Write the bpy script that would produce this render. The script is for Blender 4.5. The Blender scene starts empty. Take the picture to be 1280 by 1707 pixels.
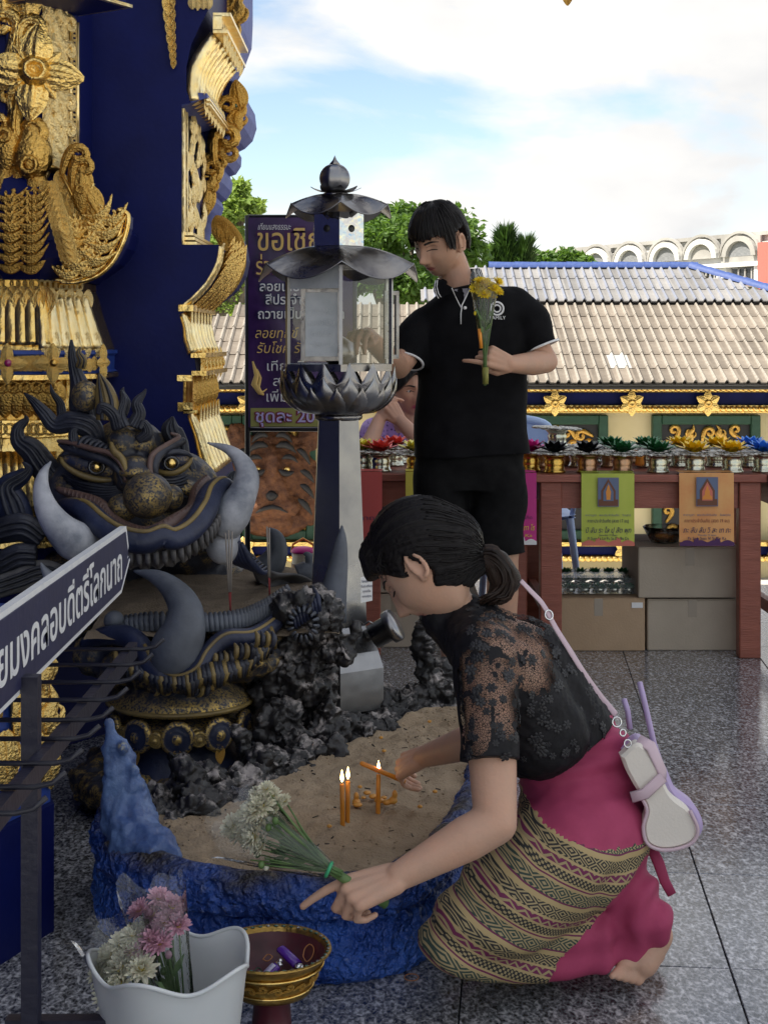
import bpy, bmesh, math, random
import numpy as np
from mathutils.bvhtree import BVHTree
from mathutils import Vector, Matrix, Euler, Quaternion, noise as mnoise
R = math.radians
sc = bpy.context.scene
COL = sc.collection
random.seed(7)
# ---------------------------------------------------------------- camera, world, sun, exposure
F = 2467.0; HC = 1.25; HY = 570.0            # focal length in photo pixels, eye height, horizon row
cam_d = bpy.data.cameras.new('camera'); cam = bpy.data.objects.new('camera', cam_d); COL.objects.link(cam)
cam.location = (0, 0, HC); cam.rotation_euler = (R(90), 0, 0)
cam_d.sensor_fit = 'HORIZONTAL'; cam_d.sensor_width = 36.0; cam_d.lens = 36.0*F/1280.0
cam_d.shift_y = -(853.5-HY)/1280.0; cam_d.clip_start = 0.05; cam_d.clip_end = 2000
sc.camera = cam
SUN_EL, SUN_AZ = R(52), R(242)
sun_dir = Vector((math.sin(SUN_AZ)*math.cos(SUN_EL), math.cos(SUN_AZ)*math.cos(SUN_EL), math.sin(SUN_EL)))
w = bpy.data.worlds.new('World'); sc.world = w; w.use_nodes = True
nt = w.node_tree; nt.nodes.clear()
def N(nt, t, **kw):
    n = nt.nodes.new(t)
    for k, v in kw.items():
        if k.startswith('i_'): n.inputs[k[2:].replace('_', ' ')].default_value = v
        else: setattr(n, k, v)
    return n
sky = N(nt, 'ShaderNodeTexSky', sky_type='NISHITA', sun_disc=False, sun_elevation=SUN_EL, sun_rotation=SUN_AZ, altitude=400, air_density=1.0, dust_density=0.4, ozone_density=1.0)
bg = N(nt, 'ShaderNodeBackground'); out = N(nt, 'ShaderNodeOutputWorld')
SKYS = 0.055
tc = N(nt, 'ShaderNodeTexCoord'); mp = N(nt, 'ShaderNodeMapping'); mp.inputs['Scale'].default_value = (1, 1, 2.0); mp.inputs['Location'].default_value = (0.2, 0.7, 0.18)
nz = N(nt, 'ShaderNodeTexNoise'); nz.inputs['Scale'].default_value = 4.4; nz.inputs['Detail'].default_value = 9; nz.inputs['Roughness'].default_value = 0.52; nz.inputs['Distortion'].default_value = 0.25
cr = N(nt, 'ShaderNodeValToRGB'); cr.color_ramp.elements[0].position = 0.40; cr.color_ramp.elements[1].position = 0.53
nz2 = N(nt, 'ShaderNodeTexNoise'); nz2.inputs['Scale'].default_value = 8; nz2.inputs['Detail'].default_value = 7
crc = N(nt, 'ShaderNodeValToRGB'); crc.color_ramp.elements[0].position = 0.3; crc.color_ramp.elements[1].position = 0.7
crc.color_ramp.elements[0].color = (4.2, 4.35, 4.6, 1); crc.color_ramp.elements[1].color = (5.7, 5.7, 5.7, 1)
mx = N(nt, 'ShaderNodeMix', data_type='RGBA')
L = nt.links.new
L(tc.outputs['Generated'], mp.inputs['Vector']); L(mp.outputs[0], nz.inputs['Vector']); L(nz.outputs['Fac'], cr.inputs[0]); L(mp.outputs[0], nz2.inputs['Vector']); L(nz2.outputs['Fac'], crc.inputs[0])
L(cr.outputs[0], mx.inputs[0]); L(sky.outputs[0], mx.inputs[6]); L(crc.outputs[0], mx.inputs[7])
bg.inputs['Strength'].default_value = SKYS
L(mx.outputs[2], bg.inputs[0]); L(bg.outputs[0], out.inputs[0])
sd = bpy.data.lights.new('sun', 'SUN'); sd.energy = 2.0; sd.angle = R(0.5); sd.color = (1.0, 0.95, 0.87)
sun = bpy.data.objects.new('sun', sd); COL.objects.link(sun); sun.location = sun_dir*50
sun.rotation_euler = sun_dir.to_track_quat('Z', 'Y').to_euler()
vs = sc.view_settings; vs.view_transform = 'Standard'; vs.look = 'None'; vs.gamma = 1.0; vs.use_curve_mapping = False; vs.exposure = 1.88; vs.use_white_balance = True; vs.white_balance_temperature = 6850; vs.white_balance_tint = 10
sc.cycles.max_bounces = 7; sc.cycles.transparent_max_bounces = 24; sc.cycles.caustics_reflective = False; sc.cycles.caustics_refractive = False
sc.cycles.sample_clamp_indirect = 6.0; sc.cycles.use_denoising = True

# ---------------------------------------------------------------- helpers
def P(x, y, d):                               # a point d metres in front of the camera, seen at photo pixel x, y
    return Vector(((x-640)/F*d, d, HC-(y-HY)/F*d))
def V(*a): return Vector(a)
def tag(o, label=None, cat=None, group=None, kind=None):
    if label: o['label'] = label
    if cat: o['category'] = cat
    if group: o['group'] = group
    if kind: o['kind'] = kind
    return o
def thing(name, label, cat, loc=(0, 0, 0), rz=0.0, group=None):
    o = bpy.data.objects.new(name, None); COL.objects.link(o); o.location = loc; o.rotation_euler = (0, 0, rz); o.empty_display_size = 0.05
    return tag(o, label, cat, group)
def link(name, me, parent=None, mat=None):
    o = bpy.data.objects.new(name, me); COL.objects.link(o)
    if mat is not None and len(me.materials) == 0: me.materials.append(mat)
    if parent is not None: o.parent = parent
    return o
def copy_tree(o, parent=None):
    c = o.copy(); COL.objects.link(c)
    if parent is not None: c.parent = parent
    for ch in list(o.children): copy_tree(ch, c)
    return c
def wloc(o):                                   # world position of a root built by these helpers
    v = Vector((0, 0, 0))
    while o is not None: v += Vector(o.location); o = o.parent
    return v

class MB:
    """collects geometry for ONE mesh"""
    def __init__(s): s.v = []; s.f = []; s.uv = None; s.mi = []
    def add(s, verts, faces, m=0):
        b = len(s.v); s.v.extend([tuple(p) for p in verts]); s.f.extend([tuple(i+b for i in f) for f in faces]); s.mi.extend([m]*len(faces)); return s
    def box(s, c, size, rot=None, bev=0.0, m=0):
        x, y, z = size[0]/2, size[1]/2, size[2]/2
        if bev > 0:
            b = min(bev, x*.9, y*.9, z*.9); vs = []; fs = []
            idx = {}
            def vid(p):
                k = tuple(round(q, 7) for q in p)
                if k not in idx: idx[k] = len(vs); vs.append(p)
                return idx[k]
            for sx in (-1, 1):
                fs.append([vid((sx*x, a*(y-b), c_*(z-b))) for a, c_ in ((-1, -1), (1, -1), (1, 1), (-1, 1))][::sx])
            for sy in (-1, 1):
                fs.append([vid((a*(x-b), sy*y, c_*(z-b))) for a, c_ in ((-1, -1), (-1, 1), (1, 1), (1, -1))][::sy])
            for sz in (-1, 1):
                fs.append([vid((a*(x-b), c_*(y-b), sz*z)) for a, c_ in ((-1, -1), (1, -1), (1, 1), (-1, 1))][::sz])
            for sx in (-1, 1):
                for sy in (-1, 1):
                    fs.append([vid((sx*x, sy*(y-b), -(z-b))), vid((sx*(x-b), sy*y, -(z-b))), vid((sx*(x-b), sy*y, z-b)), vid((sx*x, sy*(y-b), z-b))][::sx*sy])
                for sz in (-1, 1):
                    fs.append([vid((sx*x, -(y-b), sz*(z-b))), vid((sx*x, y-b, sz*(z-b))), vid((sx*(x-b), y-b, sz*z)), vid((sx*(x-b), -(y-b), sz*z))][::sx*sz])
            for sy in (-1, 1):
                for sz in (-1, 1):
                    fs.append([vid((-(x-b), sy*y, sz*(z-b))), vid((-(x-b), sy*(y-b), sz*z)), vid((x-b, sy*(y-b), sz*z)), vid((x-b, sy*y, sz*(z-b)))][::sy*sz])
            for sx in (-1, 1):
                for sy in (-1, 1):
                    for sz in (-1, 1):
                        fs.append([vid((sx*x, sy*(y-b), sz*(z-b))), vid((sx*(x-b), sy*y, sz*(z-b))), vid((sx*(x-b), sy*(y-b), sz*z))][::sx*sy*sz])
        else:
            vs = [(sx*x, sy*y, sz*z) for sx in (-1, 1) for sy in (-1, 1) for sz in (-1, 1)]
            fs = [(0, 1, 3, 2), (4, 6, 7, 5), (0, 4, 5, 1), (2, 3, 7, 6), (0, 2, 6, 4), (1, 5, 7, 3)]
        c = Vector(c)
        M = rot if rot is not None else Matrix.Identity(3)
        return s.add([M @ Vector(p) + c for p in vs], fs, m)
    def tube(s, pts, rad, n=8, flat=1.0, up=None, cap=True, m=0, closed=False, tip=False):
        """sweep along pts; rad number or list; flat squeezes the section along its second axis"""
        pts = [Vector(p) for p in pts]; k = len(pts)
        if not hasattr(rad, '__len__'): rad = [rad]*k
        if not hasattr(flat, '__len__'): flat = [flat]*k
        T = []
        for i in range(k):
            if closed: t = pts[(i+1) % k]-pts[i-1]
            else: t = pts[min(i+1, k-1)]-pts[max(i-1, 0)]
            T.append(t.normalized() if t.length > 1e-9 else Vector((0, 0, 1)))
        u = Vector(up) if up is not None else (Vector((0, 0, 1)) if abs(T[0].z) < 0.9 else Vector((1, 0, 0)))
        vs = []; prev = None
        for i in range(k):
            if prev is None or up is not None: a = (u - T[i]*u.dot(T[i]))
            else: a = (prev - T[i]*prev.dot(T[i]))
            if a.length < 1e-6: a = T[i].orthogonal()
            a.normalize(); prev = a; b = T[i].cross(a)
            for j in range(n):
                an = 2*math.pi*j/n
                vs.append(pts[i] + (b*math.cos(an)*1.0 + a*math.sin(an)*flat[i])*rad[i])
        fs = []
        for i in range(k if closed else k-1):
            i2 = (i+1) % k
            for j in range(n):
                j2 = (j+1) % n
                fs.append((i*n+j, i*n+j2, i2*n+j2, i2*n+j))
        if cap and not closed:
            fs.append(tuple(range(n))[::-1]); fs.append(tuple((k-1)*n+j for j in range(n)))
        return s.add(vs, fs, m)
    def lathe(s, prof, n=24, c=(0, 0, 0), sx=1.0, sy=1.0, cap=True, wave=None, m=0, rot=None, a0=0.0, a1=2*math.pi):
        c = Vector(c); vs = []; k = len(prof); full = abs(a1-a0-2*math.pi) < 1e-6; nn = n if full else n+1
        for (r, z) in prof:
            for j in range(nn):
                an = a0+(a1-a0)*j/n
                rr = r*(wave(an, z) if wave else 1.0)
                p = Vector((math.cos(an)*rr*sx, math.sin(an)*rr*sy, z))
                if rot is not None: p = rot @ p
                vs.append(p+c)
        fs = []
        for i in range(k-1):
            for j in range(n):
                j2 = (j+1) % nn if full else j+1
                fs.append((i*nn+j, i*nn+j2, (i+1)*nn+j2, (i+1)*nn+j))
        if cap and full:
            if prof[0][0] > 1e-6: fs.append(tuple(range(n))[::-1])
            if prof[-1][0] > 1e-6: fs.append(tuple((k-1)*n+j for j in range(n)))
        return s.add(vs, fs, m)
    def ell(s, c, r, n=16, k=10, rot=None, m=0):
        prof = [(max(math.sin(math.pi*i/k), 1e-4), -math.cos(math.pi*i/k)) for i in range(k+1)]
        c = Vector(c); rr = r if hasattr(r, '__len__') else (r, r, r)
        vs = []
        for (a, z) in prof:
            for j in range(n):
                an = 2*math.pi*j/n
                p = Vector((math.cos(an)*a*rr[0], math.sin(an)*a*rr[1], z*rr[2]))
                if rot is not None: p = rot @ p
                vs.append(p+c)
        fs = [(i*n+j, i*n+(j+1) % n, (i+1)*n+(j+1) % n, (i+1)*n+j) for i in range(k) for j in range(n)]
        return s.add(vs, fs, m)
    def cap(s, p0, p1, r0, r1, n=24):
        """tapered capsule, closed"""
        p0 = Vector(p0); p1 = Vector(p1); d = p1-p0; Ln = d.length
        t = d.normalized() if Ln > 1e-9 else Vector((0, 0, 1))
        pts = []; rad = []
        for i in range(5):
            a = math.pi/2*(1-i/4.0); pts.append(p0-t*r0*math.sin(a)); rad.append(max(r0*math.cos(a), 1e-4))
        for i in range(5):
            a = math.pi/2*i/4.0; pts.append(p1+t*r1*math.sin(a)); rad.append(max(r1*math.cos(a), 1e-4))
        a = t.orthogonal().normalized(); b = t.cross(a); vs = []
        for p, r in zip(pts, rad):
            for j in range(n):
                an = 2*math.pi*j/n; vs.append(p+(a*math.cos(an)+b*math.sin(an))*r)
        k = len(pts)
        fs = [(i*n+j, i*n+(j+1) % n, (i+1)*n+(j+1) % n, (i+1)*n+j) for i in range(k-1) for j in range(n)]
        fs.append(tuple(range(n))[::-1]); fs.append(tuple((k-1)*n+j for j in range(n)))
        return s.add(vs, fs)
    def chain(s, pts, rad, n=24):
        for i in range(len(pts)-1): s.cap(pts[i], pts[i+1], rad[i], rad[i+1], n)
        return s
    def prism(s, poly, depth, M=None, m=0, bev=0.0):
        """polygon (list of 2-tuples, counter-clockwise) in local XZ, extruded along +Y by depth; M 4x4 places it"""
        n = len(poly); M = M or Matrix.Identity(4)
        if bev > 0:
            cx = sum(p[0] for p in poly)/n; cz = sum(p[1] for p in poly)/n
            sh = []
            for i in range(n):
                a = Vector(poly[i-1]); b = Vector(poly[i]); c = Vector(poly[(i+1) % n])
                t = (c-a); nn = Vector((-t.y, t.x)); nn = nn.normalized() if nn.length > 1e-9 else Vector((0, 0))
                sh.append((b.x+nn.x*bev, b.y+nn.y*bev))
            ring = [(p[0], 0, p[1]) for p in sh]+[(p[0], bev, p[1]) for p in poly]+[(p[0], depth, p[1]) for p in poly]
            fs = [tuple(range(n))]
            for q in range(2):
                for i in range(n):
                    j = (i+1) % n; fs.append((q*n+j, q*n+i, (q+1)*n+i, (q+1)*n+j))
            fs.append(tuple(2*n+i for i in range(n))[::-1])
        else:
            ring = [(p[0], 0, p[1]) for p in poly]+[(p[0], depth, p[1]) for p in poly]
            fs = [tuple(range(n)), tuple(n+i for i in range(n))[::-1]]
            for i in range(n):
                j = (i+1) % n; fs.append((j, i, n+i, n+j))
        return s.add([M @ Vector(p) for p in ring], fs, m)
    def grid(s, fn, nu, nv, cu=False, m=0, uv=False):
        """surface fn(u,v) u,v in 0..1"""
        b = len(s.v)
        mu = nu if cu else nu+1
        vs = [fn(i/nu, j/nv) for j in range(nv+1) for i in range(mu)]
        fs = [(j*mu+i, j*mu+(i+1) % mu, (j+1)*mu+(i+1) % mu, (j+1)*mu+i) for j in range(nv) for i in range(nu)]
        s.add(vs, fs, m)
        if uv:
            if s.uv is None: s.uv = {}
            for j in range(nv):
                for i in range(nu):
                    s.uv[len(s.f)-len(fs)+j*nu+i] = ((i/nu, j/nv), ((i+1)/nu, j/nv), ((i+1)/nu, (j+1)/nv), (i/nu, (j+1)/nv))
        return s
    def xf(s, M, start=0):
        s.v[start:] = [tuple(M @ Vector(p)) for p in s.v[start:]]; return s
    def mesh(s, name, off=None):
        me = bpy.data.meshes.new(name)
        vs = s.v if off is None else [(a-off[0], b-off[1], c-off[2]) for a, b, c in s.v]
        me.from_pydata(vs, [], s.f)
        if s.uv:
            ul = me.uv_layers.new(name='UVMap')
            for p in me.polygons:
                q = s.uv.get(p.index)
                if q:
                    for li, t in zip(p.loop_indices, q): ul.data[li].uv = t
        if any(s.mi): me.polygons.foreach_set('material_index', s.mi)
        return me
    def build(s, name, mat, parent=None, smooth=True, off=None, ang=None, world=True):
        """world=True: vertices are in world space, shift them by the parent's position"""
        if off is None and world and parent is not None: off = wloc(parent)
        me = s.mesh(name, off)
        for q in (mat if isinstance(mat, (list, tuple)) else [mat]): me.materials.append(q)
        if smooth:
            me.polygons.foreach_set('use_smooth', [True]*len(me.polygons))
            if ang is not None: me.set_sharp_from_angle(angle=R(ang))
        me.update()
        return link(name, me, parent)

TMP = bpy.data.scenes.new('scratch')
def remesh(mb, voxel, smooth=2, fac=0.5, name='m'):
    """union of closed pieces -> one continuous surface; returns numpy verts and faces"""
    me = mb.mesh(name); ob = bpy.data.objects.new(name, me); TMP.collection.objects.link(ob)
    m = ob.modifiers.new('r', 'REMESH'); m.mode = 'VOXEL'; m.voxel_size = voxel; m.use_smooth_shade = True
    if smooth:
        q = ob.modifiers.new('s', 'SMOOTH'); q.iterations = smooth; q.factor = fac
    TMP.view_layers[0].update(); dg = TMP.view_layers[0].depsgraph; dg.update()
    ev = ob.evaluated_get(dg); nm = bpy.data.meshes.new_from_object(ev)
    bpy.data.objects.remove(ob); bpy.data.meshes.remove(me)
    nv = len(nm.vertices); co = np.empty(nv*3, dtype=np.float32); nm.vertices.foreach_get('co', co); co = co.reshape(-1, 3)
    no = np.empty(nv*3, dtype=np.float32); nm.vertex_normals.foreach_get('vector', no); no = no.reshape(-1, 3)
    return nm, co, no
def set_co(me, co):
    me.vertices.foreach_set('co', co.astype(np.float32).ravel()); me.update()
def finish(me, name, mat, parent=None, smooth=True):
    if parent is not None:
        o_ = wloc(parent); co = np.empty(len(me.vertices)*3, dtype=np.float32); me.vertices.foreach_get('co', co)
        co = co.reshape(-1, 3)-np.array(o_, dtype=np.float32); set_co(me, co)
    me.name = name; me.materials.clear()
    for q in (mat if isinstance(mat, (list, tuple)) else [mat]): me.materials.append(q)
    if smooth: me.polygons.foreach_set('use_smooth', [True]*len(me.polygons))
    return link(name, me, parent)
def attr(me, name, vals):
    a = me.attributes.new(name, 'FLOAT', 'POINT'); a.data.foreach_set('value', np.asarray(vals, dtype=np.float32).ravel())
def vnoise(co, scale, seed=0.0, oct=3):
    return np.array([mnoise.fractal(Vector((c[0]*scale+seed, c[1]*scale, c[2]*scale)), 1.0, 2.0, oct, noise_basis='PERLIN_ORIGINAL') for c in co])
def spline(pts, n):
    """Catmull-Rom through pts (tuples of any length), n samples"""
    A = [np.array(p, dtype=float) for p in pts]; A = [2*A[0]-A[1]]+A+[2*A[-1]-A[-2]]; k = len(A)-3; o = []
    for i in range(n):
        t = i/(n-1)*k; j = min(int(t), k-1); f = t-j; a, b, c, d = A[j:j+4]
        o.append(0.5*((2*b)+(-a+c)*f+(2*a-5*b+4*c-d)*f*f+(-a+3*b-3*c+d)*f**3))
    return o
def sweep(mb, keys, n=24, sides=10, flat=1.0, up=None, m=0):
    """keys: (x,y,z,r) control points"""
    s = spline(keys, n); mb.tube([q[:3] for q in s], [max(q[3], 1e-4) for q in s], sides, flat, up, m=m); return mb

# ---------------------------------------------------------------- materials
MT = {}
def mat(name, col, rough=0.6, metal=0.0, col2=None, nscale=8.0, nlo=0.35, nhi=0.65, bump=0.0, bscale=40.0, spec=0.5, detail=5.0, rnd=0.0, sss=0.0, coat=0.0, sheen=0.0, bdist=0.01, rough2=None, stretch=None):
    m = bpy.data.materials.new(name); m.use_nodes = True; t = m.node_tree; b = t.nodes['Principled BSDF']
    b.inputs['Base Color'].default_value = (*col, 1); b.inputs['Roughness'].default_value = rough; b.inputs['Metallic'].default_value = metal
    b.inputs['Specular IOR Level'].default_value = spec
    if coat: b.inputs['Coat Weight'].default_value = coat; b.inputs['Coat Roughness'].default_value = 0.1
    if sheen: b.inputs['Sheen Weight'].default_value = sheen
    if sss:
        b.inputs['Subsurface Weight'].default_value = sss; b.inputs['Subsurface Radius'].default_value = (0.012, 0.005, 0.003); b.inputs['Subsurface Scale'].default_value = 1.0
    tcn = N(t, 'ShaderNodeTexCoord'); co = tcn.outputs['Object']
    if stretch is not None:
        mpn = N(t, 'ShaderNodeMapping'); mpn.inputs['Scale'].default_value = stretch; t.links.new(co, mpn.inputs[0]); co = mpn.outputs[0]
    cur = None
    if col2 is not None:
        n = N(t, 'ShaderNodeTexNoise'); n.inputs['Scale'].default_value = nscale; n.inputs['Detail'].default_value = detail; n.inputs['Roughness'].default_value = 0.6
        t.links.new(co, n.inputs['Vector'])
        r = N(t, 'ShaderNodeValToRGB'); r.color_ramp.elements[0].position = nlo; r.color_ramp.elements[1].position = nhi
        r.color_ramp.elements[0].color = (*col, 1); r.color_ramp.elements[1].color = (*col2, 1)
        t.links.new(n.outputs['Fac'], r.inputs[0]); cur = r.outputs[0]
        if rough2 is not None:
            mr = N(t, 'ShaderNodeMapRange'); mr.inputs[1].default_value = nlo; mr.inputs[2].default_value = nhi; mr.inputs[3].default_value = rough; mr.inputs[4].default_value = rough2
            t.links.new(n.outputs['Fac'], mr.inputs[0]); t.links.new(mr.outputs[0], b.inputs['Roughness'])
    if rnd:
        oi = N(t, 'ShaderNodeObjectInfo'); hs = N(t, 'ShaderNodeHueSaturation'); mr = N(t, 'ShaderNodeMapRange')
        mr.inputs[3].default_value = 1-rnd; mr.inputs[4].default_value = 1+rnd
        t.links.new(oi.outputs['Random'], mr.inputs[0]); t.links.new(mr.outputs[0], hs.inputs['Value'])
        if cur is not None: t.links.new(cur, hs.inputs['Color'])
        else: hs.inputs['Color'].default_value = (*col, 1)
        cur = hs.outputs[0]
    if cur is not None: t.links.new(cur, b.inputs['Base Color'])
    if bump:
        n2 = N(t, 'ShaderNodeTexNoise'); n2.inputs['Scale'].default_value = bscale; n2.inputs['Detail'].default_value = 4
        t.links.new(co, n2.inputs['Vector'])
        bn = N(t, 'ShaderNodeBump'); bn.inputs['Strength'].default_value = bump; bn.inputs['Distance'].default_value = bdist
        t.links.new(n2.outputs['Fac'], bn.inputs['Height']); t.links.new(bn.outputs[0], b.inputs['Normal'])
    MT[name] = m; return m
def nodes_of(m): return m.node_tree, m.node_tree.nodes['Principled BSDF']

FONT_CACHE = {}
def text_mesh(body, size, extrude=0.0, align='CENTER', bold=0.0, spacing=1.0, shear=0.0):
    key = (body, size, extrude, align, bold, spacing, shear)
    if key in FONT_CACHE: return FONT_CACHE[key]
    cu = bpy.data.curves.new('lettering', 'FONT'); cu.body = body; cu.size = size; cu.align_x = align; cu.align_y = 'CENTER'; cu.extrude = extrude; cu.offset = bold; cu.space_character = spacing; cu.shear = shear; cu.resolution_u = 3
    ob = bpy.data.objects.new('lettering', cu); TMP.collection.objects.link(ob)
    TMP.view_layers[0].update(); dg = TMP.view_layers[0].depsgraph; dg.update()
    me = bpy.data.meshes.new_from_object(ob.evaluated_get(dg)); bpy.data.objects.remove(ob); bpy.data.curves.remove(cu)
    me.name = 'lettering'; FONT_CACHE[key] = me; return me
def text(body, size, m, parent, M, extrude=0.0006, align='CENTER', bold=0.0, width=None, spacing=1.0, shear=0.0, name='lettering'):
    """lettering in the XY plane of matrix M (relative to parent), optionally squeezed to a width"""
    me = text_mesh(body, size, extrude, align, bold, spacing, shear).copy()
    me.materials.clear(); me.materials.append(m)
    o = link(name, me, parent)
    if width is not None and len(me.vertices):
        xs = [v.co.x for v in me.vertices]; wd = max(xs)-min(xs); M = M @ Matrix.Diagonal((width/wd, 1, 1, 1))
    o.matrix_local = M; return o
def frame(o, x, y, z):
    """4x4 from origin and three axis vectors"""
    x, y, z = Vector(x), Vector(y), Vector(z)
    return Matrix(((x.x, y.x, z.x, o[0]), (x.y, y.y, z.y, o[1]), (x.z, y.z, z.z, o[2]), (0, 0, 0, 1)))
# ---------------------------------------------------------------- surface materials
def granite():
    m = bpy.data.materials.new('polished granite'); m.use_nodes = True; t, b = nodes_of(m); l = t.links.new
    tc = N(t, 'ShaderNodeNewGeometry'); oi = N(t, 'ShaderNodeObjectInfo')
    ad = N(t, 'ShaderNodeVectorMath', operation='MULTIPLY_ADD'); ad.inputs[1].default_value = (13, 7, 0); l(oi.outputs['Random'], ad.inputs[0]); l(tc.outputs['Position'], ad.inputs[2])
    mp = N(t, 'ShaderNodeMapping'); mp.inputs['Scale'].default_value = (1.0, 0.62, 1); mp.inputs['Rotation'].default_value = (0, 0, 0.7); l(ad.outputs[0], mp.inputs[0])
    n1 = N(t, 'ShaderNodeTexNoise'); n1.inputs['Scale'].default_value = 75; n1.inputs['Detail'].default_value = 6; n1.inputs['Roughness'].default_value = 0.68; n1.inputs['Distortion'].default_value = 1.1
    v = N(t, 'ShaderNodeTexVoronoi'); v.inputs['Scale'].default_value = 130
    l(mp.outputs[0], n1.inputs['Vector']); l(mp.outputs[0], v.inputs['Vector'])
    r = N(t, 'ShaderNodeValToRGB'); e = r.color_ramp.elements
    e[0].position = 0.36; e[0].color = (0.012, 0.013, 0.016, 1); e[1].position = 0.68; e[1].color = (0.60, 0.60, 0.62, 1)
    e2 = e.new(0.50); e2.color = (0.15, 0.153, 0.165, 1)
    mx = N(t, 'ShaderNodeMix', data_type='FLOAT'); mx.inputs[0].default_value = 0.22; l(n1.outputs['Fac'], mx.inputs[2]); l(v.outputs['Distance'], mx.inputs[3]); l(mx.outputs[0], r.inputs[0])
    hs = N(t, 'ShaderNodeHueSaturation'); mr = N(t, 'ShaderNodeMapRange'); mr.inputs[3].default_value = 0.85; mr.inputs[4].default_value = 1.2
    l(oi.outputs['Random'], mr.inputs[0]); l(mr.outputs[0], hs.inputs['Value']); l(r.outputs[0], hs.inputs['Color']); l(hs.outputs[0], b.inputs['Base Color'])
    n3 = N(t, 'ShaderNodeTexNoise'); n3.inputs['Scale'].default_value = 3.0; l(tc.outputs['Position'], n3.inputs['Vector'])
    mr2 = N(t, 'ShaderNodeMapRange'); mr2.inputs[3].default_value = 0.10; mr2.inputs[4].default_value = 0.24; l(n3.outputs['Fac'], mr2.inputs[0]); l(mr2.outputs[0], b.inputs['Roughness'])
    b.inputs['Specular IOR Level'].default_value = 0.5; b.inputs['IOR'].default_value = 2.0
    return m
GRAN = granite()
M_JOINT = mat('tile joint', (0.03, 0.03, 0.032), 0.9)
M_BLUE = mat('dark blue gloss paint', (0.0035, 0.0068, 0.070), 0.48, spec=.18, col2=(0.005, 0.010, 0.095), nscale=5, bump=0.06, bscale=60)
M_BLUE2 = mat('pale skylit blue edge', (0.06, 0.085, 0.30), 0.6, col2=(0.09, 0.12, 0.37), nscale=14, bump=0.25, bscale=70)  # paler copy of the wall blue, skylight on edges put into its colour
M_BLUE3 = mat('bright blue paint', (0.016, 0.05, 0.26), 0.45, col2=(0.024, 0.07, 0.33), nscale=9, bump=0.15, bscale=70)
def goldmat(name, c1, c2, rough, bs=17.0, bst=0.9):
    m = mat(name, c1, rough, 1.0, col2=c2, nscale=30, nlo=0.3, nhi=0.7, bump=bst, bscale=bs, bdist=0.008); return m
M_GOLD = goldmat('gold leaf paint', (0.92, 0.58, 0.15), (1.0, 0.74, 0.29), 0.27)
M_GOLD_D = goldmat('dark shaded gold paint', (0.50, 0.28, 0.06), (0.80, 0.50, 0.14), 0.30)  # darker copy of the gold, shade put into its colour
M_GOLD_P = goldmat('pale skylit gold paint', (1.0, 0.72, 0.28), (1.0, 0.84, 0.48), 0.32)  # paler copy of the gold, skylight put into its colour
M_CONC = mat('pale concrete', (0.55, 0.54, 0.50), 0.9, col2=(0.68, 0.66, 0.62), nscale=0.8, bump=0.2, bscale=20)
M_EARTH = mat('ground', (0.16, 0.17, 0.09), 0.95, col2=(0.30, 0.27, 0.19), nscale=0.15)
M_GEM_R = mat('red glass gem', (0.35, 0.02, 0.12), 0.1, coat=1.0)
M_GEM_G = mat('green glass gem', (0.01, 0.10, 0.03), 0.1, coat=1.0)

# ---------------------------------------------------------------- ground, platform, floor tiles
g = MB().grid(lambda u, v: ((u-0.5)*1600, 3+v*1500, -1.9), 8, 8).build('ground', M_EARTH, None, smooth=False); tag(g, 'dry open ground far below the temple platform', 'ground', kind='structure')
g = MB().grid(lambda u, v: (-20+u*50, -20+v*36.5, -1.30), 4, 4).build('forecourt', M_CONC, None, smooth=False); tag(g, 'pale sunlit concrete forecourt below the platform', 'forecourt', kind='structure')  # extended unseen around the platform to bounce sunlight up onto it
FR = Matrix.Rotation(R(-5.2), 4, 'Z')
TS = 0.53
fl = bpy.data.objects.new('floor', None); COL.objects.link(fl); fl.location = (0.69, 2.95, 0); fl.rotation_euler = (0, 0, R(-5.2)); tag(fl, 'polished grey speckled granite floor of the temple platform', 'floor', kind='structure')
i0, i1, j0, j1 = -9, 9, -7, 9
bed = MB().box(((i0+i1)/2*TS, (j0+j1)/2*TS, -0.95), ((i1-i0)*TS, (j1-j0)*TS, 1.882)).build('bed', M_JOINT, fl, smooth=False, world=False)
tile_mb = MB().box((0, 0, -0.010), (TS-0.0032, TS-0.0032, 0.020), bev=0.0012); tile_me = tile_mb.mesh('tile'); tile_me.materials.append(GRAN)
for i in range(i0, i1):
    for j in range(j0, j1):
        o = link('tile', tile_me, fl); o.location = ((i+.5)*TS, (j+.5)*TS, random.uniform(-0.0003, 0.0003)); o.rotation_euler = (R(random.uniform(-.05, .05)), R(random.uniform(-.05, .05)), 0)

# ---------------------------------------------------------------- ornament kit (relief faces -Y, lies in XZ, about 1 unit tall)
def kit_scroll(turn=1.35, fat=0.17):
    mb = MB(); pts = []; rad = []
    n = 22
    for i in range(n):
        t = i/(n-1)
        if t < 0.45:
            q = t/0.45; x = -0.10*math.sin(q*math.pi*0.5); z = -0.5+0.6*q
        else:
            q = (t-0.45)/0.55; a = math.pi-q*turn*2*math.pi*0.72; rr = 0.27*(1-0.72*q); cx, cz = 0.17, 0.12
            x = cx+math.cos(a)*rr; z = cz+math.sin(a)*rr
        pts.append((x, -0.03-0.05*t, z)); rad.append(fat*(0.25+0.75*math.sin(min(1, t*1.6+0.12)*math.pi/2))*(1-0.45*t))
    mb.tube(pts, rad, 7, 0.55, up=(0, -1, 0))
    mb.tube([(p[0], p[1]-r*0.42, p[2]) for p, r in zip(pts, rad)], [r*0.36 for r in rad], 5, 0.8, up=(0, -1, 0))
    return mb
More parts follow.
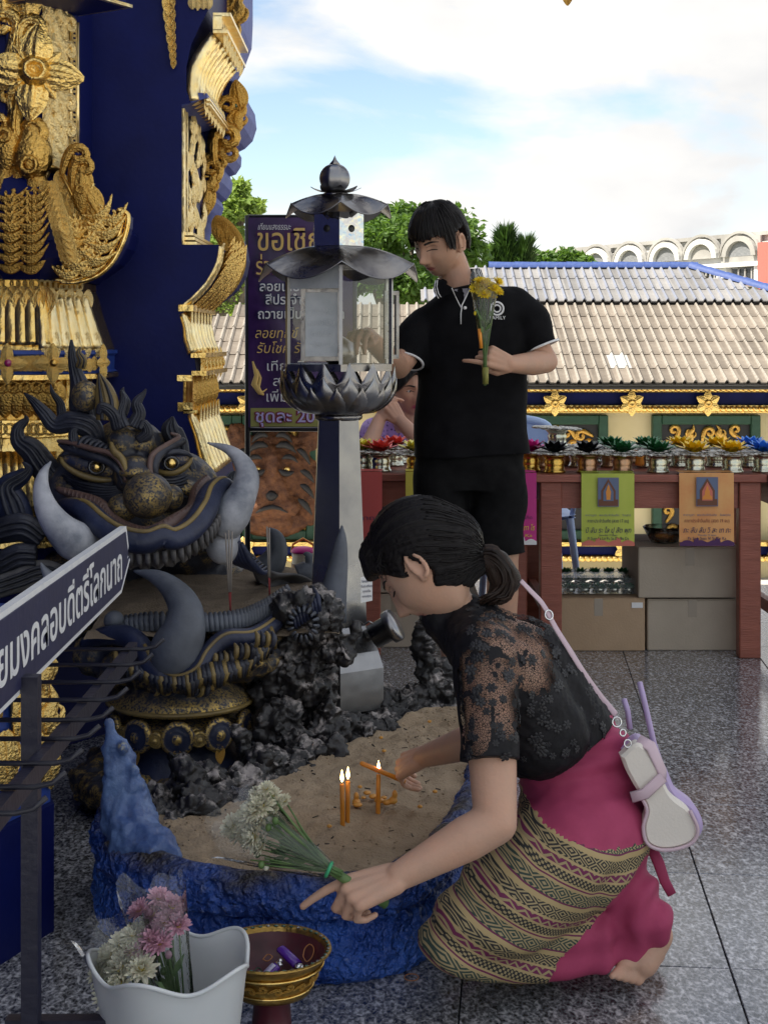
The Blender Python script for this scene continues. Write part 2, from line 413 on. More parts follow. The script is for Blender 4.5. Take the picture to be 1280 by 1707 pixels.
def kit_leaf(w=0.36, n=9):
    mb = MB()
    def fn(u, v):
        s = math.sin(math.pi*min(1, v*0.93+0.04))**0.75*(1-0.35*v); x = (u-.5)*2*w*s
        c = 1-abs(u-.5)*2
        return (x, -0.02-0.16*s*(c**0.7)-0.05*(1 if abs(u-.5) < .08 else 0)*s-0.025*math.cos(u*26)*s, v-0.5+0.04*math.cos(u*20)*s)
    mb.grid(fn, 12, n); k = len(mb.v); mb.add([(p[0]*1.0, 0.02, p[2]) for p in mb.v[:k]], [])
    return mb
def kit_flame():
    mb = MB(); s = spline([(0, 0, -.5, .13), (-.10, -.05, -.25, .19), (.06, -.08, .02, .17), (-.02, -.08, .25, .10), (.10, -.07, .5, .012)], 16)
    mb.tube([q[:3] for q in s], [q[3] for q in s], 8, 0.55, up=(0, -1, 0))
    for sg in (-1, 1):
        s2 = spline([(0, -.03, -.3, .06), (sg*.20, -.07, -.12, .08), (sg*.24, -.08, .08, .05), (sg*.13, -.07, .16, .02)], 9)
        mb.tube([q[:3] for q in s2], [q[3] for q in s2], 6, 0.6, up=(0, -1, 0))
    return mb
def kit_swirl():
    """a wing-feather curl: a broad crescent with a small volute"""
    mb = MB()
    for k, o_ in enumerate((0, .085, .17, .25)):
        s = spline([(-.55, -.03, .10-o_*.4, .02), (-.3, -.07, -.10-o_*.5, .065), (0, -.09, -.17-o_*.55, .075), (.3, -.07, -.06-o_*.3, .06), (.52, -.03, .16-o_*.1, .015)], 14)
        mb.tube([(q[0]*(1-o_*.6), q[1]-0.05+o_*.12, q[2]+.18) for q in s], [q[3] for q in s], 6, 0.75, up=(0, -1, 0))
    pts = []; 
    for i in range(12):
        t = i/11; a = t*4.6+2.6; rr = .17*(1-.7*t); pts.append((math.cos(a)*rr+.02, -.1-.04*t, math.sin(a)*rr+.20))
    mb.tube(pts, [.07*(1-.4*i/11) for i in range(12)], 6, 0.8, up=(0, -1, 0))
    return mb
def kit_flower(n=4):
    mb = MB()
    for k in range(n):
        lf = kit_leaf(0.42); M = Matrix.Rotation(2*math.pi*k/n, 4, 'Y') @ Matrix.Translation((0, 0, 0.36)) @ Matrix.Scale(0.66, 4); lf.xf(M); mb.add(lf.v, lf.f)
        lf = kit_leaf(0.30); M = Matrix.Rotation(2*math.pi*(k+.5)/n, 4, 'Y') @ Matrix.Translation((0, .02, 0.24)) @ Matrix.Scale(0.46, 4); lf.xf(M); mb.add(lf.v, lf.f)
    RX = Matrix.Rotation(R(90), 3, 'X')
    mb.lathe([(.20, 0.0), (.22, .10), (.17, .14), (.16, .20), (.12, .23), (.11, .17), (.0, .15)], 18, c=(0, 0, 0), rot=RX, wave=lambda a, z: 1+.05*math.cos(a*7))
    return mb
def kit_ring():
    mb = MB(); mb.tube([(math.cos(a)*.36, -.06, math.sin(a)*.36) for a in [2*math.pi*i/14 for i in range(14)]], .11, 6, 1.0, up=(0, -1, 0), closed=True); return mb
def kit_drop():
    mb = MB(); mb.lathe([(0.001, -.5), (.18, -.42), (.30, -.22), (.30, .0), (.18, .28), (.05, .46), (.001, .5)], 12, sy=.62, c=(0, -.06, 0), wave=lambda a, z: 1+.07*math.cos(a*9))
    mb.tube([(math.cos(a)*.12, -.27, -.26+math.sin(a)*.12) for a in [2*math.pi*i/10 for i in range(10)]], .045, 5, 1.0, up=(0, -1, 0), closed=True); return mb
KIT = {}
for nm, mb in (('scroll', kit_scroll()), ('leaf', kit_leaf()), ('flame', kit_flame()), ('feather', kit_swirl()), ('flower', kit_flower()), ('rosette', kit_flower(6)), ('ring', kit_ring()), ('drop', kit_drop())):
    for mt in (M_GOLD, M_GOLD_D, M_GOLD_P):
        me = mb.mesh(nm); me.materials.append(mt); me.polygons.foreach_set('use_smooth', [True]*len(me.polygons)); KIT[nm, mt.name] = me
def orn(kind, parent, o, x, z, size, rot=0.0, flip=False, mt=None, wide=1.0, name=None, deep=1.0):
    """ornament at o (world), x right axis, z up axis; relief faces cross direction"""
    x = Vector(x).normalized(); z = Vector(z); z = (z-x*z.dot(x)).normalized(); y = z.cross(x)
    B = frame(Vector(o)-wloc(parent), x, y, z) @ Matrix.Rotation(rot, 4, 'Y') @ Matrix.Diagonal(((-1 if flip else 1)*size*wide, size*deep, size, 1))
    q = link(name or {'leaf': 'gold_leaf', 'flame': 'gold_flame', 'scroll': 'gold_scroll', 'feather': 'gold_feather', 'flower': 'gold_flower', 'rosette': 'gold_rosette', 'ring': 'gold_ring', 'drop': 'gold_bud'}[kind], KIT[kind, (mt or M_GOLD).name], parent); q.matrix_local = B; return q

# ---------------------------------------------------------------- temple wing: blue wall, end face, bracket
WD = 5.0
wall_px = [(-260, 1230), (-260, -900), (345, -900), (345, 14), (330, 42), (316, 72), (308, 110), (308, 150), (316, 170), (300, 173), (300, 408), (364, 410), (358, 440), (338, 475), (303, 508), (305, 540), (320, 585), (325, 622), (303, 628), (302, 674), (317, 684), (334, 725), (350, 780), (362, 840), (362, 1230)]
T = thing('temple_wall', 'dark blue temple wall with gold ornament along its stepped right edge', 'wall', (-1.2, WD, 0))
poly = [(P(x, y, WD).x, max(P(x, y, WD).z, 0.0)) for x, y in wall_px]
MB().prism(poly, 0.66, Matrix.Translation((0, WD, 0)), bev=0.006).build('wall_slab', M_BLUE, T, smooth=False)
# temple mass behind the wing: the tall body of the building that shades the platform
TB = thing('temple_hall', 'tall dark blue temple hall rising beside the platform', 'temple', (-4.0, 1.0, 0))
MB().box((-5.4, 3.15, 2.9), (7.0, 6.7, 5.8)).build('hall_body', M_BLUE, TB, smooth=False)
MB().box((-4.1, 6.2, 2.85), (5.4, 1.0, 5.7)).build('side_bay', M_BLUE, TB, smooth=False)
MB().prism([(-9.3, 5.81), (-1.6, 5.81), (-5.2, 8.0)], 7.0, Matrix.Translation((0, -.3, 0))).build('roof', mat('temple roof tiles', (0.03, 0.05, 0.2), 0.5), TB, smooth=False)
# end face ornaments (plane X = const, facing +X)
XE = P(300, 0, WD).x
def side(yf, py):                              # a point on the end face: depth fraction, photo row of its near edge
    return Vector((XE+0.004, WD+0.02+0.62*yf, P(300, py, WD).z))
for (a, b_) in ((0.02, 0.10),):
    MB().box((XE+0.006, WD+0.035, (side(0, 178).z+side(0, 405).z)/2), (0.012, 0.028, side(0, 178).z-side(0, 405).z)).build('gold_border', M_GOLD_P, T, smooth=False)
    MB().box((XE+0.006, WD+0.115, (side(0, 178).z+side(0, 405).z)/2), (0.012, 0.018, side(0, 178).z-side(0, 405).z)).build('gold_border', M_GOLD_P, T, smooth=False)
for i in range(26):
    orn('ring', T, side(0, 182+i*8.6)+V(.002, .055, 0), (0, 1, 0), (0, 0, 1), 0.022, mt=M_GOLD_P)
rr = random.Random(3)
for i in range(40):
    yf = rr.uniform(.22, .95); py = 186+i*5.3+rr.uniform(-4, 4)
    orn(rr.choice(['scroll', 'flame', 'leaf', 'scroll']), T, side(yf, py), (0, 1, 0), (0, 0, 1), rr.uniform(.065, .11), rr.uniform(-.9, .9), rr.random() < .5, M_GOLD_P, wide=1.2)
for k, py in enumerate((388, 396, 404)):
    MB().box((XE+0.02, WD+0.33, side(0, py).z), (0.04+0.012*k, 0.6, 0.010)).build('gold_moulding', M_GOLD_P, T, smooth=False)
# ledge above the panel
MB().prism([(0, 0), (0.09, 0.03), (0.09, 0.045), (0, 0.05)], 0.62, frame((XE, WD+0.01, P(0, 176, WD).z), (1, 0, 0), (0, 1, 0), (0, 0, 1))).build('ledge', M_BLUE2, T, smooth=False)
for k in range(2):
    MB().box((XE+0.095, WD+0.32, P(0, 172-7*k, WD).z), (0.012, 0.62, 0.008)).build('gold_moulding', M_GOLD_P, T, smooth=False)
# ribbed gold cove above the ledge: curved flutes side by side along Y
for k in range(9):
    y = WD+0.03+0.068*k; mb = MB(); pts = []
    for i in range(14):
        t = i/13; px = 311+18*(t**2.2)*1.9-6*math.sin(t*math.pi); py = 168-112*t
        pts.append((P(px, py, WD).x+0.02, y+0.03*t, P(px, py, WD).z))
    mb.tube(pts, [0.036*(1-.1*i/13) for i in range(14)], 8, 0.8, up=(1, 0, 0)); mb.build('gold_flute', M_GOLD_P, T)
for i in range(7):
    y = WD+0.05+i*0.09
    orn('rosette', T, (P(312, 166, WD).x+.055, y, P(312, 164, WD).z), (0, 1, 0), (0, 0, 1), .075, mt=M_GOLD_P)
    orn('leaf', T, (P(340, 54, WD).x+.06, y, P(340, 54, WD).z), (0, 1, 0), (0, 0, 1), .08, mt=M_GOLD_P)
MB().box((P(352, 38, WD).x+.02, WD+.33, P(352, 36, WD).z), (.03, .64, .05)).build('gold_moulding', M_GOLD_P, T, smooth=False)
MB().box((P(352, 38, WD).x+.03, WD+.33, P(352, 50, WD).z), (.05, .64, .012)).build('gold_moulding', M_GOLD_P, T, smooth=False)
MB().box((P(352, 38, WD).x+.035, WD+.33, P(352, 22, WD).z), (.06, .64, .012)).build('gold_moulding', M_GOLD_P, T, smooth=False)
for i in range(5): orn('scroll', T, (P(330, 5, WD).x, WD-.004, P(330, 5, WD).z-.0), (1, 0, 0), (0, 0, 1), .05, mt=M_GOLD_P) if i == 0 else orn('leaf', T, (P(312+i*9, 4, WD).x, WD-.004, P(310, 3, WD).z), (1, 0, 0), (0, 0, 1), .05, mt=M_GOLD_P)
# hanging gold pendant in front of the wall
for i, (px, py, s) in enumerate(((281, 4, .085), (282, 24, .08), (284, 44, .07), (285, 62, .062), (287, 78, .054), (288, 92, .046), (289, 104, .04))):
    orn('leaf', T, P(px, py, WD-.02), (1, 0, 0), (0, 0, -1), s, mt=M_GOLD, wide=.9)
# lower coving with scale petals from the ledge (364,410) down the arc
arc = [(366, 410), (361, 438), (344, 470), (322, 494), (303, 510)]
s = spline(arc, 30)
MB().tube([(P(a, b_, WD).x, WD+.01, P(a, b_, WD).z) for a, b_ in s], .012, 6).build('gold_border', M_GOLD_P, T)
MB().tube([(P(a, b_, WD).x, WD+.075, P(a, b_, WD).z) for a, b_ in s], .010, 6).build('gold_border', M_GOLD_P, T)
for i in range(0, 30, 2):
    a, b_ = s[i]; orn('ring', T, (P(a, b_, WD).x+.004, WD+.044, P(a, b_, WD).z), (0, 1, 0), (0.4, 0, 1), .035, mt=M_GOLD_P)
for r_ in range(5):
    for i in range(9):
        a, b_ = s[min(29, int(i*3.4+(r_ % 2)*1.6))]
        orn('leaf', T, (P(a, b_, WD).x+.012, WD+.13+r_*.11, P(a, b_, WD).z), (0, 1, 0), (.5+.05*i, 0, .9), .10, mt=M_GOLD, wide=1.1)
# fluted shafts below: two tiers of gold petals on the edge
def flutes(px0, py0, px1, py1, n=7, w=.05):
    for k in range(n):
        y = WD+.03+k*.09; mb = MB(); sp = spline([(px0, py0), (px0*.72+px1*.28+3, (py0*2+py1)/3), (px0*.3+px1*.7-2, (py0+py1*2)/3), (px1, py1)], 10)
        mb.tube([(P(a, b_, WD).x, y, P(a, b_, WD).z) for a, b_ in sp], [w*(.75+.3*i/9) for i in range(10)], 8, .5, up=(1, 0, .3)); mb.build('gold_flute', M_GOLD_P, T)
        orn('leaf', T, (P(px0, py0, WD).x+.035, y, P(px0, py0+8, WD).z), (0, 1, 0), (0, 0, -1), .09, mt=M_GOLD_P)
flutes(303, 522, 322, 588); flutes(318, 690, 352, 790, w=.055)
for (px, py, h_) in ((304, 513, .022), (325, 592, .016), (326, 622, .016), (302, 630, .02), (303, 678, .03), (312, 686, .012)):
    MB().box((P(px, py, WD).x+.012, WD+.33, P(px, py, WD).z), (.05, .67, h_)).build('gold_moulding', M_GOLD, T, smooth=False)
for k in range(6):
    orn('rosette', T, (P(328, 607, WD).x+.01, WD+.06+k*.11, P(328, 607, WD).z), (0, 1, 0), (0, 0, 1), .085, mt=M_GOLD)
    orn('leaf', T, (P(303, 652, WD).x+.03, WD+.06+k*.11, P(303, 652, WD).z), (0, 1, 0), (0, 0, 1), .13, mt=M_GOLD_D, wide=1.2)
MB().box((P(302, 652, WD).x+.0, WD+.33, P(302, 652, WD).z), (.03, .64, .085)).build('gold_band', M_GOLD_D, T, smooth=False)
# scalloped bracket behind, facing the camera, its sky-lit edge painted pale blue
BD = 5.66
BT = thing('scalloped_bracket', 'scalloped blue roof bracket with dark gold scrolls against the sky', 'bracket', (-.6, BD, 1.6))
br = [(330, -330), (404, -330), (404, 0), (402, 42), (386, 84), (369, 112), (362, 135), (366, 156), (376, 158), (379, 140), (386, 132), (398, 142), (408, 160), (411, 186), (404, 208), (390, 222), (378, 228), (384, 238), (383, 254), (374, 268), (363, 272), (368, 284), (366, 300), (357, 314), (348, 318), (352, 330), (346, 346), (334, 362), (328, 378), (326, 398), (310, 400), (310, 100)]
pb = [(P(a, b_, BD).x, P(a, b_, BD).z) for a, b_ in br][::-1]
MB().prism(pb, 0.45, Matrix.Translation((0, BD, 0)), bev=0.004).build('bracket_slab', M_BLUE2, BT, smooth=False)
MB().prism([(P(a, b_, BD-.004).x, P(a, b_, BD-.004).z) for a, b_ in [(a-(5 if a > 340 else 0), b_) for a, b_ in br]][::-1], 0.003, Matrix.Translation((0, BD-.004, 0))).build('bracket_face', M_BLUE, BT, smooth=False)
for (x, y, s_, r_, k, fl_) in ((395, 20, .16, .3, 'flame', 0), (380, 30, .13, -.6, 'scroll', 0), (388, 66, .15, .5, 'flame', 1), (372, 10, .14, 1.3, 'scroll', 1), (360, 12, .12, .4, 'scroll', 0), (374, 52, .10, 2.0, 'scroll', 0), (398, 158, .12, -.2, 'leaf', 0), (391, 176, .09, 2.2, 'scroll', 0), (399, 196, .12, .6, 'flame', 1), (386, 210, .11, 1.2, 'scroll', 1), (370, 180, .12, .2, 'scroll', 0), (372, 205, .10, 3.0, 'scroll', 1), (364, 240, .19, .1, 'scroll', 0), (374, 250, .12, 2.9, 'scroll', 1), (356, 262, .12, 1.4, 'scroll', 0), (360, 290, .13, .3, 'scroll', 1), (350, 306, .13, .6, 'flame', 0), (343, 330, .14, .3, 'leaf', 0), (338, 350, .10, .5, 'flame', 1)):
    orn(k, BT, P(x, y, BD-.006), (1, 0, 0), (0, 0, 1), s_, r_, bool(fl_), M_GOLD_D)
orn('ring', BT, P(393, 175, BD-.01), (1, 0, 0), (0, 0, 1), .04, mt=M_GOLD_D); MB().ell(P(393, 175, BD-.012), (.011, .008, .011), 10, 6).build('green_gem', M_GEM_G, BT)
# lower bracket fan (the blue fin beside the banner)
fn = [(364, 411), (364, 376), (366, 370), (378, 374), (392, 388), (401, 404), (405, 430), (400, 455), (385, 480), (360, 500), (330, 512), (330, 411)]
FT = thing('fin_bracket', 'curved dark blue fin bracket edged with gold scales beside the banner', 'bracket', (-.6, BD, 1.3))
MB().prism([(P(a, b_, BD+.02).x, P(a, b_, BD+.02).z) for a, b_ in fn][::-1], 0.30, Matrix.Translation((0, BD+.02, 0)), bev=.004).build('fin_slab', M_BLUE, FT, smooth=False)
s = spline(fn[1:11], 44)
for i in range(0, 44):
    a, b_ = s[i]
    orn('leaf', FT, P(a-3, b_, BD+.01), (1, 0, 0), (.6, 0, 1), .055, -.3+i*.03, mt=M_GOLD_D, wide=1.3)
for r_ in range(1, 3):
    for i in range(14, 42, 3):
        a, b_ = s[i]; orn('leaf', FT, P(a-14*r_, b_-2*r_, BD+.008), (1, 0, 0), (0, 0, 1), .07, 0, mt=M_GOLD_D, wide=1.2)

# ---------------------------------------------------------------- gold column at the left
CD = 4.6
CT = thing('gold_column', 'square blue temple column covered in gold scrolls with a flaring lotus base', 'column', (-1.25, 4.9, 0))
def sec(o, z):                                  # plan of the column at offset o
    return [(-1.95-o, CD-o, z), (-1.176-.2*o, CD-o, z), (-1.17-.2*o, CD-o-.012, z), (-1.078+.45*o, CD-o, z), (-.985+o, CD+.15-.35*o, z), (-.985+o, 5.4, z), (-1.95-o, 5.4, z)]
def colz(py): return P(0, py, CD).z
def column_part(name, prof, mt, smooth=False):
    mb = MB(); k = 7
    for (o_, py) in prof: mb.v.extend(sec(o_, colz(py)))
    for i in range(len(prof)-1):
        for j in range(k): mb.f.append((i*k+j, i*k+(j+1) % k, (i+1)*k+(j+1) % k, (i+1)*k+j)); mb.mi.append(0)
    mb.f.append(tuple(range(k))[::-1]); mb.f.append(tuple((len(prof)-1)*k+j for j in range(k))); mb.mi += [0, 0]
    return mb.build(name, mt, CT, smooth=smooth)
column_part('shaft', [(0, 300), (0, -900)], M_BLUE)
column_part('flared_skirt', [(.02, 466), (.05, 455), (.11, 432), (.145, 405), (.155, 380), (.14, 372), (.06, 340), (.02, 300), (0, 288)], M_BLUE)
column_part('ring_band', [(.0, 480), (.012, 479), (.012, 467), (.0, 466)], M_GOLD_D)
column_part('lotus_neck', [(.075, 583), (.06, 560), (.035, 520), (.022, 492), (.012, 480)], M_GOLD)
column_part('band', [(.07, 628), (.085, 622), (.075, 618), (.075, 594), (.085, 590), (.085, 584), (.07, 583)], M_BLUE3)
column_part('gold_lip', [(.06, 634), (.088, 632), (.088, 624), (.06, 623)], M_GOLD)
column_part('recess', [(.0, 700), (.0, 634)], M_GOLD_D)
column_part('lower_band', [(.01, 730), (.03, 728), (.03, 700), (.01, 699)], M_GOLD)
column_part('lotus_base', [(.118, 905), (.11, 890), (.06, 800), (.03, 745), (.02, 730)], M_GOLD)
column_part('shaded_foot', [(.10, 1240), (.10, 906)], M_BLUE)  # foot in dark blue, the shadow behind the rack put into its colour
# F1 faces the camera, F2 is turned to the right
f1o = lambda px, py, o=0.0: Vector((P(px, py, CD-o).x, CD-o-.004, colz(py)))
A2, B2 = Vector((-1.078, CD, 0)), Vector((-.985, CD+.15, 0)); d2 = (B2-A2).normalized()
def f2o(u, py, o=0.0):                          # u 0..1 across the turned face
    a = A2+Vector((.45*o, -o, 0)); b_ = B2+Vector((o, -.35*o, 0)); p = a.lerp(b_, u); n2 = Vector((d2.y, -d2.x, 0)); return Vector((p.x, p.y, colz(py)))+n2*.004
X1 = (1, 0, 0)
orn('flower', CT, f1o(60, 122)+V(.0, -.02, 0), (1, .25, 0), (0, 0, 1), .22, .1, mt=M_GOLD, deep=1.3)
for (x, y, s_, r_, k, fl_) in ((40, 62, .17, .1, 'scroll', 0), (20, 55, .17, .2, 'scroll', 1), (43, 30, .10, 0, 'leaf', 0), (21, 20, .10, 0, 'leaf', 0), (48, 5, .15, 3.14, 'leaf', 0), (8, 2, .13, 3.14, 'leaf', 0), (36, 205, .20, 3.14, 'scroll', 1), (16, 195, .15, 3.1, 'scroll', 0), (10, 228, .14, .1, 'flame', 0), (38, 232, .09, 3.3, 'scroll', 0), (3, 150, .10, 1.5, 'scroll', 0), (12, 250, .16, 3.14, 'drop', 0), (55, 250, .20, 0, 'drop', 0), (9, 305, .12, 0, 'drop', 0), (31, 311, .11, 0, 'drop', 0), (62, 307, .13, 0, 'drop', 0)):
    orn(k, CT, f1o(x, y), X1, (0, 0, 1), s_, r_, bool(fl_), M_GOLD_D if y > 200 else M_GOLD)
for i, py in enumerate(range(6, 290, 15)):
    orn(['scroll', 'leaf', 'flame'][i % 3], CT, f2o(.28+.12*((i*7) % 3-1), py), d2, (0, 0, 1), .105, [.3, -.5, .2, 2.8][i % 4], i % 2 == 0, M_GOLD_P, wide=1.05)
    orn(['flame', 'scroll', 'scroll'][i % 3], CT, f2o(.58+.06*((i*5) % 3-1), py+7), d2, (0, 0, 1), .10, [-.4, .6, 2.9][i % 3], i % 3 == 0, M_GOLD_P, wide=1.05)
for u in (.80, .985):
    p = f2o(u, 0); MB().tube([(p.x, p.y, colz(20)), (p.x, p.y, colz(262))], .007, 6).build('gold_border', M_GOLD_P, CT)
for i in range(30): orn('ring', CT, f2o(.895, 24+i*8), d2, (0, 0, 1), .026, mt=M_GOLD_P)
# cornice poking in at the top
MB().box((-1.0, 4.62, colz(-2)), (.24, .30, .035), Matrix.Rotation(R(58), 3, 'Z')).build('cornice', M_BLUE, CT, smooth=False)
MB().box((-.985, 4.615, colz(4)), (.26, .30, .010), Matrix.Rotation(R(58), 3, 'Z')).build('cornice_edge', M_GOLD_P, CT, smooth=False)
# drip moulding and skirt feathers
def ribbon(pts, w, mt, name='gold_border'):
    MB().tube(pts, w, 6).build(name, mt, CT)
ribbon([f1o(0, 268, .01), f1o(30, 276, .01), f1o(62, 275, .012), f2o(.3, 280, .02), f2o(.95, 296, .04)], .012, M_GOLD_D)
for i in range(9):
    orn('leaf', CT, (f1o(4+i*7, 284, .014) if i < 9 else 0), X1, (0, 0, -1), .05, mt=M_GOLD_D, wide=1.2)
def skirt_o(py):
    t = [(300, .02), (340, .06), (372, .14), (385, .155), (405, .145), (432, .11), (455, .05), (470, .012)]
    for (a, oa), (b_, ob) in zip(t, t[1:]):
        if py <= b_: return oa+(ob-oa)*(py-a)/(b_-a)
    return .012
for i in range(8):
    py = 336+i*16
    for x in (12, 50): orn('feather', CT, f1o(x+8, py, skirt_o(py))+V(0, -.010, 0), X1, (0, 0, 1), .105, -.15, x < 30, M_GOLD_D)
for i in range(6):
    py = 375+i*15
    for u in (.35, .78): orn('feather', CT, f2o(u, py, skirt_o(py)), d2, (0, 0, 1), .10, .1, u > .5, M_GOLD, wide=.9)
for i in range(11):
    for j in range(3):
        py = 318+i*11; orn('leaf', CT, f1o(78+i*3.2+j*7, py, skirt_o(py))+V(0, .0, 0)+V(.0, -.01-.004*j, 0), (1, .6, 0), (.25, 0, -1), .055, .3, mt=M_GOLD, wide=1.2)
# the two-dimensional wing on the right flank
wing_px = [(108, 252), (122, 250), (136, 272), (150, 310), (164, 338), (182, 345), (206, 352), (213, 358), (212, 378), (204, 405), (186, 438), (160, 460), (128, 470), (100, 470), (96, 400), (100, 330)]
WG = CD-.03
MB().prism([(P(a, b_, WG).x, P(a, b_, WG).z) for a, b_ in wing_px][::-1], .10, Matrix.Translation((0, WG, 0)), bev=.006).build('wing', M_BLUE, CT, smooth=False)
wb = spline(wing_px[6:14], 40)
for sh in (0, 10):
    MB().tube([P(a-sh, b_-sh*.35, WG-.004) for a, b_ in wb], .0085, 6).build('gold_border', M_GOLD, CT)
for i in range(1, 39, 2):
    a, b_ = wb[i]; orn('ring', CT, P(a-5, b_-2, WG-.002), X1, (0, 0, 1), .024, mt=M_GOLD)
for (x, y, s_, r_, fl_) in ((170, 356, .11, .5, 0), (190, 366, .11, .3, 0), (160, 378, .11, .5, 1), (182, 388, .12, .2, 0), (150, 398, .11, .6, 1), (172, 412, .12, .0, 0), (140, 420, .11, .2, 1), (160, 433, .12, -.2, 0), (128, 442, .12, .1, 1), (146, 452, .10, -.2, 0), (112, 456, .11, 0, 1)):
    orn('feather', CT, P(x, y, WG-.006), X1, (0, 0, 1), s_, -r_, bool(fl_), M_GOLD)
for i in range(34):
    t = i/34; x = 108+t*38+rr.uniform(-9, 9); y = 300+t*120+rr.uniform(-5, 5); orn('leaf', CT, P(x, y, WG-.008-.01*rr.random()), X1, (.35, 0, -1), .055, .2, mt=M_GOLD, wide=1.25)
for (x, y, s_, r_, k) in ((119, 262, .12, .5, 'scroll'), (128, 285, .12, .2, 'scroll'), (137, 300, .12, 0, 'leaf'), (137, 330, .10, 3.14, 'drop'), (150, 330, .13, -.5, 'leaf'), (154, 350, .10, -.3, 'leaf')):
    orn(k, CT, P(x, y, WG-.01), X1, (0, 0, 1), s_, r_, False, M_GOLD_D)
MB().tube([P(103, 292, WG-.012), P(132, 345, WG-.012)], .011, 6, .5).build('gold_bar', M_GOLD_D, CT)
MB().tube([P(124, 345, WG-.012), P(146, 335, WG-.014), P(156, 305, WG-.012)], .005, 6).build('gold_bar', M_GOLD, CT)
# ring band, neck petals, middle band flowers
for i in range(6): orn('ring', CT, f1o(4+i*11, 473, .013), X1, (0, 0, 1), .040, mt=M_GOLD)
for i in range(8): orn('ring', CT, f2o(.06+i*.125, 474, .013), d2, (0, 0, 1), .036, mt=M_GOLD_P)
def neck_o(py): return .022+(.06-.022)*max(0, (py-492)/70)
for i in range(6):
    u = i/5.5+.04
    pts = [f2o(u, py, neck_o(py)+.006) for py in range(492, 584, 9)]
    MB().tube(pts, [.017+.0012*k for k in range(len(pts))], 7, .6, up=(d2.y, -d2.x, 0)).build('gold_flute', M_GOLD_P, CT)
    orn('leaf', CT, f2o(u, 500, .045), d2, (0, 0, -1), .075, mt=M_GOLD_P, wide=1.1); orn('leaf', CT, f2o(u, 574, .075), d2, (0, 0, 1), .08, mt=M_GOLD_P)
for i in range(5):
    x = 2+i*17; pts = [f1o(x-(i*.8)*(1-(py-492)/90), py, neck_o(py)+.003) for py in range(494, 584, 9)]
    MB().tube(pts, [.022+.001*k for k in range(len(pts))], 7, .5, up=(0, -1, 0)).build('gold_flute', M_GOLD, CT)
    orn('leaf', CT, f1o(x+3, 504, .05), X1, (0, 0, -1), .10, mt=M_GOLD, wide=1.2)
for (x, mt_) in ((14, M_GOLD), (90, M_GOLD)):
    for a in range(4): orn('leaf', CT, f1o(x, 605, .088)+V(math.sin(a*math.pi/2)*.03, -.01, math.cos(a*math.pi/2)*.03), X1, (0, 0, 1), .065, a*math.pi/2, mt=mt_)
    MB().ell(f1o(x, 604, .105), (.012, .01, .012), 10, 6).build('red_gem', M_GEM_R if x < 20 else M_GOLD_D, CT)
for i in range(16): orn('leaf', CT, f1o(22+i*4.1, 604+(i % 2)*3-1, .078), X1, (1, 0, .3), .045, mt=M_GOLD, wide=1.5)
for i in range(9): orn('leaf', CT, f2o(.2+i*.085, 606+(i % 2)*3, .078), d2, (d2.x, d2.y, .3), .045, mt=M_GOLD, wide=1.5)
for a in range(4): orn('leaf', CT, f2o(.98, 605, .09)+V(0, 0, math.cos(a*math.pi/2)*.03), d2, (0, 0, 1), .06, a*math.pi/2, mt=M_GOLD)
for i in range(5): orn('drop', CT, f1o(10+i*19, 662, .01), X1, (0, 0, 1), .13, 3.14, mt=M_GOLD_D, wide=1.3)
for i in range(6): orn('flame', CT, f2o(.1+i*.17, 662, .01), d2, (0, 0, 1), .15, 0, mt=M_GOLD, wide=.7)
for i in range(7): orn('ring', CT, f1o(4+i*13, 714, .032), X1, (0, 0, 1), .045, mt=M_GOLD)
for i in range(8):
    x = 0+i*13; MB().tube([f1o(x-2, 752, .035), f1o(x, 800, .065), f1o(x+1, 880, .11)], [.02, .024, .026], 7, .5, up=(0, -1, 0)).build('gold_flute', M_GOLD, CT)
# ---------------------------------------------------------------- near blue plinth at the left edge with gold scrolls
PT = thing('blue_plinth', 'bright blue plinth with gold scrolls behind the sign post', 'plinth', (-.95, 3.5, 0))
MB().prism([(-1.6, 2.2), (-.905, 2.62), (-.70, 3.14), (-.97, 3.9), (-1.6, 3.9)], .27, frame((0, 0, 0), (1, 0, 0), (0, 0, 1), (0, 1, 0)), bev=.0).build('plinth_foot', M_BLUE, PT, smooth=False)
MB().prism([(-1.6, 2.2), (-.915, 2.64), (-.71, 3.15), (-.98, 3.9), (-1.6, 3.9)], .29, frame((0, 0, .271), (1, 0, 0), (0, 0, 1), (0, 1, 0)), bev=.0).build('plinth_block', M_BLUE3, PT, smooth=False)
da = (Vector((-.71, 3.15, 0))-Vector((-.915, 2.64, 0))).normalized(); na = Vector((da.y, -da.x, 0))
for i, (t, z, s_, r_, k, fl_) in enumerate(((.1, .56, .10, .2, 'scroll', 0), (.28, .57, .11, 0, 'flame', 0), (.45, .52, .12, .4, 'scroll', 1), (.2, .44, .14, 1.9, 'scroll', 0), (.5, .42, .13, 2.9, 'scroll', 1), (.66, .55, .12, .1, 'flame', 0), (.8, .5, .14, .2, 'scroll', 0), (.93, .56, .12, 0, 'flame', 0), (.97, .46, .13, .2, 'flame', 1), (.9, .38, .12, 3.0, 'leaf', 0), (.7, .4, .13, 3.1, 'leaf', 0), (.55, .34, .10, 3.1, 'leaf', 0), (.3, .36, .12, 3.0, 'scroll', 1), (.98, .35, .10, 3.0, 'leaf', 0))):
    p = Vector((-.915, 2.64, 0)).lerp(Vector((-.71, 3.15, 0)), t)+na*.004; p.z = z
    orn(k, PT, p, da, (0, 0, 1), s_, r_, bool(fl_), M_GOLD, wide=1.3)
